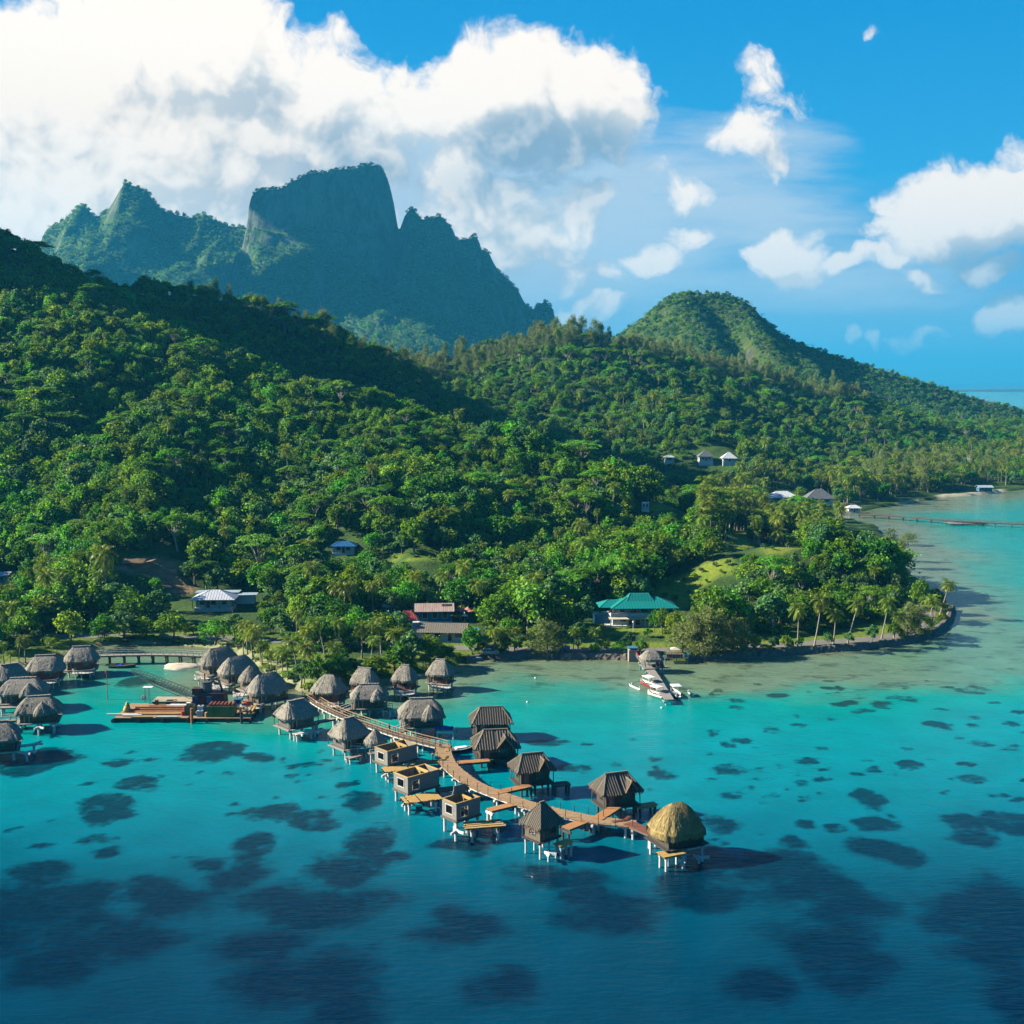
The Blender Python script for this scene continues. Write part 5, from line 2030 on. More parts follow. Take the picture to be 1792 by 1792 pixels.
def slat_roof(mb, a, b, ridge, rise, z0, seed=0, eave=0.0, miss=0.06, dormer=None):
    """hip roof of dark boards (0) with pale battens running down (1) and rafter ends under the eave (2)"""
    rg = random.Random(seed)
    E = [Vector((-a, -b, z0)), Vector((a, -b, z0)), Vector((a, b, z0)), Vector((-a, b, z0))]
    T = [Vector((-ridge, 0, z0 + rise)), Vector((ridge, 0, z0 + rise))]
    th = Vector((0, 0, 0.12))
    for f in ((E[0], E[1], T[1], T[0]), (E[2], E[3], T[0], T[1]), (E[1], E[2], T[1]), (E[3], E[0], T[0])):
        n = len(f)
        vs = list(f) + [p - th for p in f]
        fs = [tuple(range(n)), tuple(range(2 * n - 1, n - 1, -1))] + [(i, n + i, n + (i + 1) % n, (i + 1) % n) for i in range(n)]
        mb.add(vs, fs, 0)
    for (c0, c1, half, along) in ((E[0], E[1], b, "x"), (E[2], E[3], b, "x"), (E[1], E[2], a - ridge, "y"), (E[3], E[0], a - ridge, "y")):
        L = (c1 - c0).length
        k = int(L / 0.52)
        d = (c1 - c0).normalized()
        mid = (c0 + c1) / 2
        for i in range(k + 1):
            u = (i / k - 0.5) * L
            base = mid + d * u
            if along == "x":
                tm = 1.0 if abs(u) <= ridge else (a - abs(u)) / max(a - ridge, 0.01)
                tgt = Vector((max(-ridge, min(ridge, base.x)), 0, z0 + rise))
                top = base + (Vector((base.x, 0, z0 + rise)) - base) * tm
            else:
                tm = 1 - abs(u) / b
                sgn = 1 if base.x > 0 else -1
                top = base + (Vector((sgn * ridge, base.y, z0 + rise)) - base) * tm
            if (top - base).length < 0.4:
                continue
            nrm = d.cross(top - base).normalized()
            if nrm.z < 0:
                nrm = -nrm
            outv = (base - top)
            outv = outv.normalized()
            if rg.random() > miss:
                mb.beam(base + outv * rg.uniform(0.02, 0.35) + nrm * 0.06, top + nrm * 0.06, 0.15, 0.12, 1, up=nrm)
            if i % 1 == 0 and rg.random() > 0.12:
                mb.beam(base + outv * rg.uniform(0.25, 0.55) - nrm * 0.2, base - outv * 0.7 - nrm * 0.2, 0.09, 0.16, 2, up=nrm)
    for c, t in ((0, 0), (1, 1), (2, 1), (3, 0)):
        mb.beam(E[c] + Vector((0, 0, 0.10)), T[t] + Vector((0, 0, 0.10)), 0.30, 0.12, 1)
    mb.beam(T[0] + Vector((-0.2, 0, 0.13)), T[1] + Vector((0.2, 0, 0.13)), 0.34, 0.14, 1)
    if dormer:
        dx, w, h = dormer
        yb = -b - 0.15
        A, B = Vector((dx - w, yb, z0 + 0.05)), Vector((dx + w, yb, z0 + 0.05))
        C = Vector((dx, yb + 0.1, z0 + h))
        Bk = Vector((dx, -b + h / rise * b + 0.3, z0 + h))
        for p, q in ((A, C), (B, C)):
            vs = [p, q, Bk, p - th, q - th, Bk - th]
            mb.add(vs, [(0, 1, 2), (5, 4, 3), (0, 3, 4, 1), (1, 4, 5, 2), (2, 5, 3, 0)], 0)
            for i in range(4):
                t = (i + 0.3) / 4
                mb.beam(p.lerp(q, t) + Vector((0, -0.1, 0.10)), Bk.lerp(q, t) + Vector((0, 0, 0.10)), 0.12, 0.1, 1)
        mb.beam(A + Vector((0, -0.12, 0)), C + Vector((0, -0.12, 0.05)), 0.14, 0.22, 2)
        mb.beam(B + Vector((0, -0.12, 0)), C + Vector((0, -0.12, 0.05)), 0.14, 0.22, 2)
        mb.beam(C + Vector((0, -0.1, 0.12)), Bk + Vector((0, 0, 0.12)), 0.26, 0.12, 1)


# ------------------------------------------------------------------ parts shared by the bungalows
def wall_box(root, hx, hy, z0, z1, mat, openings=(), name="wall", th=0.16):
    """four walls as one mesh; openings (side, u0, u1, w0, w1) cut as real gaps. sides: 0 front(-y) 1 right 2 back 3 left"""
    mb = MB()
    for side in range(4):
        L = hx if side % 2 == 0 else hy
        if side % 2 == 1:
            L = hy - th
        ops = sorted([o[1:] for o in openings if o[0] == side])
        spans = []
        u = -L
        for (u0, u1, w0, w1) in ops:
            spans.append((u, u0, z0, z1))
            spans.append((u0, u1, z0, w0))
            spans.append((u0, u1, w1, z1))
            u = u1
        spans.append((u, L, z0, z1))
        for (a, b, c, d) in spans:
            if b - a < 0.02 or d - c < 0.02:
                continue
            m, w = (a + b) / 2, b - a
            zc, h = (c + d) / 2, d - c
            if side == 0:
                mb.box((m, -hy + th / 2, zc), (w, th, h))
            elif side == 2:
                mb.box((m, hy - th / 2, zc), (w, th, h))
            elif side == 1:
                mb.box((hx - th / 2, m, zc), (th, w, h))
            else:
                mb.box((-hx + th / 2, m, zc), (th, w, h))
    return mb.build(name, mat, root)


def window(root, side, u0, u1, w0, w1, hx, hy, fmat, pane=True, name="window"):
    """frame with its pane as a sub-part, set in a wall opening, 3 mm proud"""
    mb = MB()
    t = 0.10
    off = 0.035

    def P(u, w, d):
        if side == 0:
            return (u, -hy - off + d, w)
        if side == 2:
            return (u, hy + off - d, w)
        if side == 1:
            return (hx + off - d, u, w)
        return (-hx - off + d, u, w)

    def bar(ua, ub, wa, wb):
        c = P((ua + ub) / 2, (wa + wb) / 2, 0.05)
        d = (ub - ua, 0.14, wb - wa) if side % 2 == 0 else (0.14, ub - ua, wb - wa)
        mb.box(c, d)

    bar(u0 - t, u0, w0 - t, w1 + t)
    bar(u1, u1 + t, w0 - t, w1 + t)
    bar(u0, u1, w1, w1 + t)
    bar(u0, u1, w0 - t, w0)
    f = mb.build(name, fmat, root)
    if pane:
        pb = MB()
        c = P((u0 + u1) / 2, (w0 + w1) / 2, 0.11)
        d = (u1 - u0, 0.03, w1 - w0) if side % 2 == 0 else (0.03, u1 - u0, w1 - w0)
        pb.box(c, d)
        pb.build("pane", GLASS, f)
    return f


def stilts(root, pts, top, mat, r=0.24, bottom=-2.5):
    for x, y in pts:
        mb = MB()
        mb.tube([(x, y, bottom), (x, y, top)], r, 10)
        mb.tube([(x, y, top - 0.35), (x, y, top)], r * 1.25, 10)
        mb.build("stilt", mat, root)


def deck_boards(mb, x0, x1, y0, y1, z, w=0.24, th=0.06, along="x", ragged=0.0, rg=random, gap=0.02, holes=0.0):
    y = y0 if along == "x" else x0
    e = y1 if along == "x" else x1
    while y < e - 0.05:
        if rg.random() >= holes:
            j0, j1 = rg.uniform(0, ragged), rg.uniform(0, ragged)
            if along == "x":
                mb.box(((x0 - j0 + x1 + j1) / 2, y + w / 2, z), (x1 - x0 + j0 + j1, w - gap, th))
            else:
                mb.box((y + w / 2, (y0 - j0 + y1 + j1) / 2, z), (w - gap, y1 - y0 + j0 + j1, th))
        y += w


def railing(root, pts, z, h=0.9, mat=RAIL_W, step=1.1, name="railing"):
    mb = MB()
    for a, b in zip(pts[:-1], pts[1:]):
        a, b = Vector((*a, z)), Vector((*b, z))
        n_ = max(1, int((b - a).length / step))
        for i in range(n_ + 1):
            p = a.lerp(b, i / n_)
            mb.beam(p, p + Vector((0, 0, h)), 0.08)
        for k in (0.5, 1.0):
            mb.beam(a + Vector((0, 0, h * k)), b + Vector((0, 0, h * k)), 0.09 if k == 1 else 0.05)
    return mb.build(name, mat, root)


def hull_bracket(root, x, y, ang, z, L=3.0, name="bracket"):
    """white forked concrete beam on its own pile"""
    mb = MB()
    d = qxy(ang)
    p0 = Vector((x, y, z))
    p1 = p0 + d * L
    mb.beam(p0, p1 + Vector((0, 0, -0.1)), 0.34, 0.42)
    for s in (-0.6, 0.6):
        mb.beam(p1, p1 + qxy(ang + s) * 1.8 + Vector((0, 0, 0.1)), 0.28, 0.34)
    mb.tube([p1 + Vector((0, 0, -4.2)), p1 + Vector((0, 0, -0.1))], 0.23, 10)
    mb.box(p1 + Vector((0, 0, -0.1)), (0.75, 0.75, 0.5), ang)
    return mb.build(name, CONC, root)


# ------------------------------------------------------------------ bungalows
def bungalow(label, px, py, rot, a, b, rise, roof="thatch", nexp=6.0, ridge=None, fz=2.0, wall=WOOD_OLD, dormer=None, deck=None, round_deck=None, brackets=(), cap=True, pile=CONC,
             group="overwater bungalows", hollow=0.10, seed=None, wall_h=2.3, inset=1.25, tufts=420, skew=0.0, name="overwater_bungalow", k=1.0):
    """eave centre seen at (px, py); a, b half sizes of the eave; rot of the ridge line"""
    ez = fz + wall_h - 0.15
    p = gp(px, py, ez)
    seed = int(px * 7 + py) if seed is None else seed
    rg = random.Random(seed)
    root = thing(name, label, "bungalow", (p.x, p.y, 0), math.radians(rot), group)
    root.scale = (k, k, 1)
    rise = rise * (0.25 + 0.75 * k)
    if dormer and roof == "thatch":
        dormer = dormer[:3] + (dormer[3] * (0.25 + 0.75 * k),)
    ridge = a * 0.42 if ridge is None else ridge
    hx, hy = a - inset, b - inset
    fl = MB()
    fl.box((0, 0, fz - 0.14), (2 * hx + 0.5, 2 * hy + 0.5, 0.28))
    for u in (-0.8, 0, 0.8):
        fl.box((0, hy * u, fz - 0.42), (2 * hx + 0.3, 0.22, 0.28))
    fl.build("floor", WOOD_DK, root)
    ww = min(0.9, hx * 0.3)
    ops = [(0, -hx * 0.62 - ww / 2, -hx * 0.62 + ww / 2, fz + 0.06, fz + 2.0), (0, hx * 0.12, hx * 0.12 + 1.5, fz + 0.75, fz + 1.85), (3, -hy * 0.35, hy * 0.35, fz + 0.7, fz + 1.85),
           (1, -hy * 0.4, hy * 0.2, fz + 0.7, fz + 1.85)]
    wl_ = wall_box(root, hx, hy, fz + 0.002, fz + wall_h, wall, ops)
    window(root, 0, *ops[1][1:], hx, hy, WOOD_OLD if wall is not WOOD_OLD else DOOR_M)
    window(root, 3, *ops[2][1:], hx, hy, DOOR_M)
    window(root, 1, *ops[3][1:], hx, hy, DOOR_M)
    dr = MB()
    dr.box((-hx * 0.62, -hy + 0.07, fz + 1.03), (ww - 0.02, 0.06, 1.92))
    dd = dr.build("door", DOOR_M if roof != "slat" else BOARD_GREY, root)
    fr = MB()
    for s in (-1, 1):
        fr.box((-hx * 0.62 + s * (ww / 2 + 0.05), -hy - 0.03, fz + 1.05), (0.1, 0.1, 2.06))
    fr.box((-hx * 0.62, -hy - 0.03, fz + 2.06), (ww, 0.1, 0.1))
    fr.build("frame", RAIL_W if roof == "thatch" else RAFTER, dd)
    # posts under the eave
    for sx in (-1, 1):
        for sy in (-1, 1):
            m = MB()
            m.tube([(sx * (a - 0.55) * (0.86 if nexp < 4 else 1), sy * (b - 0.55) * (0.86 if nexp < 4 else 1), fz - 0.2), (sx * (a - 0.6) * (0.84 if nexp < 4 else 1), sy * (b - 0.6) * (0.84 if nexp < 4 else 1), ez + 0.25)], 0.10, 6)
            m.build("post", wall if roof == "thatch" else WOOD_OLD, root)
    ver = MB()
    for sx in (-1, 1):
        ver.box((sx * (a - 0.75), 0, fz - 0.1), (0.9, 2 * b - 1.1, 0.16))
    for sy in (-1, 1):
        ver.box((0, sy * (b - 0.75), fz - 0.1), (2 * a - 2.42, 0.9, 0.16))
    ver.build("veranda", DECK_GREY if roof == "thatch" else WOOD_DK, root)
    rb = MB()
    if roof == "thatch":
        thatch_roof(rb, a, b, ridge, rise, ez, nexp, seed, hollow=hollow, tufts=tufts, skew=skew)
        if dormer:
            dx, dw, dd_, dh = dormer
            thatch_roof(rb, dd_, dw, dd_ * 0.30, dh, ez - 0.05, 3.2, seed + 1, cx=dx, cy=-b + dd_ * 0.62, rot=math.pi / 2, tufts=160, hollow=0.16)
        ro = rb.build("roof", THATCH, root, smooth=False)
        if cap:
            cb = MB()
            n_ = 7
            for k in range(n_):
                x = -ridge - 0.15 + (2 * ridge + 0.3) * k / (n_ - 1)
                w = (2 * ridge + 0.3) / n_
                cb.box((x + skew, 0, ez + rise + 0.02 + rg.uniform(-0.03, 0.03)), (w * 1.05, 0.62 + rg.uniform(-0.08, 0.08), 0.16), rg.uniform(-0.05, 0.05))
            cb.build("ridge_cap", THATCH_CAP, ro)
    elif roof == "fresh":
        thatch_roof(rb, a, b, ridge, rise, ez, nexp, seed, hollow=hollow, tufts=2600, lip=0.7)
        rb.build("roof", THATCH_NEW, root)
    elif roof == "slat":
        slat_roof(rb, a, b, ridge, rise, ez, seed, dormer=dormer)
        ro = rb.build("roof", [SLAT_ROOF, BATTEN, RAFTER], root)
    nx = 3 if a > 3.5 else 2
    pts = [(x, y) for x in np.linspace(-hx + 0.2, hx - 0.2, nx) for y in (-hy + 0.2, hy - 0.2)]
    stilts(root, pts, fz - 0.55, pile)
    if deck:
        dx, dy, dw, dh, dz, mat, rag = deck
        m = MB()
        deck_boards(m, dx - dw, dx + dw, dy - dh, dy + dh, dz, 0.26, 0.07, "x", rag, rg, holes=0.0 if rag < 0.2 else 0.12)
        m.beam((dx - dw, dy - dh * 0.7, dz - 0.17), (dx + dw, dy - dh * 0.7, dz - 0.17), 0.16, 0.24)
        m.beam((dx - dw, dy + dh * 0.7, dz - 0.17), (dx + dw, dy + dh * 0.7, dz - 0.17), 0.16, 0.24)
        m.build("deck", mat, root)
        stilts(root, [(dx + sx * dw * 0.8, dy + sy * dh * 0.7) for sx in (-1, 1) for sy in (-1, 1)], dz - 0.3, pile)
    if round_deck:
        dx, dy, r, dz = round_deck
        m = MB()
        m.prism([(dx + r * math.cos(t) * 1.25, dy + r * math.sin(t) * 0.85) for t in np.linspace(0, 2 * math.pi, 25)[:-1]], dz - 0.12, dz)
        dk = m.build("deck", RAIL_W, root)
        rp = [(dx + r * math.cos(t) * 1.22, dy + r * math.sin(t) * 0.82) for t in np.linspace(math.pi * 0.75, math.pi * 2.15, 13)]
        railing(root, rp, dz, 0.75)
        stilts(root, [(dx + r * 0.95 * math.cos(t), dy + r * 0.6 * math.sin(t)) for t in (3.6, 4.5, 5.5)], dz - 0.14, pile, 0.13)
    for (x, y, an, z, L) in brackets:
        hull_bracket(root, x, y, math.radians(an), z, L)
    return root


TH = "thatched overwater bungalows"
# western cluster
bungalow("grey thatched bungalow with hip dormer, upper of the sunlit western pair", 41, 1207, 10, 5.2, 3.9, 2.7, dormer=(1.6, 1.7, 2.3, 1.9), fz=2.0, group=TH, deck=(-1.5, -4.4, 2.2, 1.0, 1.7, DECK_GREY, 0))
bungalow("grey thatched bungalow on white forked brackets beside the open western lagoon", 68, 1240, 14, 4.9, 3.9, 2.9, dormer=(1.0, 1.8, 2.3, 2.0), fz=2.1, group=TH, brackets=((0.2, -3.4, -80, 1.7, 2.0), (2.6, -3.0, -50, 1.7, 1.5)), k=0.90)
bungalow("thatched bungalow cut by the western picture edge, with white beam platform", -8, 1288, 20, 4.6, 4.0, 2.8, fz=2.0, group=TH, brackets=((3.0, -2.6, -35, 1.7, 3.0), (4.0, -0.4, 8, 1.9, 2.6)))
bungalow("shaded thatched bungalow with pale ridge, westernmost of the shore row", 18, 1184, 35, 4.6, 4.0, 3.3, nexp=3.0, fz=1.8, group=TH, wall=WOOD_RED, k=0.85)
bungalow("wide dark shaded thatched bungalow under the shore palms", 80, 1168, 12, 4.9, 4.2, 3.2, nexp=3.2, fz=1.8, group=TH, wall=WOOD_RED, round_deck=(1.0, -4.4, 2.3, 1.5), k=0.90)
bungalow("shaded thatched bungalow with sun on its ridge at the footbridge's west end", 143, 1152, 15, 4.6, 4.0, 3.3, nexp=3.0, fz=1.8, group=TH, wall=WOOD_RED, round_deck=(0.8, -4.4, 2.4, 1.5), k=0.88)
# inlet row
bungalow("round ended thatched bungalow nearest the footbridge with white deck", 384, 1158, 40, 5.0, 3.6, 3.5, nexp=2.6, ridge=2.2, fz=1.9, group=TH, round_deck=(-4.6, -1.8, 2.1, 1.4), cap=False)
bungalow("round ended thatched bungalow, second in the inlet row, with white deck", 416, 1173, 40, 4.7, 3.4, 3.4, nexp=2.6, ridge=2.0, fz=1.9, group=TH, round_deck=(-4.4, -1.6, 2.1, 1.4), cap=False)
bungalow("pointed thatched bungalow, third in the inlet row, with white deck", 440, 1188, 40, 3.5, 3.2, 3.5, nexp=2.2, ridge=0.4, fz=1.9, group=TH, round_deck=(-3.7, -1.8, 2.0, 1.4), cap=False, k=0.85)
bungalow("round ended thatched bungalow with white deck beside a round bush", 468, 1206, 40, 4.6, 3.4, 3.6, nexp=2.6, ridge=2.0, fz=1.9, group=TH, round_deck=(-4.6, -1.8, 2.2, 1.3), cap=False)
# peninsula
bungalow("thatched bungalow with curved deck at the landward end of the old walkway", 576, 1206, -15, 4.4, 3.8, 3.6, nexp=2.8, ridge=1.2, fz=2.0, group=TH, wall=WOOD_RED, round_deck=(1.2, -4.0, 2.4, 1.6), cap=False, k=0.86)
bungalow("thatched bungalow half hidden behind others on the peninsula", 638, 1190, -20, 3.8, 3.5, 3.3, nexp=3.0, fz=2.0, group=TH, wall=WOOD_RED, k=0.80)
bungalow("long thatched bungalow with hip dormer and white bracket over green water", 646, 1217, 8, 4.9, 3.7, 2.9, dormer=(1.9, 1.8, 2.3, 2.0), fz=2.0, group=TH, brackets=((4.0, -2.2, -15, 1.5, 2.6),), k=0.82)
bungalow("thatched bungalow with sunlit ridge and curved deck between palms", 709, 1186, -20, 3.9, 3.6, 3.6, nexp=3.0, ridge=1.0, fz=1.9, group=TH, wall=WOOD_RED, round_deck=(1.6, -4.0, 2.6, 1.5), k=0.76)
bungalow("easternmost thatched bungalow on the peninsula with curved deck", 771, 1176, -20, 4.1, 3.7, 3.6, nexp=3.2, ridge=1.2, fz=1.9, group=TH, wall=WOOD_RED, round_deck=(1.8, -4.0, 2.5, 1.5), k=0.77)
bungalow("thatched bungalow with white boat hull platform, westernmost off the old walkway", 518, 1249, 42, 4.3, 3.7, 3.1, ridge=1.7, fz=2.0, group=TH, wall=WOOD_GREY, brackets=((-2.5, -3.2, -70, 1.3, 1.6), (0.4, -3.2, -60, 1.3, 2.2)), deck=(-1.2, -4.6, 2.2, 0.8, 1.5, RAIL_W, 0), k=0.90)
bungalow("steep thatched bungalow beside the small cone roofed gazebo", 611, 1283, 42, 4.1, 3.8, 3.5, ridge=1.2, fz=2.1, group=TH, wall=WOOD_GREY, deck=(-2.2, -4.8, 1.6, 1.0, 1.1, DECK_GREY, 0), k=0.82)
bungalow("broad thatched bungalow with dormer by the blue covered boat lift", 737, 1247, 8, 4.6, 3.9, 3.0, dormer=(1.5, 1.9, 2.4, 2.1), fz=2.0, group=TH, wall=WOOD_GREY)
SLG = "bungalows with unfinished board roofs"
bungalow("board roofed bungalow farthest out to the north, no dormer", 859, 1259, 6, 4.5, 3.6, 2.7, "slat", ridge=2.4, fz=1.6, wall=WOOD_DK, group=SLG, pile=PILE_DK, wall_h=2.2, k=0.90)
bungalow("board roofed bungalow with raw gable dormer beside the moored motorboat", 867, 1301, 8, 4.5, 3.7, 2.7, "slat", ridge=2.3, fz=1.7, wall=WOOD_DK, dormer=(1.5, 1.7, 1.9), group=SLG, pile=PILE_DK, wall_h=2.2, k=0.94)
bungalow("board roofed bungalow with striped roof and platform on dark piles", 931, 1342, 17, 4.4, 3.5, 2.8, "slat", ridge=2.3, fz=2.1, wall=WOOD_DK, dormer=(1.6, 1.3, 1.8), group=SLG, pile=PILE_DK, wall_h=2.5,
         deck=(5.6, -2.6, 1.9, 1.2, 1.7, WOOD_OLD, 0.15), brackets=(), k=0.80)
bungalow("board roofed bungalow standing alone with red edged eaves and yellow platform", 1078, 1379, 20, 4.4, 3.5, 2.9, "slat", ridge=2.3, fz=2.1, wall=WOOD_DK, dormer=(1.7, 1.3, 1.8), group=SLG, pile=PILE_DK, wall_h=2.5,
         deck=(5.4, -2.2, 2.0, 1.3, 1.7, WOOD_YEL, 0.5), k=0.82)
bungalow("pyramid board roofed bungalow in front of the walkway's end", 948, 1438, 42, 3.7, 3.4, 3.9, "slat", ridge=0.5, fz=2.7, wall=WOOD_OLD, group=SLG, wall_h=2.3, inset=0.9,
         deck=(2.0, -4.8, 1.9, 1.1, 2.2, WOOD_YEL, 0.5), brackets=((-2.0, -3.0, -95, 1.2, 1.4),), k=0.68)
gold = bungalow("golden fresh thatched bungalow at the seaward tip of the walkway", 1184, 1446, 25, 4.75, 4.2, 4.2, "fresh", nexp=2.8, ridge=1.0, fz=2.6, wall=WOOD_DK, group="fresh thatched bungalow", hollow=0.12, wall_h=2.2, inset=1.1,
                brackets=((1.6, -3.0, -70, 0.9, 1.2),), deck=(-3.4, -3.8, 2.1, 1.4, 2.2, WOOD_YEL, 0.25), k=0.84)

# cone roofed gazebo
p = gp(657, 1297, 3.6)
gz = thing("gazebo", "small cone roofed thatched gazebo beside the steep thatched bungalow", "gazebo", (p.x, p.y, 0), 0.5)
m = MB()
thatch_roof(m, 2.1, 2.0, 0.1, 2.2, 3.7, 2.4, 77, tufts=200, hollow=0.05)
m.build("roof", THATCH, gz)
m = MB()
deck_boards(m, -1.9, 1.9, -1.8, 1.8, 1.85)
m.build("deck", DECK_GREY, gz)
for x in (-1.4, 1.4):
    for y in (-1.3, 1.3):
        m = MB()
        m.tube([(x, y, 1.8), (x, y, 3.9)], 0.09, 6)
        m.build("post", WOOD_OLD, gz)
        m = MB()
        m.tube([(x, y, -2), (x, y, 1.8)], 0.2, 8)
        m.build("stilt", CONC, gz)
railing(gz, [(-1.9, -1.8), (1.9, -1.8), (1.9, 1.8)], 1.88, 0.8)


# ------------------------------------------------------------------ roofless shells
def shell(label, px, py, rot, hx, hy, fz, wh, seed, open_cut=False):
    p = gp(px, py, fz)
    rg = random.Random(seed)
    r = thing("unfinished_bungalow", label, "bungalow shell", (p.x, p.y, 0), math.radians(rot), "roofless bungalow shells")
    m = MB()
    m.box((0, 0, fz - 0.15), (2 * hx + 0.4, 2 * hy + 0.4, 0.3))
    m.build("floor", WOOD_OLD, r)
    ops = [(3, -hy * 0.45, hy * 0.45, fz + 0.75, fz + wh - 0.55), (0, -hx + 0.9, -hx + 2.3, fz + 0.35, fz + wh - 0.7)]
    wall_box(r, hx, hy, fz + 0.003, fz + wh, PRIMED, ops)
    window(r, 3, *ops[0][1:], hx, hy, RAIL_W, pane=False)
    window(r, 0, *ops[1][1:], hx, hy, RAIL_W, pane=False)
    m = MB()
    # wall plates and the framing seen inside
    for sy in (-1, 1):
        m.beam((-hx - 0.1, sy * (hy - 0.08), fz + wh + 0.08), (hx + 0.1, sy * (hy - 0.08), fz + wh + 0.08), 0.22, 0.14)
    for sx in (-1, 1):
        m.beam((sx * (hx - 0.08), -hy + 0.2, fz + wh + 0.07), (sx * (hx - 0.08), hy - 0.2, fz + wh + 0.07), 0.24, 0.13)
    m.beam((hx * 0.35, -hy + 0.2, fz + wh + 0.05), (hx * 0.35, hy - 0.2, fz + wh + 0.05), 0.14, 0.5)
    m.build("wall_plate", WOOD_YEL, r)
    m = MB()
    for i in range(9):
        x = -hx + 0.5 + i * (2 * hx - 1.0) / 8
        m.beam((x, hy - 0.24, fz), (x, hy - 0.24, fz + wh), 0.1, 0.12)
        if i % 2:
            m.beam((x, -hy + 0.24, fz), (x, -hy + 0.24, fz + wh), 0.1, 0.12)
    m.beam((hx * 0.35, -hy + 0.3, fz), (hx * 0.35, -hy + 0.3, fz + wh), 0.14)
    m.beam((hx * 0.35, hy * 0.2, fz), (hx * 0.35, hy * 0.2, fz + wh), 0.14)
    m.box((hx * 0.35, hy * 0.6, fz + wh * 0.45), (0.12, hy * 0.7, wh * 0.9))
    for z_ in (0.08, 0.5, 0.95):
        m.beam((-hx + 0.4, hy - 0.24, fz + wh * z_), (hx - 0.4, hy - 0.24, fz + wh * z_), 0.08, 0.1)
        m.beam((-hx + 0.4, -hy + 0.24, fz + wh * z_), (hx - 0.4, -hy + 0.24, fz + wh * z_), 0.08, 0.1)
        m.beam((hx * 0.35, -hy + 0.3, fz + wh * z_), (hx * 0.35, hy - 0.3, fz + wh * z_), 0.08, 0.1)
    m.build("stud_frame", WOOD_TAN, r)
    if open_cut:
        m = MB()
        m.beam((-hx * 0.2, hy - 0.1, fz + wh), (hx * 0.1, hy - 0.1, fz + wh + 1.5), 0.14, 0.2)
        m.box((hx * 0.45, hy - 0.08, fz + wh + 0.75), (hx * 1.0, 0.14, 1.5))
        m.build("gable_wall", BOARD_GREY, r)
    stilts(r, [(x, y) for x in (-hx + 0.3, 0, hx - 0.3) for y in (-hy + 0.3, hy - 0.3)], fz - 0.3, CONC)
    hull_bracket(r, -hx - 0.2, -hy + 0.3, math.radians(-120), fz - 1.0, 1.6)
    return r


def platform(label, px, py, rot, hx, hy, z, mat, rag, seed, holes=0.1, group="unfinished boat platforms", along="x", pile=CONC):
    p = gp(px, py, z)
    rg = random.Random(seed)
    r = thing("deck_platform", label, "platform", (p.x, p.y, 0), math.radians(rot), group)
    m = MB()
    deck_boards(m, -hx, hx, -hy, hy, z, 0.27, 0.08, along, rag, rg, holes=holes)
    m.build("decking", mat, r)
    m = MB()
    for u in (-0.75, 0, 0.75):
        m.beam((-hx - 0.2, hy * u, z - 0.19), (hx + 0.2, hy * u, z - 0.19), 0.16, 0.26)
        m.beam((hx * u, -hy - 0.2, z - 0.42), (hx * u, hy + 0.2, z - 0.42), 0.16, 0.2)
    m.build("joist_frame", WOOD_OLD, r)
    stilts(r, [(sx * hx * 0.75, sy * hy * 0.75) for sx in (-1, 1) for sy in (-1, 1)], z - 0.5, pile, 0.22)
    return r


shell("roofless grey bungalow shell nearest the cone roofed gazebo", 693, 1329, 42, 3.3, 1.95, 2.1, 2.5, 5)
shell("roofless grey bungalow shell beside the orange plank platform", 729, 1376, 42, 3.3, 1.95, 2.2, 2.6, 6)
shell("roofless shell with raised gable wall, nearest the water in front", 807, 1425, 42, 2.4, 1.75, 2.6, 2.6, 7, True)
platform("orange plank platform on white piles in front of the middle roofless shell", 736, 1396, 22, 3.0, 1.4, 2.2, WOOD_YEL, 0.6, 3, 0.05, along="y")
platform("olive and orange platform between the two rear roofless shells", 700, 1344, 20, 3.0, 1.2, 2.0, WOOD_YEL, 0.4, 4, 0.15, along="y")
platform("half boarded yellow platform on white piles beside the gabled shell", 846, 1441, 12, 2.7, 1.7, 2.3, WOOD_YEL, 0.6, 5, 0.28)


# ------------------------------------------------------------------ walkways
def pxline(pts, z):
    return [gp(x, y, z) for x, y in pts]


def resample(pts, step):
    out_ = []
    for a, b in zip(pts[:-1], pts[1:]):
        n_ = max(1, int((b - a).length / step))
        for i in range(n_):
            out_.append(a.lerp(b, i / n_))
    out_.append(pts[-1])
    return out_


def arc(pts, step):
    """points at even spacing along a polyline"""
    L = [0.0]
    for a, b in zip(pts[:-1], pts[1:]):
        L.append(L[-1] + (b - a).length)
    n_ = max(1, round(L[-1] / step))
    out_ = []
    j = 0
    for i in range(n_ + 1):
        s_ = L[-1] * i / n_
        while j < len(pts) - 2 and L[j + 1] < s_:
            j += 1
        out_.append(pts[j].lerp(pts[j + 1], min(1, max(0, (s_ - L[j]) / max(L[j + 1] - L[j], 1e-6)))))
    return out_


def smooth_line(pts, it=2):
    for _ in range(it):
        q = [pts[0]]
        for a, b in zip(pts[:-1], pts[1:]):
            q += [a.lerp(b, 0.25), a.lerp(b, 0.75)]
        q.append(pts[-1])
        pts = q
    return pts


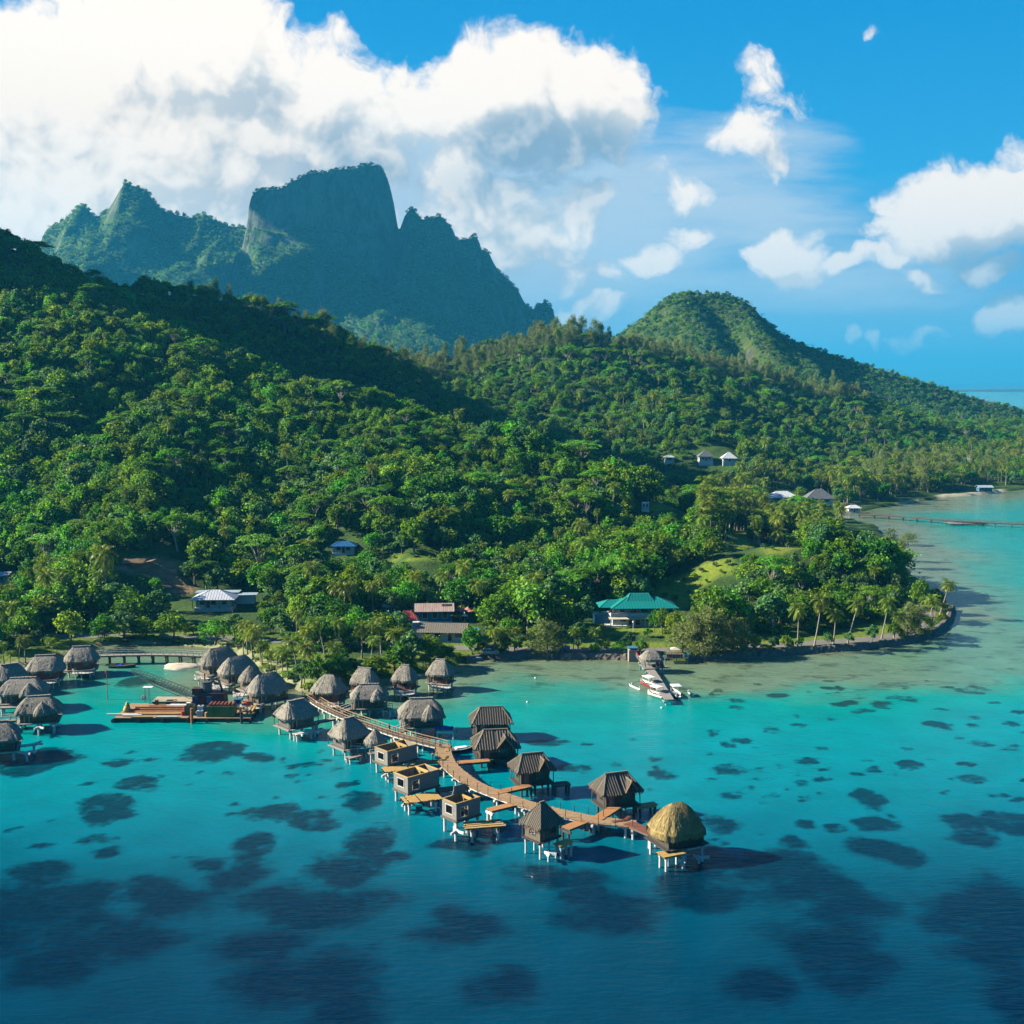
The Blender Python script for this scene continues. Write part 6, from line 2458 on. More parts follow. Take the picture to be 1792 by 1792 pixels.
def walkway(label, pts, z, w, mat, rail=None, pile=CONC, plank=0.30, side=None, posts=None, group="timber walkways", seed=0, name="walkway", pile_step=6.5, edge_rag=0.0):
    rg = random.Random(seed)
    line = smooth_line(pxline(pts, z)) if len(pts) > 2 else pxline(pts, z)
    o = line[0].copy()
    o.z = 0
    r = thing(name, label, "walkway", o, 0, group)
    line = [p - o for p in line]
    dense = arc(line, plank)
    m = MB()

    def side_of(i, L):
        d = (L[min(i + 1, len(L) - 1)] - L[max(i - 1, 0)]).normalized()
        return d, Vector((-d.y, d.x, 0)).normalized()

    for i, p in enumerate(dense):
        d, s = side_of(i, dense)
        ang = math.atan2(d.y, d.x)
        m.box(p + Vector((0, 0, rg.uniform(-0.012, 0.012))) + s * rg.uniform(-edge_rag, edge_rag), (plank * 0.94, w + rg.uniform(0, edge_rag * 2), 0.07), ang + rg.uniform(-0.02, 0.02))
    m.build("decking", mat, r)
    m = MB()
    seg = arc(line, 2.0)
    for k in (-0.42, 0.42):
        for i in range(len(seg) - 1):
            _, s0 = side_of(i, seg)
            _, s1 = side_of(i + 1, seg)
            m.beam(seg[i] + s0 * w * k + Vector((0, 0, -0.2)), seg[i + 1] + s1 * w * k + Vector((0, 0, -0.2)), 0.16, 0.30)
    m.build("beam", side or WOOD_OLD, r)
    ps = arc(line, pile_step)
    for i, p in enumerate(ps):
        d, s = side_of(i, ps)
        m = MB()
        for k in (-0.33, 0.33):
            q = p + s * w * k
            m.tube([(q.x, q.y, -2.6), (q.x, q.y, z - 0.5)], 0.20, 8)
        m.beam(p + s * w * 0.6 + Vector((0, 0, -0.52)), p - s * w * 0.6 + Vector((0, 0, -0.52)), 0.34, 0.34)
        m.build("pile", pile, r)
    if rail:
        for k in (-0.5, 0.5):
            m = MB()
            L = arc(line, 1.6)
            for i in range(len(L)):
                _, s = side_of(i, L)
                q = L[i] + s * w * k
                m.beam(q - Vector((0, 0, 0.2)), q + Vector((0, 0, 1.0)), 0.09)
                if i < len(L) - 1:
                    _, s2 = side_of(i + 1, L)
                    q2 = L[i + 1] + s2 * w * k
                    m.beam(q + Vector((0, 0, 1.0)), q2 + Vector((0, 0, 1.0)), 0.12, 0.09)
                    m.beam(q + Vector((0, 0, 0.5)), q2 + Vector((0, 0, 0.5)), 0.06)
            m.build("railing", rail, r)
    if posts:
        L = arc(line, 2.6)
        for i in range(len(L)):
            _, s = side_of(i, L)
            for k in (-0.5, 0.5):
                m = MB()
                q = L[i] + s * w * k
                m.beam(q - Vector((0, 0, 0.3)), q + Vector((0, 0, 1.25 + rg.uniform(-0.2, 0.2))), 0.09)
                m.build("post", posts, r)
    return r


walkway("old railed walkway that runs from the peninsula past the thatched bungalows", [(537, 1217), (560, 1234), (590, 1249), (615, 1259), (648, 1270), (692, 1285), (730, 1296), (764, 1304), (779, 1308)], 2.0, 2.0, WOOD_OLD, rail=WOOD_TAN, side=RAIL_W, seed=1)
walkway("new tan walkway that snakes out between the unfinished bungalows", [(775, 1303), (776, 1318), (784, 1338), (806, 1357), (830, 1374), (867, 1388), (904, 1402), (938, 1412), (980, 1422), (1029, 1433), (1080, 1439), (1110, 1442)], 2.1, 2.9, WOOD_TAN, side=CONC, posts=WOOD_OLD, seed=2, edge_rag=0.10)
walkway("red board ramp from the walkway to the golden thatched bungalow", [(1100, 1440), (1142, 1458)], 2.22, 2.0, WOOD_RED, seed=3, pile_step=30)
walkway("orange spur walkway towards the bungalow with the raw gable dormer", [(792, 1335), (855, 1330)], 1.9, 1.7, WOOD_ORANGE, seed=4, pile=PILE_DK)
walkway("orange spur walkway to the first roofless shell", [(717, 1334), (776, 1331)], 1.9, 1.4, WOOD_ORANGE, seed=5, pile=PILE_DK)
walkway("orange spur walkway towards the striped board roofed bungalow", [(868, 1387), (926, 1374)], 2.16, 1.7, WOOD_ORANGE, seed=6, pile=PILE_DK)
walkway("orange spur walkway lying in front of the gabled shell", [(857, 1417), (906, 1405)], 2.0, 1.6, WOOD_ORANGE, seed=7, pile=CONC)
walkway("shaded spur walkway to the roofless shell by the plank platform", [(766, 1381), (818, 1376)], 1.9, 1.6, WOOD_OLD, seed=8, pile=PILE_DK)
walkway("orange spur walkway to the pyramid roofed bungalow", [(990, 1449), (1028, 1434)], 2.0, 1.8, WOOD_ORANGE, seed=9, pile=PILE_DK)
walkway("orange spur walkway to the board roofed bungalow standing alone", [(1046, 1432), (1078, 1411)], 2.2, 1.9, WOOD_ORANGE, seed=10, pile=PILE_DK)
walkway("grey branch bridge from the old walkway to the boat hull bungalow", [(553, 1263), (585, 1257)], 1.9, 1.2, DECK_GREY, seed=11)
walkway("curved grey branch bridge to the long dormered bungalow", [(592, 1248), (612, 1240), (635, 1236), (660, 1237), (684, 1241)], 1.7, 1.2, DECK_GREY, rail=RAIL_W, seed=12)
walkway("curved grey branch bridge to the broad bungalow by the boat lift", [(688, 1284), (708, 1276), (735, 1269), (766, 1266)], 1.7, 1.2, DECK_GREY, rail=RAIL_W, seed=13)
walkway("short railed deck bridge in front of the cone roofed gazebo", [(615, 1312), (654, 1314)], 1.7, 1.5, DECK_GREY, rail=RAIL_W, seed=14)
walkway("pale branch bridge along the western picture edge", [(-30, 1263), (36, 1259)], 1.8, 1.4, DECK_GREY, rail=RAIL_W, seed=15)
walkway("long railed footbridge across the mouth of the lagoon inlet", [(166, 1147), (230, 1145), (300, 1145), (362, 1148)], 2.3, 1.9, DECK_GREY, rail=RAIL_W, pile=PILE_DK, seed=16, pile_step=3.4, name="footbridge")
walkway("far long jetty across the turquoise bay", [(1504, 900), (1560, 903), (1640, 910), (1720, 914), (1800, 918), (1860, 921)], 1.7, 2.6, WOOD_OLD, rail=WOOD_OLD, pile=PILE_DK, seed=17, pile_step=7.5, plank=0.8, name="jetty")
platform("low swim platform beside the far long jetty", 1691, 915, 3, 9.5, 3.2, 1.0, DECK_GREY, 0.0, 9, 0.0, group="jetty platform", pile=PILE_DK)

# boat lift with a blue covered boat
p = gp(780, 1277, 1.6)
bl = thing("boat_lift", "white concrete boat lift beside the broad dormered bungalow", "boat lift", (p.x, p.y, 0), -0.15)
m = MB()
m.beam((-1.7, -0.9, 1.35), (1.9, -0.9, 1.35), 0.34, 0.4)
m.beam((-1.7, 0.9, 1.35), (1.9, 0.9, 1.35), 0.34, 0.4)
m.build("beam", CONC, bl)
for x, y in ((-1.5, -0.9), (1.7, -0.9), (-1.5, 0.9), (1.7, 0.9)):
    m = MB()
    m.tube([(x, y, -2.5), (x, y, 1.2)], 0.2, 8)
    m.build("pile", CONC, bl)
p2 = gp(773, 1271, 2.0)
bt = thing("covered_boat", "boat under a bright blue tarpaulin on the white boat lift", "boat", (p.x - 0.3, p.y, 1.55), -0.15)
m = MB()
m.add([(-1.9, 0, 0.25), (-1.4, -0.75, 0.3), (1.6, -0.8, 0.3), (1.6, 0.8, 0.3), (-1.4, 0.75, 0.3), (-1.2, 0, 0.02), (1.5, 0, 0.0)], [(0, 1, 5), (0, 5, 4), (1, 2, 6, 5), (4, 5, 6, 3), (2, 3, 6), (0, 4, 3, 2, 1)])
m.build("hull", PAINT_W, bt)
m = MB()
vs = []
for i in range(8):
    x = -1.95 + 3.65 * i / 7
    w = 0.85 * (1 - max(0, (-1.2 - x)) * 0.9)
    h = 0.55 + 0.12 * math.sin(i * 1.9)
    vs += [(x, -w, 0.28), (x, -w * 0.5, 0.28 + h * 0.8), (x, 0, 0.28 + h), (x, w * 0.5, 0.28 + h * 0.8), (x, w, 0.28)]
fs = [(i * 5 + k, i * 5 + k + 1, (i + 1) * 5 + k + 1, (i + 1) * 5 + k) for i in range(7) for k in range(4)] + [(0, 1, 2, 3, 4), (39, 38, 37, 36, 35)]
m.add(vs, fs)
m.build("cover", BLUE_TARP, bt, smooth=True)


# ------------------------------------------------------------------ boats
def hull(mb, L, Wd, H, mi=0, mj=1, sheer=0.25, stern=0.75, z=0.0):
    """boat hull: bow at +x. outer skin (mi) and inner floor (mj)"""
    n_ = 11
    rows = []
    for i in range(n_):
        t = i / (n_ - 1)
        x = -L / 2 + L * t
        w = Wd / 2 * (stern + (1 - stern) * min(1, t * 3)) * (1 - max(0, (t - 0.45) / 0.55) ** 2.2)
        w = max(w, 0.02)
        zt = z + H + sheer * max(0, t - 0.4) ** 2 * 2
        rows.append([(x, -w, zt), (x, -w * 0.8, z + H * 0.35), (x, 0, z - H * 0.25), (x, w * 0.8, z + H * 0.35), (x, w, zt), (x, w * 0.86, zt), (x, w * 0.8, z + H * 0.5), (x, -w * 0.8, z + H * 0.5), (x, -w * 0.86, zt)])
    vs = [q for r_ in rows for q in r_]
    k = 9
    out_, inn = [], []
    for i in range(n_ - 1):
        for j in range(k):
            f = (i * k + j, (i + 1) * k + j, (i + 1) * k + (j + 1) % k, i * k + (j + 1) % k)
            (out_ if j < 4 else inn).append(f)
    out_.append(tuple(range(k)))
    out_.append(tuple((n_ - 1) * k + j for j in range(k - 1, -1, -1)))
    o = len(mb.v)
    mb.add(vs, out_, mi)
    for f in inn:
        mb.f.append(tuple(o + q for q in f))
        mb.m.append(mj)


def tour_boat(label, px, py, rz, L, Wd, skin, outrig=0, engines=True, group="canopied outrigger tour boats"):
    p = gp(px, py, 0)
    r = thing("outrigger_boat", label, "boat", (p.x, p.y, 0), rz, group)
    m = MB()
    hull(m, L, Wd, 0.75, 0, 1, 0.5)
    m.build("hull", [skin, PAINT_W], r)
    m = MB()
    for k in range(3):
        m.box((-L * 0.22 + k * 1.1, 0, 0.55), (0.35, Wd * 0.62, 0.25))
    m.build("bench", PAINT_W, r)
    m = MB()
    m.box((-L * 0.05, 0, 2.35), (L * 0.46, Wd * 1.08, 0.10))
    m.box((-L * 0.05, 0, 2.42), (L * 0.42, Wd * 0.95, 0.06))
    cn = m.build("canopy", PAINT_W, r)
    m = MB()
    for x in (-L * 0.26, L * 0.16):
        for y in (-Wd * 0.42, Wd * 0.42):
            m.beam((x, y, 0.6), (x, y, 2.3), 0.06)
    m.build("canopy_frame", RAIL_W, r)
    if engines:
        for y in (-0.4, 0.4):
            m = MB()
            m.box((-L / 2 - 0.22, y, 0.95), (0.42, 0.34, 0.5), top=0.8)
            m.box((-L / 2 - 0.25, y, 0.4), (0.2, 0.16, 0.7))
            m.build("outboard_motor", BLACKP, r)
    if outrig:
        m = MB()
        for x in (-L * 0.18, L * 0.2):
            pts = [(x, outrig * Wd * 0.4, 0.8), (x, outrig * (Wd * 0.5 + 0.9), 1.15), (x, outrig * (Wd * 0.5 + 2.0), 0.85), (x, outrig * (Wd * 0.5 + 2.6), 0.25)]
            m.tube(pts, 0.06, 6)
        m.build("outrigger_arm", WOOD_OLD, r)
        m = MB()
        y0 = outrig * (Wd * 0.5 + 2.6)
        m.tube([(-L * 0.36, y0, 0.25), (-L * 0.3, y0, 0.12), (L * 0.3, y0, 0.12), (L * 0.40, y0, 0.45)], [0.05, 0.20, 0.20, 0.05], 8)
        for x in (-L * 0.3, L * 0.22):
            m.beam((x, y0, 0.1), (x, y0, 0.95), 0.12)
        m.build("outrigger_float", PAINT_W if outrig > 0 or skin is not RED_P else RED_P, r)
    return r


tour_boat("white and red outrigger boat with canopy, inner berth on the jetty's west side", 1134, 1201, math.radians(116), 6.4, 1.9, RED_P, 1)
tour_boat("white canopied boat at the jetty's outer west berth, no outrigger", 1148, 1219, math.radians(124), 5.6, 1.9, PAINT_W, 0, False)
tour_boat("white canopied boat with red stern, on the jetty's east side", 1182, 1217, math.radians(99), 5.8, 2.0, PAINT_W, -1, True)

# small motorboat by the walkway
p = gp(808, 1316, 0)
mb_ = thing("motorboat", "small black and white motorboat moored below the walkway's bend", "boat", (p.x, p.y, 0), math.radians(25))
m = MB()
hull(m, 5.2, 1.9, 0.8, 0, 1)
m.build("hull", [BLACKP, PAINT_W], mb_)
m = MB()
m.box((0.2, 0, 0.85), (1.8, 1.3, 0.35), top=0.85)
m.box((-0.9, 0, 0.8), (0.6, 1.1, 0.5))
m.build("seat", PAINT_W, mb_)
m = MB()
m.box((-2.75, 0, 0.8), (0.4, 0.4, 0.9), top=0.8)
m.build("outboard_motor", BLACKP, mb_)
# moored work boat in the inlet
p = gp(214, 1168, 0)
wb_ = thing("work_boat", "low dark work boat with blue cover and cut branches in the inlet", "boat", (p.x, p.y, 0), math.radians(5))
m = MB()
hull(m, 6.4, 2.2, 0.6, 0, 1)
m.build("hull", [pm("navy_hull", (0.02, 0.05, 0.10), (0.03, 0.06, 0.12)), WOOD_OLD], wb_)
m = MB()
m.add([(-1.6, -0.7, 0.55), (0.1, -0.7, 0.55), (0.1, 0.6, 0.55), (-1.6, 0.6, 0.55), (-1.3, -0.2, 1.25), (-0.2, -0.1, 1.1)], [(0, 1, 5, 4), (1, 2, 5), (2, 3, 4, 5), (3, 0, 4)])
m.build("cover", BLUE_TARP, wb_)
# pale blue canoe on the shore
p = gp(823, 1153, 0.5)
cn_ = thing("canoe", "long sky blue canoe on the stones beyond the peninsula", "canoe", (p.x, p.y, 0.45), math.radians(-12))
m = MB()
hull(m, 6.0, 0.7, 0.45, 0, 1, 0.2, 0.3)
m.build("hull", [pm("sky_blue_hull", (0.02, 0.30, 0.62), (0.02, 0.24, 0.52)), PAINT_W], cn_)
# ------------------------------------------------------------------ road and sea wall
ROAD_PX = [(-160, 1110), (0, 1113), (150, 1113), (300, 1114), (420, 1118), (560, 1125), (640, 1129), (700, 1131), (820, 1134), (900, 1136), (1000, 1137), (1100, 1138.5), (1200, 1137), (1300, 1132), (1400, 1126.5), (1467, 1122),
           (1514, 1119), (1561, 1114), (1600, 1104), (1618, 1090), (1622, 1070)]
rl_ = resample(smooth_line([gp(x, y, 1.36) for x, y in ROAD_PX]), 3.0)
m = MB()
vs, fs = [], []
for i, p in enumerate(rl_):
    d = (rl_[min(i + 1, len(rl_) - 1)] - rl_[max(i - 1, 0)]).normalized()
    s_ = Vector((-d.y, d.x, 0)) * 2.6
    z = max(1.36, float(ground_z(p.x, p.y)) + 0.06)
    vs += [Vector((p.x, p.y, z)) + s_, Vector((p.x, p.y, z)) - s_]
for i in range(len(rl_) - 1):
    fs.append((2 * i, 2 * i + 1, 2 * i + 3, 2 * i + 2))
m.add(vs, fs)
tag(m.build("road", ROAD_M), kind="structure")


def sea_wall(label, i0, i1, h, seed):
    rg = random.Random(seed)
    pts = [Vector((x, y, 0)) for x, y in SHORE[i0:i1 + 1]]
    L = resample(pts, 0.7)
    m = MB()
    vs, fs = [], []
    prof = [(-1.5, -0.8), (-0.9, 0.1), (-0.5, 0.65), (0.0, h), (0.7, h + 0.05), (1.3, h - 0.25)]
    for i, p in enumerate(L):
        d = (L[min(i + 1, len(L) - 1)] - L[max(i - 1, 0)]).normalized()
        inn = Vector((-d.y, d.x, 0))
        for (o, z) in prof:
            q = p + inn * (o + rg.uniform(-0.18, 0.18))
            vs.append((q.x, q.y, z + rg.uniform(-0.16, 0.16)))
    k = len(prof)
    for i in range(len(L) - 1):
        for j in range(k - 1):
            fs.append((i * k + j, (i + 1) * k + j, (i + 1) * k + j + 1, i * k + j + 1))
    m.add(vs, fs)
    return tag(m.build("sea_wall", STONE), label, "sea wall")


sh_i = {p: i for i, p in enumerate(SHORE_PX)}
sea_wall("dark boulder sea wall that curves round the headland below the road", sh_i[(1200, 1158)], sh_i[(1668, 1068)], 1.55, 3)
sea_wall("low dark stone bank between the peninsula and the boat jetty", sh_i[(815, 1159)], sh_i[(1100, 1154)], 1.35, 4)


# ------------------------------------------------------------------ houses
def hip_panel(mb, a, b, ridge, rise, z0, cx=0, cy=0, th=0.12, rib=0.8, mi=0, flat=0.0):
    E = [Vector((cx - a, cy - b, z0)), Vector((cx + a, cy - b, z0)), Vector((cx + a, cy + b, z0)), Vector((cx - a, cy + b, z0))]
    T = [Vector((cx - ridge, cy - flat, z0 + rise)), Vector((cx + ridge, cy - flat, z0 + rise)), Vector((cx + ridge, cy + flat, z0 + rise)), Vector((cx - ridge, cy + flat, z0 + rise))]
    v = E + T + [p - Vector((0, 0, th)) for p in E]
    mb.add(v, [(0, 1, 5, 4), (1, 2, 6, 5), (2, 3, 7, 6), (3, 0, 4, 7), (4, 5, 6, 7), (8, 9, 1, 0), (9, 10, 2, 1), (10, 11, 3, 2), (11, 8, 0, 3), (11, 10, 9, 8)], mi)
    for i, j in ((0, 4), (1, 5), (2, 6), (3, 7)):
        mb.beam(v[i] + Vector((0, 0, 0.05)), v[j] + Vector((0, 0, 0.05)), 0.16, 0.06, mi)
    for s in (-1, 1):
        n_ = int(2 * a / rib)
        for k in range(1, n_):
            x = -a + 2 * a * k / n_
            t = 1.0 if abs(x) <= ridge else (a - abs(x)) / max(a - ridge, 0.01)
            p = Vector((cx + x, cy + s * b, z0 + 0.03))
            q = Vector((cx + x, cy + s * (b + (flat - b) * t), z0 + rise * t + 0.03))
            mb.beam(p, q, 0.07, 0.05, mi)


def gable_panel(mb, a, b, rise, z0, cx=0, cy=0, th=0.10, rib=0.6, mi=0, back=1.0):
    """ridge along x; front eave at -b, back eave at +b*back"""
    R0, R1 = Vector((cx - a, cy, z0 + rise)), Vector((cx + a, cy, z0 + rise))
    for yb, zz in ((-b, z0), (b * back, z0 + rise * (1 - back))):
        A, B = Vector((cx - a, cy + yb, zz)), Vector((cx + a, cy + yb, zz))
        t = Vector((0, 0, th))
        v = [A, B, R1, R0, A - t, B - t, R1 - t, R0 - t]
        mb.add(v, [(0, 1, 2, 3), (7, 6, 5, 4), (0, 4, 5, 1), (1, 5, 6, 2), (2, 6, 7, 3), (3, 7, 4, 0)], mi)
        n_ = int(2 * a / rib)
        for k in range(n_ + 1):
            f = k / n_
            mb.beam(A.lerp(B, f) + Vector((0, 0, 0.03)), R0.lerp(R1, f) + Vector((0, 0, 0.03)), 0.06, 0.05, mi)


TEAL = pm("teal_metal_roof", (0.0, 0.235, 0.215), (0.01, 0.20, 0.17), 0.5, 0.5, stretch=(0.4, 2.5, 1))
WALL_W = pm("white_plaster", (0.56, 0.56, 0.56), (0.48, 0.48, 0.49), 0.7, 0.85)
WALL_PINK = pm("mauve_plaster", (0.46, 0.40, 0.42), (0.40, 0.35, 0.37), 0.7, 0.85)
ROOF_W = pm("white_metal_roof", (0.62, 0.64, 0.68), (0.52, 0.54, 0.58), 0.6, 0.5)
ROOF_PALE = pm("pale_blue_metal_roof", (0.36, 0.46, 0.50), (0.28, 0.37, 0.42), 0.6, 0.5)
ROOF_TAN = pm("tan_sheet_roof", (0.235, 0.205, 0.155), (0.19, 0.165, 0.125), 0.6, 0.65, stretch=(2, 0.4, 1))
ROOF_RUST = pm("rust_streaked_sheet_roof", (0.50, 0.43, 0.40), (0.40, 0.22, 0.15), 0.55, 0.6, stretch=(2.5, 0.5, 1), detail=8)
ROOF_RED = pm("red_metal_roof", (0.46, 0.085, 0.06), (0.38, 0.07, 0.05), 0.8, 0.5)
ROOF_BLUE = pm("blue_metal_roof", (0.02, 0.13, 0.34), (0.02, 0.10, 0.26), 0.8, 0.5)
ROOF_GREY = pm("grey_shingle_roof", (0.15, 0.16, 0.165), (0.10, 0.11, 0.115), 1.0, 0.8)
WALL_BLUE = pm("blue_plaster", (0.03, 0.17, 0.30), (0.025, 0.13, 0.24), 0.7, 0.8)
CREAM = pm("cream_awning", (0.60, 0.54, 0.40), (0.52, 0.46, 0.33), 0.8, 0.7)
FRAME_W = pm("window_frame", (0.62, 0.61, 0.59), (0.55, 0.54, 0.52), 1.0, 0.5)


def storey(root, hx, hy, z0, z1, mat, wins, doors=()):
    ops = [(s, u - w / 2, u + w / 2, z0 + 0.9, z1 - 0.35) for s, u, w in wins] + [(s, u - w / 2, u + w / 2, z0 + 0.03, z0 + 2.15) for s, u, w in doors]
    wall_box(root, hx, hy, z0, z1, mat, ops)
    for o in ops[:len(wins)]:
        window(root, *o, hx, hy, FRAME_W)
    for s, u, w in doors:
        m = MB()
        if s == 0:
            m.box((u, -hy + 0.08, z0 + 1.09), (w - 0.02, 0.06, 2.1))
        else:
            m.box((-hx + 0.08, u, z0 + 1.09), (0.06, w - 0.02, 2.1))
        m.build("door", DOOR_M, root)


def house_root(name, label, px, py, depth, rot=0.0, cat="house", zoff=0.0, y0=296):
    p = on_ground(px, py, y0)
    c = p + Vector((p.x / p.y, 1, 0)).normalized() * depth
    z = float(min(ground_z(c.x, c.y), p.z + 0.6)) + zoff
    # platform that levels the plot
    return thing(name, label, cat, (c.x, c.y, z), math.radians(rot)), c


def plinth(root, hx, hy, z, mat=None, drop=3.0):
    m = MB()
    m.box((0, 0, z - drop / 2 - 0.03), (2 * hx, 2 * hy, drop))
    return m.build("foundation", mat or CONC, root)


# teal roofed house
h, c = house_root("teal_roofed_house", "two storey white house with a teal metal roof and front balcony", 1116, 1097, 4.6, 3)
plinth(h, 9.6, 4.6, 0.05)
storey(h, 7.6, 3.4, 0.06, 2.6, WALL_W, [(0, -4.6, 1.6), (0, 1.6, 1.8), (0, 5.0, 1.6)], [(0, -2.6, 1.0), (0, -0.6, 1.2)])
storey(h, 7.5, 3.3, 2.72, 5.0, WALL_PINK, [(0, -4.9, 1.5), (0, -1.9, 1.6), (0, 1.3, 1.8), (0, 5.1, 2.0), (3, 0.2, 1.6)], [])
m = MB()
m.box((0, -0.8, 2.66), (16.6, 8.0, 0.11))
m.build("balcony", CONC, h)
m = MB()
m.box((0, -4.72, 3.15), (16.6, 0.12, 0.85))
m.box((-8.24, -2.9, 3.15), (0.12, 3.5, 0.85))
m.build("parapet", WALL_W, h)
m = MB()
m.add([(-8.9, -6.0, 2.15), (4.5, -6.0, 2.15), (4.5, -4.6, 2.58), (-8.9, -4.6, 2.58), (-8.9, -6.0, 2.05), (4.5, -6.0, 2.05), (4.5, -4.6, 2.48), (-8.9, -4.6, 2.48)], [(0, 1, 2, 3), (7, 6, 5, 4), (0, 4, 5, 1), (1, 5, 6, 2), (3, 2, 6, 7), (0, 3, 7, 4)])
m.build("awning", CREAM, h)
for x in (-8.4, -5.2, -2.0, 1.2, 4.2):
    m = MB()
    m.box((x, -5.7, 1.05), (0.22, 0.22, 2.06))
    m.build("column", WALL_W, h)
m = MB()
hip_panel(m, 9.4, 5.4, 4.2, 2.3, 5.0, 1.2, -0.1)
hip_panel(m, 4.8, 3.9, 2.6, 3.3, 5.02, 0.3, 0.2, flat=0.3)
hip_panel(m, 4.4, 3.8, 1.4, 1.6, 4.85, -6.9, 0.9)
m.build("roof", TEAL, h)
m = MB()
m.box((-10.3, 1.4, 1.3), (4.2, 4.0, 2.5))
m.build("annex", WALL_BLUE, h)

# white roofed house by the inlet
h, c = house_root("white_roofed_house", "white hip roofed house with pale flat roofed wings above the inlet", 378, 1072, 4.5, 2, zoff=0.9)
plinth(h, 5.6, 3.4, 0.05)
storey(h, 5.2, 3.0, 0.06, 2.7, WALL_W, [(0, -3.3, 1.4), (0, 0.0, 1.5), (0, 3.2, 1.4)], [(0, -1.6, 0.95)])
m = MB()
hip_panel(m, 6.5, 4.4, 1.3, 2.3, 2.7, 0, -0.4)
m.build("roof", ROOF_W, h)
m = MB()
m.box((-0.5, 6.4, 3.25), (13.2, 4.4, 0.16))
rf = m.build("wing_roof", ROOF_PALE, h)
m = MB()
m.box((8.0, 4.0, 2.85), (7.4, 4.2, 0.16), 0.06)
m.build("wing_roof", ROOF_PALE, h)
m = MB()
m.box((0, 6.4, 1.6), (11.6, 3.4, 3.1))
m.build("wing", WALL_W, h)
m = MB()
m.box((8.0, 4.2, 1.4), (5.8, 3.0, 2.7))
m.build("wing", WALL_W, h)
for x in (-5.8, -2.0, 2.0, 5.8):
    m = MB()
    m.box((x, -4.4, 1.35), (0.16, 0.16, 2.7))
    m.build("post", WOOD_OLD, h)

# red pavilion, rust roofed house, tan shop
h, c = house_root("red_roofed_pavilion", "small pavilion with a bright red hip roof on the shore road", 714, 1100, 2.6, 4, "pavilion")
plinth(h, 2.4, 2.2, 0.05)
storey(h, 2.0, 1.8, 0.06, 2.2, WALL_PINK, [(0, 0.9, 1.0)], [(0, -0.8, 0.9)])
m = MB()
hip_panel(m, 2.9, 2.7, 0.9, 2.1, 2.25, rib=0.4)
m.build("roof", ROOF_RED, h)
h, c = house_root("rust_roofed_house", "blue walled house with a long rust streaked roof and solar panels", 760, 1093, 5.4, 4)
plinth(h, 5.0, 3.4, 0.05)
storey(h, 4.6, 3.0, 0.06, 3.0, WALL_BLUE, [(0, -2.6, 1.4), (0, 0.2, 1.4), (0, 3.0, 1.4)])
m = MB()
gable_panel(m, 5.6, 3.9, 1.7, 3.0)
ro = m.build("roof", ROOF_RUST, h)
for k in range(3):
    m = MB()
    x = 2.2 + k * 0.95
    m.add([(x, -1.55, 4.10), (x + 0.85, -1.55, 4.10), (x + 0.85, -0.55, 4.54), (x, -0.55, 4.54), (x, -1.55, 4.04), (x + 0.85, -1.55, 4.04), (x + 0.85, -0.55, 4.48), (x, -0.55, 4.48)], [(0, 1, 2, 3), (0, 4, 5, 1), (1, 5, 6, 2), (3, 2, 6, 7), (0, 3, 7, 4)])
    m.build("solar_panel", BLACKP, ro)
h, c = house_root("tan_roofed_shop", "roadside shop with a long tan sheet roof and brown door", 776, 1125, 4.2, -4, "shop")
plinth(h, 6.6, 3.4, 0.05)
storey(h, 6.2, 3.0, 0.06, 2.4, WALL_W, [(0, -4.2, 1.6), (0, -1.2, 1.6), (0, 4.6, 2.2)], [(0, 2.1, 1.0)])
m = MB()
gable_panel(m, 6.7, 4.0, 1.9, 2.4, back=0.8)
m.build("roof", ROOF_TAN, h)
m = MB()
m.box((-7.6, 1.2, 2.1), (1.9, 2.9, 4.0))
m.build("stair_block", WALL_W, h)
m = MB()
m.box((-10.2, 1.0, 2.0), (3.2, 3.6, 0.25))
m.box((-10.2, 1.4, 0.95), (2.8, 2.4, 1.9))
m.build("annex", CONC, h)
m = MB()
m.add([(1.2, -4.3, 2.0), (3.0, -4.3, 2.0), (2.1, -4.3, 2.55), (1.2, -3.0, 2.0), (3.0, -3.0, 2.0), (2.1, -3.0, 2.55)], [(0, 1, 2), (0, 2, 5, 3), (1, 4, 5, 2), (3, 5, 4)])
m.build("porch_roof", ROOF_TAN, h)
m = MB()
m.box((8.0, 1.6, 1.3), (2.6, 2.6, 2.5))
m.build("shed", WALL_BLUE, h)

# parasols
PINK = pm("pink_canvas", (0.62, 0.22, 0.20), (0.52, 0.17, 0.16), 1.0, 0.8)
WHITE_C = pm("white_canvas", (0.74, 0.73, 0.70), (0.66, 0.65, 0.62), 1.0, 0.8)


def parasol(label, px, py, r, canv, group=None, z=None, hh=2.4):
    p = on_ground(px, py)
    t = thing("parasol", label, "parasol", (p.x, p.y, p.z), random.uniform(0, 1.5), group)
    m = MB()
    n_ = 4
    vs, fs = [], []
    K = 16
    for i in range(K):
        a = 2 * math.pi * i / K
        e = 1 + 0.16 * math.cos(n_ * a)
        for k, (f, zz) in enumerate(((1.0, hh), (0.62, hh + 0.22), (0.28, hh + 0.62), (0.02, hh + 1.15))):
            vs.append((math.cos(a) * r * f * (e if k == 0 else 1), math.sin(a) * r * f * (e if k == 0 else 1), zz))
    for i in range(K):
        j = (i + 1) % K
        for k in range(3):
            fs.append((i * 4 + k, j * 4 + k, j * 4 + k + 1, i * 4 + k + 1))
    m.add(vs, fs)
    m.build("canopy", canv, t)
    m = MB()
    m.tube([(0, 0, 0), (0, 0, hh + 1.0)], 0.05, 6)
    m.box((0, 0, 0.08), (0.6, 0.6, 0.14))
    m.build("pole", RAIL_W, t)
    return t


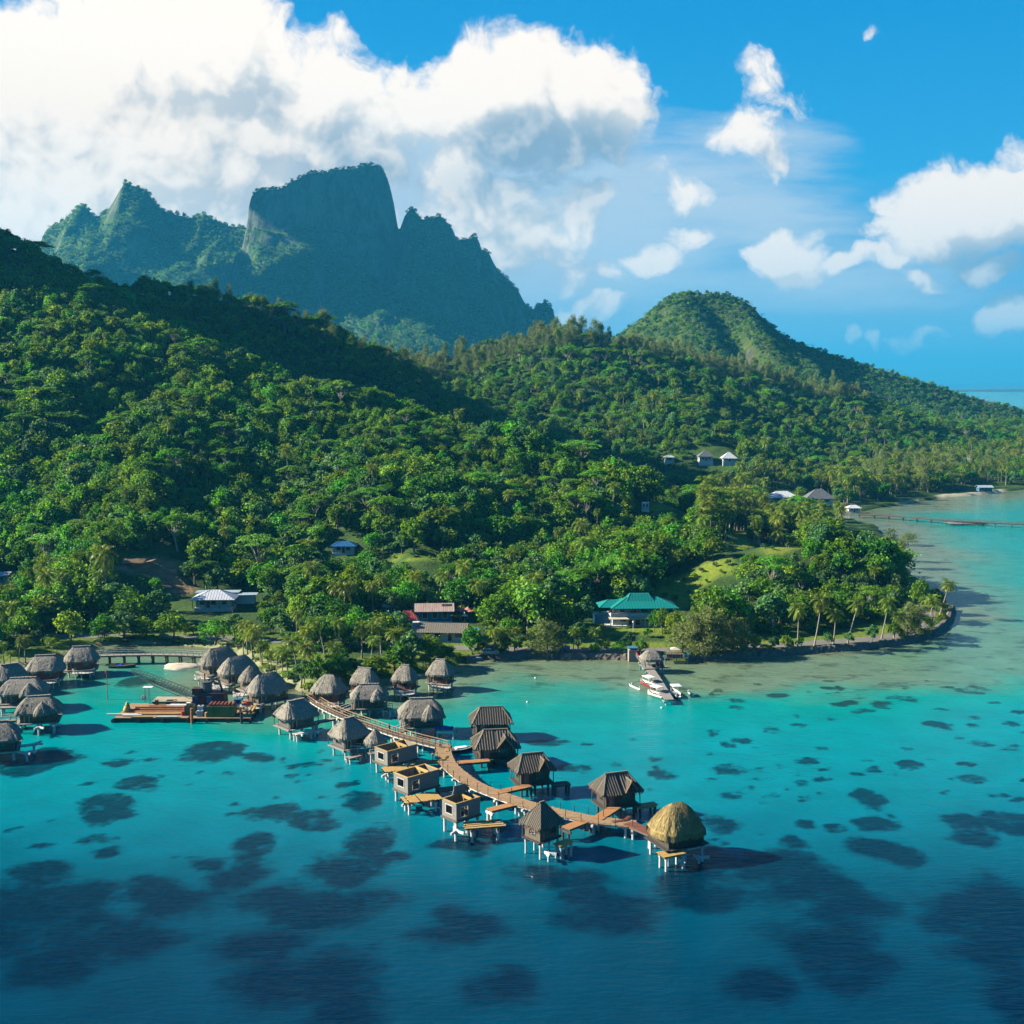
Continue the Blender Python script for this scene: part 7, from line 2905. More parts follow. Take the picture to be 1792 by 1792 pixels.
parasol("pink peaked parasol, nearer the rust roofed house", 806, 1083, 2.0, PINK)
parasol("pink peaked parasol, farther from the rust roofed house", 819, 1083, 2.1, PINK)
parasol("small white parasol below the two pink ones", 813, 1088, 0.9, WHITE_C, hh=1.7)


def cottage(label, px, py, hx, hy, wh, rise, roof, wall=None, kind="hip", ridge=None, rot=0, depth=None, name="cottage", zoff=0.0, over=0.8, y0=296, base=0.0):
    h, c = house_root(name, label, px, py, depth or hy, rot, "house", zoff, y0)
    plinth(h, hx + 0.2, hy + 0.2, base + 0.03)
    if base > 0.3:
        stilts(h, [(sx * hx * 0.8, sy * hy * 0.8) for sx in (-1, 1) for sy in (-1, 1)], base, WOOD_OLD, 0.15)
    storey(h, hx, hy, base + 0.06, base + wh, wall or WALL_W, [(0, -hx * 0.45, hx * 0.4), (0, hx * 0.45, hx * 0.4), (3, 0, hy * 0.6)], [(0, 0, 0.9)] if hx > 2.2 else [])
    m = MB()
    if kind == "hip":
        hip_panel(m, hx + over, hy + over, hx * 0.35 if ridge is None else ridge, rise, base + wh)
        m.build("roof", roof, h)
    elif kind == "thatch":
        thatch_roof(m, hx + over, hy + over, hx * 0.4, rise, base + wh, 4.0, int(px), tufts=150)
        m.build("roof", THATCH, h)
    else:
        gable_panel(m, hx + over, hy + over, rise, base + wh)
        m.build("roof", roof, h)
    return h


cottage("pale flat gabled house behind the palms west of the red pavilion", 661, 1060, 3.2, 2.4, 2.6, 0.9, ROOF_W, kind="gable")
cottage("little blue walled shed with teal roof beside the red pavilion", 684, 1078, 1.7, 1.6, 2.6, 0.5, ROOF_PALE, WALL_BLUE, kind="gable", name="shed", over=0.5)
cottage("small cottage with a peaked white roof above the white roofed house", 468, 1024, 2.3, 2.0, 2.0, 1.8, ROOF_W, ridge=0.2, over=0.6)
cottage("brown thatched hut between round trees on the slope", 484, 1050, 1.9, 1.7, 2.4, 1.5, THATCH, WOOD_RED, kind="thatch", name="hut", over=0.5)
cottage("blue roofed house half sunk in the forest", 603, 972, 3.6, 2.6, 2.4, 1.4, ROOF_BLUE, WALL_W, y0=330)
cottage("white roofed house cut by the western picture edge", 0, 1022, 3.2, 2.6, 2.6, 0.8, ROOF_W, kind="gable", y0=320)
cottage("tiny white hut on the grassy end of the spur", 1129, 896, 1.3, 1.1, 2.6, 0.25, ROOF_W, kind="gable", name="hut", over=0.15, y0=330, zoff=0.4)
cottage("tall far house with a grey pyramid roof and white walls", 1234, 816, 4.0, 3.4, 2.6, 3.8, ROOF_GREY, ridge=0.2, y0=560, zoff=2.5)
cottage("far house with a white pyramid roof beside the grey one", 1275, 815, 3.8, 3.2, 1.8, 3.6, ROOF_W, ridge=0.2, y0=560, zoff=2.0)
cottage("far low white roof among trees west of the pyramid roofs", 1171, 812, 2.6, 2.2, 2.0, 1.0, ROOF_W, y0=560, zoff=1.2)
cottage("large white roofed beach house in the palm grove", 1368, 886, 8.0, 4.6, 2.6, 3.2, ROOF_W, ridge=2.5, y0=560, zoff=2.0)
cottage("large beach house with a grey hip roof and white front", 1432, 888, 7.4, 4.5, 2.6, 5.0, ROOF_GREY, ridge=1.6, y0=560, zoff=2.0)
cottage("white topped open hut on the sand where the far jetty starts", 1493, 898, 3.0, 2.2, 2.2, 1.5, ROOF_W, name="hut", y0=560)
cottage("blue and white hut on the far beach beside leaning palms", 1722, 862, 4.0, 2.5, 2.6, 1.2, ROOF_PALE, WALL_BLUE, kind="gable", name="hut", y0=560)
cottage("pale roofed building far off in the shore forest", 1706, 806, 4.6, 3.0, 2.0, 1.3, ROOF_W, kind="gable", y0=700, zoff=3.0)


# ------------------------------------------------------------------ vehicles
def car(label, px, py, rz, paint, group=None):
    p = gp(px, py, 1.44)
    t = thing("parked_car", label, "car", (p.x, p.y, max(1.40, float(ground_z(p.x, p.y)) + 0.1)), rz, group)
    m = MB()
    prof = [(-2.1, 0.35), (2.1, 0.35), (2.12, 0.75), (1.9, 0.92), (1.05, 1.0), (-1.7, 1.02), (-2.08, 0.95)]
    n_ = len(prof)
    vs = [(x, -0.85, z) for x, z in prof] + [(x, 0.85, z) for x, z in prof]
    m.add(vs, [tuple(range(n_)), tuple(range(2 * n_ - 1, n_ - 1, -1))] + [(i, n_ + i, n_ + (i + 1) % n_, (i + 1) % n_) for i in range(n_)])
    m.add([(-1.35, -0.68, 1.48), (0.25, -0.68, 1.48), (0.25, 0.68, 1.48), (-1.35, 0.68, 1.48), (-1.3, -0.68, 1.42), (0.2, -0.68, 1.42), (0.2, 0.68, 1.42), (-1.3, 0.68, 1.42)], [(0, 1, 2, 3), (4, 5, 1, 0), (5, 6, 2, 1), (6, 7, 3, 2), (7, 4, 0, 3)])
    m.build("body", paint, t)
    m = MB()
    m.add([(-1.75, -0.8, 1.0), (1.0, -0.8, 1.0), (1.0, 0.8, 1.0), (-1.75, 0.8, 1.0), (-1.33, -0.67, 1.45), (0.24, -0.67, 1.45), (0.24, 0.67, 1.45), (-1.33, 0.67, 1.45)], [(0, 1, 5, 4), (1, 2, 6, 5), (2, 3, 7, 6), (3, 0, 4, 7), (4, 5, 6, 7)])
    m.build("cabin_glass", GLASS, t)
    for x in (-1.3, 1.3):
        for y in (-0.82, 0.82):
            m = MB()
            m.tube([(x, y - 0.1, 0.32), (x, y + 0.1, 0.32)], 0.32, 12)
            w = m.build("wheel", BLACKP, t)
            m = MB()
            m.tube([(x, y - 0.115, 0.32), (x, y + 0.115, 0.32)], 0.17, 8)
            m.build("rim", RAIL_W, w)
    for y in (-0.6, 0.6):
        m = MB()
        m.box((2.09, y, 0.72), (0.08, 0.34, 0.14))
        m.build("headlight", PAINT_W, t)
    return t


car("bright blue car on the shore road", 983, 1137, 0.0, pm("blue_car_paint", (0.02, 0.14, 0.50), (0.02, 0.12, 0.45), 0.3, 0.3, spec=0.5))
car("dark car parked on the shore road behind a pickup", 864, 1138, 0.05, pm("dark_car_paint", (0.03, 0.035, 0.05), (0.03, 0.03, 0.04), 0.3, 0.3, spec=0.5))
car("silver grey car parked at the water's edge of the road", 858, 1145, 0.1, pm("grey_car_paint", (0.30, 0.33, 0.35), (0.27, 0.30, 0.32), 0.3, 0.3, spec=0.5))


def lamp(label, px, py, hh):
    p = on_ground(px, py)
    t = thing("street_lamp", label, "street lamp", p, 0)
    m = MB()
    m.tube([(0, 0, 0), (0, 0, hh)], [0.09, 0.06], 8)
    m.build("post", RAIL_W, t)
    m = MB()
    m.tube([(0, 0, hh - 0.05), (0, 0, hh + 0.1), (0, 0, hh + 0.42), (0, 0, hh + 0.55)], [0.10, 0.26, 0.26, 0.08], 10)
    m.build("lamp_head", PAINT_W, t)


lamp("white headed lamp post on the lawn before the teal roofed house", 1108, 1107, 2.6)
lamp("pale lamp post beside the headland road among shrubs", 1352, 1110, 3.6)
lamp("lamp post by the blue annex of the teal roofed house", 1010, 1070, 3.2)


def power_pole(label, px, py, hh):
    p = on_ground(px, py)
    t = thing("power_pole", label, "pole", p, 0.3)
    m = MB()
    m.tube([(0, 0, -0.5), (0, 0, hh)], [0.16, 0.11], 8)
    m.build("post", WOOD_OLD, t)
    m = MB()
    m.beam((-0.9, 0, hh - 0.5), (0.9, 0, hh - 0.5), 0.12)
    m.build("crossarm", WOOD_OLD, t)


power_pole("wooden power pole in the bushes below the white roofed house", 408, 1106, 7.0)
power_pole("wooden power pole on the road near the tan roofed shop", 700, 1128, 7.0)

# stacked lumber on the cleared ground
p = on_ground(232, 992, 330)
lp = thing("lumber_stack", "pale sawn timber stacked on the cleared brown soil", "lumber", (p.x, p.y + 1.0, p.z + 1.1), 0.1)
m = MB()
for i in range(16):
    m.box((0, -2.2 + i * 0.30, 0.12 + 0.03 * (i % 3) + i * 0.055), (6.4 + (i % 4) * 0.4, 0.26, 0.16), 0.01 * (i % 5))
m.build("plank_layer", WOOD_TAN, lp)
m = MB()
for i in range(6):
    m.box((4.6 + i * 0.32, 0.8, 0.35 + 0.05 * i), (0.28, 5.2, 0.16), -0.15)
m.build("beam_layer", WOOD_TAN, lp)

# ------------------------------------------------------------------ the boat jetty, its gazebo and terrace
walkway("grey boat jetty with white piles from the thatched gazebo", [(1126, 1156), (1147, 1184), (1158, 1203), (1171, 1224)], 1.2, 2.1, DECK_GREY, pile=CONC, seed=30, plank=0.35, name="jetty", pile_step=3.2)
railing_r = thing("railing_panel", "white railing with a red top along the jetty's landward end", "railing", (0, 0, 0))
a_, b_ = gp(1113, 1150, 1.4), gp(1124, 1167, 1.2)
railing_r.location = a_
railing(railing_r, [(0, 0), ((b_ - a_).x, (b_ - a_).y)], 0.0, 1.1, PAINT_W, 0.7)
m = MB()
m.beam((0, 0, 1.2), (b_ - a_) * 0.45 + Vector((0, 0, 1.25)), 0.12, 0.3)
m.build("banner", RED_P, railing_r)
p = gp(1107.5, 1158, 0)
sb_ = thing("concrete_pier", "square grey concrete pier block with stairs on top", "pier block", (p.x, p.y + 1.0, 0), 0.05)
m = MB()
m.box((0, 0, 1.2), (2.2, 2.4, 3.6), top=0.97)
m.build("block", DECK_GREY, sb_)
m = MB()
m.box((0, 0.2, 3.4), (2.5, 2.4, 0.12))
m.build("cover_slab", WALL_BLUE, sb_)
p = gp(1140, 1150, 3.6)
g2 = thing("gazebo", "thatched jetty gazebo with red seats by the boats", "gazebo", (p.x, p.y, 0), 0.15)
m = MB()
thatch_roof(m, 2.9, 2.5, 0.8, 2.0, 3.5, 3.0, 91, tufts=260, hollow=0.1)
m.build("roof", THATCH, g2)
m = MB()
deck_boards(m, -2.6, 3.0, -2.8, 2.2, 1.45)
m.build("deck", DECK_GREY, g2)
for x in (-2.0, 2.0):
    for y in (-1.7, 1.7):
        m = MB()
        m.tube([(x, y, 1.4), (x, y, 3.7)], 0.1, 6)
        m.build("post", WOOD_OLD, g2)
        m = MB()
        m.tube([(x * 1.1, y * 1.2, -2), (x * 1.1, y * 1.2, 1.4)], 0.16, 8)
        m.build("stilt", pm("turquoise_paint", (0.02, 0.33, 0.42), (0.02, 0.28, 0.36)), g2)
for k, x in enumerate((1.35, 2.35)):
    t = thing("deck_chair", ["white framed red deck chair under the jetty gazebo's edge", "plain red deck chair at the corner of the jetty gazebo"][k], "chair", (p.x + x, p.y - 2.1, 1.49), 0.1)
    m = MB()
    m.box((0, 0, 0.45), (0.75, 0.7, 0.1))
    m.build("seat", RED_P, t)
    m = MB()
    m.add([(-0.4, 0.3, 0.45), (0.4, 0.3, 0.45), (0.4, 0.62, 1.4), (-0.4, 0.62, 1.4), (-0.4, 0.38, 0.45), (0.4, 0.38, 0.45), (0.4, 0.70, 1.4), (-0.4, 0.70, 1.4)], [(0, 1, 2, 3), (7, 6, 5, 4), (0, 4, 5, 1), (1, 5, 6, 2), (2, 6, 7, 3), (3, 7, 4, 0)])
    m.build("backrest", RED_P, t)
    m = MB()
    for sx in (-0.42, 0.42):
        m.beam((sx, -0.35, 0), (sx, -0.35, 0.65), 0.09)
        m.beam((sx, 0.35, 0), (sx, 0.66, 1.45), 0.09)
        m.beam((sx, -0.38, 0.65), (sx, 0.45, 0.65), 0.09)
    m.beam((-0.42, -0.35, 0.3), (0.42, -0.35, 0.3), 0.09)
    m.build("frame", PAINT_W if k == 0 else RED_P, t)
p = gp(1180, 1150, 1.5)
tr = thing("terrace", "waterside terrace with red counter and pale railing east of the gazebo", "terrace", (p.x, p.y, 0), -0.02)
m = MB()
deck_boards(m, -2.6, 3.4, -1.2, 2.4, 1.45)
m.build("deck", WOOD_OLD, tr)
railing(tr, [(-2.6, -1.2), (3.4, -1.2), (3.4, 2.3)], 1.48, 1.0, pm("turquoise_paint", (0, 0, 0)), 0.9)
m = MB()
m.box((0.0, -0.6, 2.45), (4.2, 0.6, 0.12))
m.box((0.0, -0.5, 1.95), (4.0, 0.3, 0.9))
m.build("counter", RED_P, tr)
m = MB()
m.add([(-1.0, 0.2, 3.3), (1.6, 0.2, 3.3), (1.4, 2.0, 3.5), (-0.8, 2.0, 3.5), (0.3, 1.1, 3.9)], [(0, 1, 4), (1, 2, 4), (2, 3, 4), (3, 0, 4)])
m.build("shade_roof", CREAM, tr)
for x, y in ((-0.9, 0.3), (1.5, 0.3), (-0.7, 1.9), (1.3, 1.9)):
    m = MB()
    m.beam((x, y, 1.45), (x, y, 3.4), 0.09)
    m.build("post", RAIL_W, tr)
stilts(tr, [(-2.4, -1.0), (0.4, -1.0), (3.2, -1.0), (3.2, 2.0), (-2.4, 2.0)], 1.4, pm("turquoise_paint", (0, 0, 0)), 0.12)
p = gp(1163, 1169, 0)
fl_ = thing("raft", "small pale floating raft in the shade of the terrace", "raft", (p.x, p.y, 0), 0)
m = MB()
deck_boards(m, -0.7, 0.7, -0.4, 0.4, 0.35)
m.build("deck", DECK_GREY, fl_)
m = MB()
for x in (-0.5, 0.0, 0.5):
    m.tube([(x, -0.4, 0.15), (x, 0.4, 0.15)], 0.16, 8)
m.build("float", BLACKP, fl_)
for k, (px, py) in enumerate(((1158, 1239), (923, 1229), (937, 1187))):
    p = gp(px, py, 0)
    t = thing("mooring_buoy", ["white mooring buoy in front of the boat jetty", "white mooring buoy between peninsula and jetty, nearer the bungalows", "white mooring buoy between peninsula and jetty, nearer the shore"][k], "buoy", p, 0)
    m = MB()
    m.tube([(0, 0, -0.25), (0, 0, -0.1), (0, 0, 0.12), (0, 0, 0.3)], [0.12, 0.26, 0.26, 0.1], 10)
    m.build("float", PAINT_W, t)
    m = MB()
    m.tube([(0, 0, 0.3), (0, 0, 0.5)], 0.04, 6)
    m.build("ring", STEEL, t)

# sand spit and channel mark in the inlet
p = gp(318, 1166, 0)
t = MB()
vs, fs = [], []
for k, (f, z) in enumerate(((1.12, -0.6), (1.0, 0.02), (0.86, 0.34), (0.5, 0.5), (0.0, 0.55))):
    for i in range(28):
        a = 2 * math.pi * i / 28
        e = 1 + 0.10 * math.sin(3 * a + 1) + 0.05 * math.sin(7 * a)
        vs.append((p.x + math.cos(a) * 4.6 * f * e, p.y + math.sin(a) * 3.6 * f * e, z + random.uniform(-0.08, 0.08)))
for k in range(4):
    for i in range(28):
        fs.append((k * 28 + i, k * 28 + (i + 1) % 28, (k + 1) * 28 + (i + 1) % 28, (k + 1) * 28 + i))
t.add(vs, fs)
tag(t.build("sand_spit_ground", SAND_M, smooth=True), kind="structure")
p = gp(188, 1224, 0)
t = thing("channel_mark", "thin rusty channel post with a red top in the inlet", "channel post", p, 0)
m = MB()
m.tube([(0, 0, -2), (0, 0, 6.0)], [0.11, 0.08], 8)
m.build("post", RUST, t)
m = MB()
m.tube([(0, 0, 5.9), (0, 0, 6.0), (0, 0, 6.5), (0, 0, 6.6)], [0.1, 0.28, 0.28, 0.1], 8)
m.build("topmark", RED_P, t)

# ------------------------------------------------------------------ the work barge
bo = gp(324, 1263.5, 0)
BX = 8.25


def bar_at(zx, y):
    return ((180 + zx / 6.4) - 324) / BX, y


bg = thing("work_barge", "long dark work barge loaded with pipes and machinery in the lagoon", "barge", (bo.x, bo.y + 6.2, 0), 0.0)
m = MB()
m.box((-7.0, -0.8, 0.2), (15.5, 11.6, 1.3))
m.box((7.2, 0.0, 0.15), (13.0, 12.6, 1.1))
m.build("hull", STEEL, bg)
m = MB()
deck_boards(m, -14.6, 0.6, -6.4, 4.8, 0.90, 0.4, 0.07)
deck_boards(m, 0.9, 13.5, -6.1, 6.1, 0.76, 0.4, 0.07)
m.build("decking", WOOD_TAN, bg)
for x in (-14.7, -9.5, -4.5, 0.7, 4.6, 9.0, 13.6):
    m = MB()
    m.tube([(x, -6.75, 0.4), (x + 0.02, -6.72, 0.4), (x, -6.95, 0.4)], 0.42, 10)
    m.build("fender", BLACKP, bg)
BW = Matrix.Translation((bo.x, bo.y + 6.2, 0))


def onb(x, y, z=0.95):
    return (bo.x + x, bo.y + 6.2 + y, z)


def bthing(name, label, cat, x, y, z=0.95, rz=0.0, group=None):
    return thing(name, label, cat, onb(x, y, z), rz, group)


# steel pipes, each one
pipes = [(-6.6, -2.2, 0.0, 12.5, 0.20, RUST), (-6.2, -1.65, 0.0, 11.5, 0.20, RUST), (-6.9, -1.1, 0.0, 12.0, 0.22, RUST), (-6.4, -0.5, 0.0, 11.0, 0.20, RUST), (-6.3, -1.9, 0.36, 11.0, 0.18, RUST), (-6.8, -1.3, 0.38, 10.0, 0.18, RUST),
         (-6.4, -1.6, 0.74, 10.5, 0.18, RUST), (-6.0, -2.9, 0.0, 10.5, 0.2, RUST), (-7.4, 0.2, 0.0, 4.0, 0.22, RUST), (-7.2, 0.8, 0.0, 4.4, 0.2, RUST), (-7.3, 0.5, 0.4, 4.2, 0.2, RUST), (-2.7, 1.5, 0.0, 5.2, 0.24, PAINT_W), (-2.6, 1.2, 0.42, 5.0, 0.22, PAINT_W),
         (-2.9, 0.3, 0.0, 5.6, 0.24, PAINT_W), (-2.8, 0.9, 0.0, 5.8, 0.24, PAINT_W), (-3.0, 0.6, 0.42, 5.4, 0.22, PAINT_W), (-13.4, -4.6, 0.1, 6.5, 0.16, CONC), (-11.2, -5.2, 0.0, 4.0, 0.20, PAINT_W)]
plab = {id(RUST): "long rusty steel pipe in the bundle on the barge", id(PAINT_W): "white steel pipe stacked on the barge deck", id(CONC): "long pale pipe jutting from the barge's western end"}
for (x, y, z, L, r_, mt) in pipes:
    m = MB()
    pts = [(-L / 2, 0, r_), (L / 2, 0, r_)]
    m.tube(pts, r_, 10, cap=False)
    m.tube([(L / 2, 0, r_), (-L / 2, 0, r_)], r_ * 0.82, 10, cap=False)
    o = m.build("steel_pipe", mt)
    o.location = onb(x, y, 0.95 + z)
    o.rotation_euler = (0, 0, random.uniform(-0.015, 0.015))
    tag(o, plab[id(mt)], "pipe", plab[id(mt)])
for (x, y, L, w, mt, lab) in ((-6.0, -3.4, 11.0, 0.4, WOOD_YEL, "long orange timber beam along the barge's front"), (-6.6, -4.0, 10.0, 0.35, WOOD_ORANGE, "dark orange timber beam next to the barge's front edge"),
                              (-8.8, -6.2, 4.5, 0.3, WOOD_YEL, "short orange timber on the barge's front ledge"), (-3.6, -6.1, 4.8, 0.3, RAIL_W, "pale timber on the barge's front ledge")):
    m = MB()
    for k in range(3):
        m.beam((-L / 2 + k * 0.2, (k - 1) * w * 0.7, 0.12), (L / 2 - k * 0.3, (k - 1) * w * 0.7, 0.14), w * 0.6, 0.22)
    o = m.build("timber_beam", mt)
    o.location = onb(x, y, 0.95)
    tag(o, lab, "timber")
# tan sheet platform at the back
t = bthing("sheet_platform", "flat tan sheeted platform along the barge's rear edge", "platform", -5.3, 6.0, 0.95)
m = MB()
m.box((0, 0, 0.55), (9.2, 4.0, 0.12))
m.build("sheeting", pm("tan_sheeting", (0.46, 0.38, 0.25), (0.36, 0.29, 0.18), 0.6, 0.8), t)
m = MB()
for x in (-4.4, -1.5, 1.5, 4.4):
    m.box((x, 0, -0.3), (0.2, 3.6, 1.6))
m.box((0, -1.85, 0.35), (9.0, 0.15, 0.2))
m.build("frame", STEEL, t)
# yellow wrapped bollard
t = bthing("wrapped_bollard", "yellow wrapped bollard at the barge's western corner", "bollard", -13.4, -1.8)
m = MB()
m.tube([(0, 0, 0), (0, 0, 0.5), (0.05, 0, 1.0), (0.1, 0.05, 1.4), (0.12, 0, 1.8), (0.1, 0, 2.1)], [0.72, 0.78, 0.66, 0.42, 0.34, 0.12], 12)
m.build("wrapping", pm("yellow_cover", (0.50, 0.36, 0.07), (0.38, 0.26, 0.05), 1.0, 0.7, 0.4), t, smooth=True)
m = MB()
m.tube([(0.1, 0, 1.35), (0.11, 0, 1.45)], 0.46, 10)
m.build("rope", WOOD_OLD, t)
# ladder frame with lifebuoy
t = bthing("lookout_frame", "white topped lookout frame at the barge's rear corner", "frame", -11.2, 5.2)
m = MB()
for x in (-0.5, 0.5):
    for y in (-0.4, 0.4):
        m.beam((x, y, 0), (x * 0.8, y * 0.8, 3.4), 0.08)
for z in (0.8, 1.6, 2.4):
    m.beam((-0.5, -0.4, z), (0.5, -0.4, z), 0.06)
m.build("ladder", RAIL_W, t)
m = MB()
m.box((0.2, 0, 3.45), (2.0, 1.4, 0.1))
m.build("roof", PAINT_W, t)
t = bthing("lifebuoy", "orange lifebuoy hung on the white topped lookout frame", "lifebuoy", -11.8, 4.7, 2.2)
m = MB()
m.tube([(0.42 * math.cos(a), 0, 0.42 * math.sin(a)) for a in np.linspace(0, 2 * math.pi, 15)], 0.13, 8, cap=False)
m.build("ring", pm("orange_plastic", (0.60, 0.10, 0.03), (0.52, 0.08, 0.03)), t)
m = MB()
for a in (0.78, 2.35, 3.93, 5.5):
    m.box((0.42 * math.cos(a), 0, 0.42 * math.sin(a)), (0.2, 0.3, 0.2), 0)
m.build("band", PAINT_W, t)
# crane
cr = bthing("crawler_crane", "dark crawler crane with a low lattice boom on the barge", "crane", 2.6, 2.2, 0.8)
cr.scale = (1.2, 1.15, 1.3)
m = MB()
m.box((0.6, 0, 1.7), (5.4, 3.0, 1.9), top=0.95)
m.box((-1.6, -0.6, 2.9), (1.6, 1.5, 1.0))
m.build("housing", pm("maroon_housing", (0.10, 0.03, 0.03), (0.05, 0.03, 0.035), 0.8, 0.6), cr)
for y in (-1.5, 1.5):
    m = MB()
    m.tube([(-2.2, y, 0.4), (2.4, y, 0.4)], 0.4, 10)
    m.box((0.1, y, 0.4), (4.6, 0.6, 0.8))
    m.build("track", BLACKP, cr)
m = MB()
m.tube([(-0.2, 0, 2.65), (-0.2, 0, 2.75), (-0.2, 0, 4.2), (-0.2, 0, 4.25)], [0.95, 1.0, 1.0, 0.9], 16)
m.tube([(-0.2, 0, 4.26), (-0.2, 0, 4.36)], 1.05, 16)
m.build("tank", pm("grey_tank", (0.12, 0.13, 0.135), (0.08, 0.085, 0.09), 1.0, 0.5, stretch=(1, 1, 4)), cr)
m = MB()
m.tube([(-0.5, 0.2, 4.3), (-0.5, 0.2, 5.7)], 0.17, 8)
m.build("exhaust_pipe", pm("ochre_paint", (0.40, 0.19, 0.03), (0.30, 0.14, 0.03)), cr)
for k, (x, y, c_) in enumerate(((-1.9, -1.56, (0.03, 0.08, 0.22)), (0.6, -1.56, (0.04, 0.16, 0.34)))):
    m = MB()
    m.box((x, y, 1.6), (0.9, 0.1, 1.2))
    m.build("side_panel", pm("blue_panel_%s" % "ab"[k], c_), cr)
tip = at(230, 1173, 275) - Vector(onb(2.6, 2.2, 0.8))
tip = Vector((tip.x / 1.2, tip.y / 1.15, tip.z / 1.3))
base = Vector((-1.6, 0.4, 1.6))
m = MB()
d = tip - base
s_ = Vector((-d.y, d.x, 0)).normalized() * 0.5
upv = Vector((0, 0, 0.5))
ch = [s_ + upv, -s_ + upv, -s_ - upv, s_ - upv]
nb = 22
for q in ch:
    for i in range(nb):
        f0, f1 = i / nb, (i + 1) / nb
        k0 = 0.35 + 0.65 * min(1, f0 * 6, (1 - f0) * 6)
        k1 = 0.35 + 0.65 * min(1, f1 * 6, (1 - f1) * 6)
        m.beam(base + d * f0 + q * k0, base + d * f1 + q * k1, 0.09)
for i in range(nb):
    f0, f1 = i / nb, (i + 1) / nb
    k0 = 0.35 + 0.65 * min(1, f0 * 6, (1 - f0) * 6)
    k1 = 0.35 + 0.65 * min(1, f1 * 6, (1 - f1) * 6)
    for a in range(4):
        m.beam(base + d * f0 + ch[a] * k0, base + d * f1 + ch[(a + 1) % 4] * k1, 0.05)
m.build("lattice_boom", STEEL, cr)
m = MB()
m.beam(Vector((0.8, 0, 2.6)), Vector((0.2, 0.3, 4.6)), 0.16)
m.build("gantry", STEEL, cr)
t = bthing("loader_mast", "leaning dark loader mast with hook, middle of the barge", "mast", 6.9, 2.2, 0.8)
m = MB()
m.beam((0, 0, 0), (-2.0, 0.6, 5.8), 0.32, 0.36)
m.beam((-2.0, 0.6, 5.7), (-3.0, 0.7, 5.9), 0.2, 0.3)
m.build("boom", STEEL, t)
m = MB()
m.box((0.2, 0, 0.4), (1.6, 1.4, 0.8), top=0.8)
m.build("base", pm("green_machine", (0.03, 0.08, 0.05), (0.02, 0.05, 0.04)), t)
m = MB()
m.tube([(-3.0, 0.7, 5.8), (-3.0, 0.7, 5.2), (-2.85, 0.7, 5.0)], 0.06, 6)
m.build("hook", STEEL, t)
t = bthing("white_derrick", "thin white derrick pole rising from the barge's east half", "derrick", 9.0, 2.8, 0.8)
m = MB()
m.beam((0, 0, 0.2), (2.0, 0.4, 4.0), 0.22)
m.build("pole", PAINT_W, t)
m = MB()
m.beam((2.2, 0.3, 0), (2.1, 0.4, 3.8), 0.10)
m.box((1.0, 0.2, 0.1), (2.8, 0.5, 0.2))
m.build("stay", STEEL, t)
# green corrugated bin with red lids
t = bthing("cargo_bin", "green and ochre corrugated cargo bin with red lids", "bin", 7.2, -4.1, 0.8)
m = MB()
m.box((0, 0, 1.15), (5.6, 2.6, 2.3))
for i in range(14):
    m.box((-2.6 + i * 0.4, -1.33, 1.15), (0.18, 0.10, 2.2))
m.build("side", pm("green_ochre_paint", (0.09, 0.14, 0.04), (0.26, 0.21, 0.07), 0.5, 0.7, stretch=(2.0, 1, 0.3), detail=7), t)
for i in range(7):
    m = MB()
    m.tube([(-2.3 + i * 0.78, -1.2, 2.42), (-2.3 + i * 0.78, 1.2, 2.42)], 0.30, 8)
    m.build("lid", pm("rust_red_paint", (0.30, 0.06, 0.04), (0.18, 0.05, 0.035)), t)
t = bthing("wooden_crate", "olive plank crate between the pipes and the barrels", "crate", 0.3, -3.4, 0.8)
m = MB()
for i in range(6):
    m.box((-0.75 + i * 0.3, -0.8, 1.1), (0.26, 0.1, 2.0 + 0.2 * (i % 2)))
    m.box((-0.75 + i * 0.3, 0.8, 1.1), (0.26, 0.1, 2.0))
for s in (-0.9, 0.9):
    m.box((s, 0, 1.0), (0.1, 1.6, 1.9))
m.build("side", pm("olive_planks", (0.24, 0.19, 0.06), (0.15, 0.12, 0.04)), t)
m = MB()
m.box((0, 0, 0.12), (1.9, 1.6, 0.2))
m.build("base", WOOD_OLD, t)
for k, (x, y, z, c_) in enumerate(((2.6, -3.6, 1.55, (0.50, 0.55, 0.58)), (2.7, -4.6, 0.8, (0.42, 0.50, 0.56)), (3.5, -3.2, 1.2, (0.05, 0.16, 0.34)))):
    t = bthing("plastic_tank", ["pale square plastic tank stacked higher beside the crate", "pale blue plastic tank at the barge's front edge", "dark blue plastic tank behind the pale ones"][k], "tank", x, y, 0.8)
    m = MB()
    m.box((0, 0, z / 2 + 0.25), (1.3, 1.1, z + 0.3), top=0.92)
    m.build("body", pm("tank_plastic_%s" % "abc"[k], c_, None, 0.8, 0.4), t)
    m = MB()
    m.tube([(0, 0, z + 0.4), (0, 0, z + 0.55)], 0.2, 10)
    m.build("cap", BLACKP, t)
for k, (x, y, mt, lab) in enumerate(((11.2, 1.2, RED_P, "red steel drum near the barge's eastern end"), (4.2, -5.2, WOOD_YEL, "small ochre drum by the green cargo bin"), (-0.9, -4.6, RED_P, "small red drum at the end of the white pipes"))):
    t = bthing("steel_drum", lab, "drum", x, y, 0.8)
    s_ = 1.3 if k == 0 else 0.8
    m = MB()
    m.tube([(0, 0, 0), (0, 0, 0.03), (0, 0, 0.6 * s_), (0, 0, 1.2 * s_), (0, 0, 1.22 * s_)], [0.3 * s_, 0.42 * s_, 0.44 * s_, 0.42 * s_, 0.3 * s_], 14)
    m.build("body", mt, t)
    m = MB()
    m.tube([(0, 0, 0.58 * s_), (0, 0, 0.66 * s_)], 0.46 * s_, 14)
    m.build("hoop", STEEL, t)
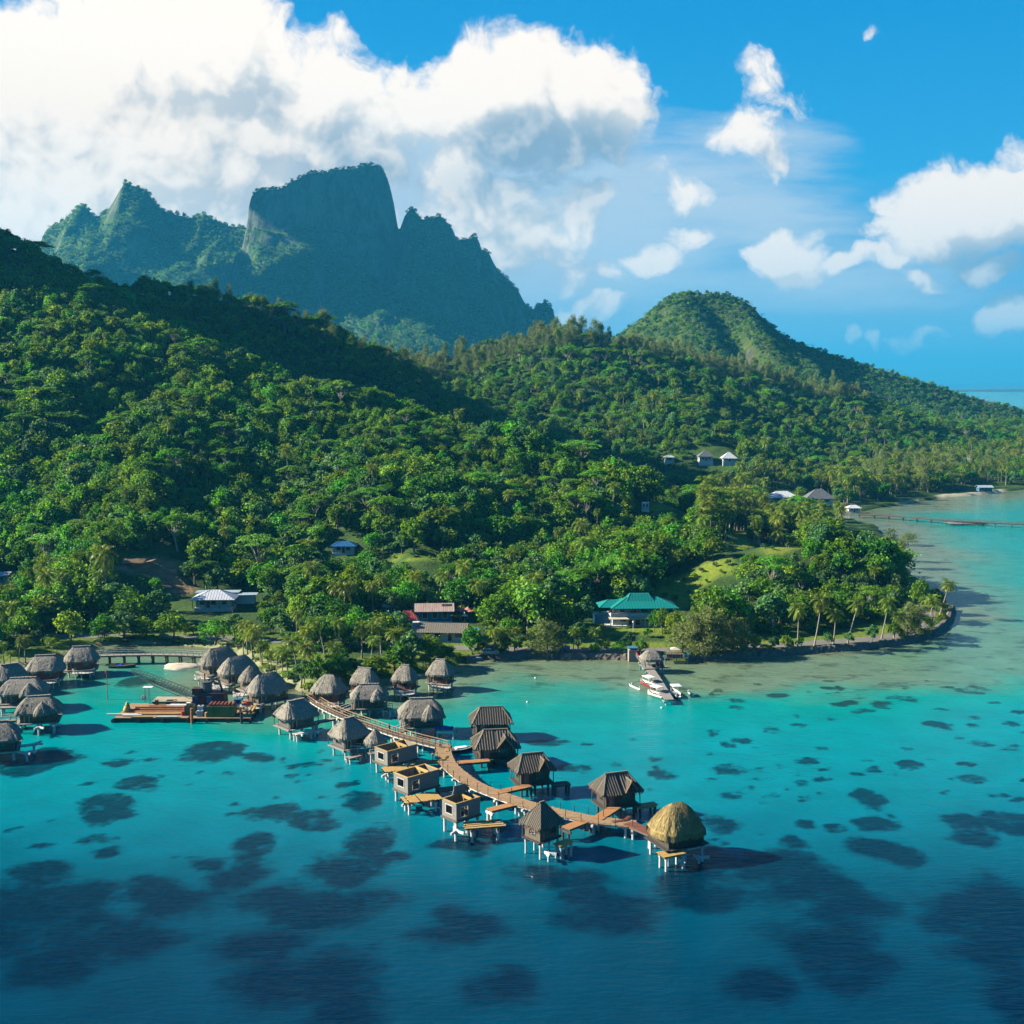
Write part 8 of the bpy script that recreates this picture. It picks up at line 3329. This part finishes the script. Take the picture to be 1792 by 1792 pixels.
for k, (x, y) in enumerate(((12.2, -2.8), (13.0, -2.4), (12.6, 1.4), (13.4, 1.8))):
    m = MB()
    m.beam((0, -2.2, 0.1), (0.5, 2.2, 0.9 + 0.3 * (k % 2)), 0.36, 0.36)
    o = m.build("timber_beam", WOOD_YEL)
    o.location = onb(x, y, 0.9)
    tag(o, "slanted orange timber beam at the barge's eastern end", "timber", "slanted timbers on the barge")
for k, (x, hh, mt, lab) in enumerate(((1.7, 3.2, RUST, "rust orange spud pile standing against the barge's front"), (11.9, 2.4, STEEL, "dark spud pile at the barge's front near its eastern end"))):
    t = bthing("spud_pile", lab, "pile", x, -7.25, 0)
    m = MB()
    m.tube([(0, 0, -3), (0, 0, hh)], 0.28, 10)
    m.build("shaft", mt, t)
    m = MB()
    m.box((0, 0.3, 0.75), (0.9, 0.5, 0.35))
    m.build("clamp", STEEL, t)
t = bthing("sheet_stack", "stack of pale metal sheets near the white derrick", "sheets", 9.6, 1.0, 0.8)
m = MB()
m.box((0, 0, 0.5), (3.0, 1.6, 0.25), 0.05)
m.box((0.1, 0.05, 0.75), (2.8, 1.5, 0.2), 0.0)
m.build("sheet", ROOF_PALE, t)
m = MB()
m.box((0, 0, 0.2), (2.6, 1.2, 0.38))
m.build("pallet", WOOD_OLD, t)

for k, (x, y, w, d, hh, mt, lab) in enumerate(((5.0, 4.9, 1.4, 1.0, 0.9, WOOD_OLD, "weathered tool crate behind the crane's tracks"), (-1.6, 2.6, 0.9, 0.8, 0.8, PAINT_W, "white cool box beside the tan sheet platform"), (5.6, -1.6, 1.1, 0.9, 1.1, RUST, "rusty winch box between the crane and green bin"),
                                                 (8.4, 4.6, 1.6, 1.1, 1.0, ROOF_BLUE, "blue locker at the barge's rear east side"), (10.6, -1.0, 1.0, 1.0, 0.9, WOOD_YEL, "pine crate east of the green cargo bin"), (-4.6, 2.9, 0.8, 0.7, 1.1, WOOD_TAN, "tan crate in front of the sheet platform"), (-8.6, 3.2, 0.7, 0.7, 1.2, WOOD_OLD, "brown box on end near the lookout frame"))):
    t = bthing("deck_box", lab, "box", x, y, 0.85, random.uniform(-0.3, 0.3))
    m = MB()
    m.box((0, 0, hh / 2), (w, d, hh), top=0.97)
    for sx in (-1, 1):
        m.box((sx * w * 0.35, 0, hh / 2), (0.08, d * 1.05, hh * 1.02))
    m.build("body", mt, t)
    m = MB()
    m.box((0, 0, hh + 0.04), (w * 1.04, d * 1.04, 0.07))
    m.build("lid", mt, t)
for k, (x, y, lab) in enumerate(((-7.8, 1.6, "coil of dark rope behind the rusty pipes"), (4.2, 0.2, "coil of rope at the crane's western track"), (10.9, -4.0, "coil of rope near the slanted orange timbers"))):
    t = bthing("rope_coil", lab, "rope", x, y, 0.9)
    m = MB()
    m.tube([(math.cos(a) * (0.62 - 0.01 * a), math.sin(a) * (0.62 - 0.01 * a), 0.08 + 0.022 * a) for a in np.linspace(0, 18.8, 70)], 0.075, 6)
    m.build("coil", WOOD_OLD, t, smooth=True)

# ------------------------------------------------------------------ people on the walkways
SKIN = pm("skin", (0.30, 0.17, 0.11), (0.26, 0.15, 0.095), 2.0, 0.6)


def person(label, loc, rz, shirt, shorts, bend=0.0, arm=(0.2, 0.5)):
    t = thing("person", label, "person", loc, rz)
    V, E, Rr = [], [], []

    def add(p, r, par=None):
        V.append(p)
        Rr.append(r)
        if par is not None:
            E.append((par, len(V) - 1))
        return len(V) - 1

    b = bend
    pel = add((0, 0, 0.95), 0.135)
    wst = add((0.05 * b, 0, 1.12), 0.12, pel)
    che = add((0.35 * b, 0, 1.38 - 0.1 * b), 0.145, wst)
    nck = add((0.5 * b + 0.01, 0, 1.52 - 0.2 * b), 0.06, che)
    hd = add((0.56 * b + 0.02, 0, 1.63 - 0.22 * b), 0.095, nck)
    add((0.60 * b + 0.03, 0, 1.75 - 0.24 * b), 0.085, hd)
    for s in (-1, 1):
        hp = add((0, s * 0.10, 0.88), 0.095, pel)
        kn = add((0.05 + 0.06 * s, s * 0.11, 0.48), 0.062, hp)
        an = add((-0.02 + 0.10 * s, s * 0.12, 0.09), 0.042, kn)
        add((0.12 + 0.10 * s, s * 0.13, 0.04), 0.038, an)
        sh = add((0.40 * b, s * 0.20, 1.42 - 0.13 * b), 0.058, che)
        el = add((0.42 * b + arm[0] * 0.4, s * 0.27, 1.16 - 0.16 * b), 0.042, sh)
        wr = add((0.45 * b + arm[0], s * 0.25, 0.95 + arm[1] * 0.2 - 0.2 * b), 0.030, el)
        add((0.45 * b + arm[0] + 0.08, s * 0.24, 0.90 + arm[1] * 0.2 - 0.2 * b), 0.034, wr)
    me = bpy.data.meshes.new("body")
    me.from_pydata(V, E, [])
    me.materials.append(SKIN)
    o = bpy.data.objects.new("body", me)
    COL.objects.link(o)
    o.parent = t
    md = o.modifiers.new("skin", "SKIN")
    md.use_smooth_shade = True
    if me.skin_vertices:
        sv = me.skin_vertices[0].data
        for i, r in enumerate(Rr):
            sv[i].radius = (r, r)
        sv[0].use_root = True
    sub = o.modifiers.new("sub", "SUBSURF")
    sub.levels = 1
    sub.render_levels = 1
    m = MB()
    m.tube([(0, 0, 0.97), (0.05 * b, 0, 1.12), (0.33 * b, 0, 1.38 - 0.1 * b), (0.44 * b, 0, 1.50 - 0.17 * b)], [0.175, 0.165, 0.20, 0.10], 12)
    for s in (-1, 1):
        m.tube([(0.38 * b, s * 0.15, 1.43 - 0.13 * b), (0.42 * b + arm[0] * 0.2, s * 0.25, 1.26 - 0.15 * b)], [0.085, 0.075], 8)
    m.build("shirt", shirt, t, smooth=True)
    m = MB()
    m.tube([(0, 0, 0.84), (0, 0, 0.98)], [0.18, 0.17], 12)
    for s in (-1, 1):
        m.tube([(0, s * 0.095, 0.90), (0.05 + 0.05 * s, s * 0.11, 0.52)], [0.115, 0.095], 10)
    m.build("shorts", shorts, t, smooth=True)
    m = MB()
    hx_, hz = 0.57 * b, 1.70 - 0.24 * b
    m.tube([(hx_ - 0.02, 0, hz - 0.05), (hx_ - 0.015, 0, hz + 0.03), (hx_ - 0.01, 0, hz + 0.10), (hx_, 0, hz + 0.145)], [0.105, 0.115, 0.095, 0.03], 12)
    m.build("hair", BLACKP, t, smooth=True)
    return t


person("person in a red shirt standing at the bend of the new walkway", gp(757, 1332, 1.94), 0.4, RED_P, pm("denim", (0.06, 0.09, 0.15)))
person("person in a pale shirt bending over planks at the walkway's bend", gp(770, 1309, 2.05), 2.4, pm("pale_shirt", (0.45, 0.46, 0.46)), pm("khaki", (0.22, 0.18, 0.12)), bend=0.6, arm=(0.25, -0.6))
person("person in a dark shirt walking on the old railed walkway", gp(681, 1282, 2.05), -0.4, pm("dark_shirt", (0.05, 0.07, 0.09)), pm("khaki", (0, 0, 0)))

# litter of building work on the new walkway
for k, (px, py, L, rz) in enumerate(((778, 1327, 2.4, 1.3), (783, 1312, 2.0, 1.6), (1085, 1437, 2.6, 0.3), (1096, 1434, 2.0, 0.9))):
    p = gp(px, py, 2.14)
    m = MB()
    for i in range(4):
        m.beam((-L / 2, i * 0.17 - 0.25, 0.06), (L / 2 + 0.1 * i, i * 0.17 - 0.25 + 0.04 * i, 0.06 + (0.1 if i == 1 else 0)), 0.15, 0.09)
    o = m.build("plank_bundle", WOOD_YEL if k < 2 else WOOD_RED)
    o.location = p
    o.rotation_euler = (0, 0, rz)
    tag(o, ["loose pine boards at the walkway's first bend, lower bundle", "loose pine boards where old and new walkways meet", "loose red boards on the walkway's seaward junction", "short red boards beside the ramp to the golden hut"][k], "boards")
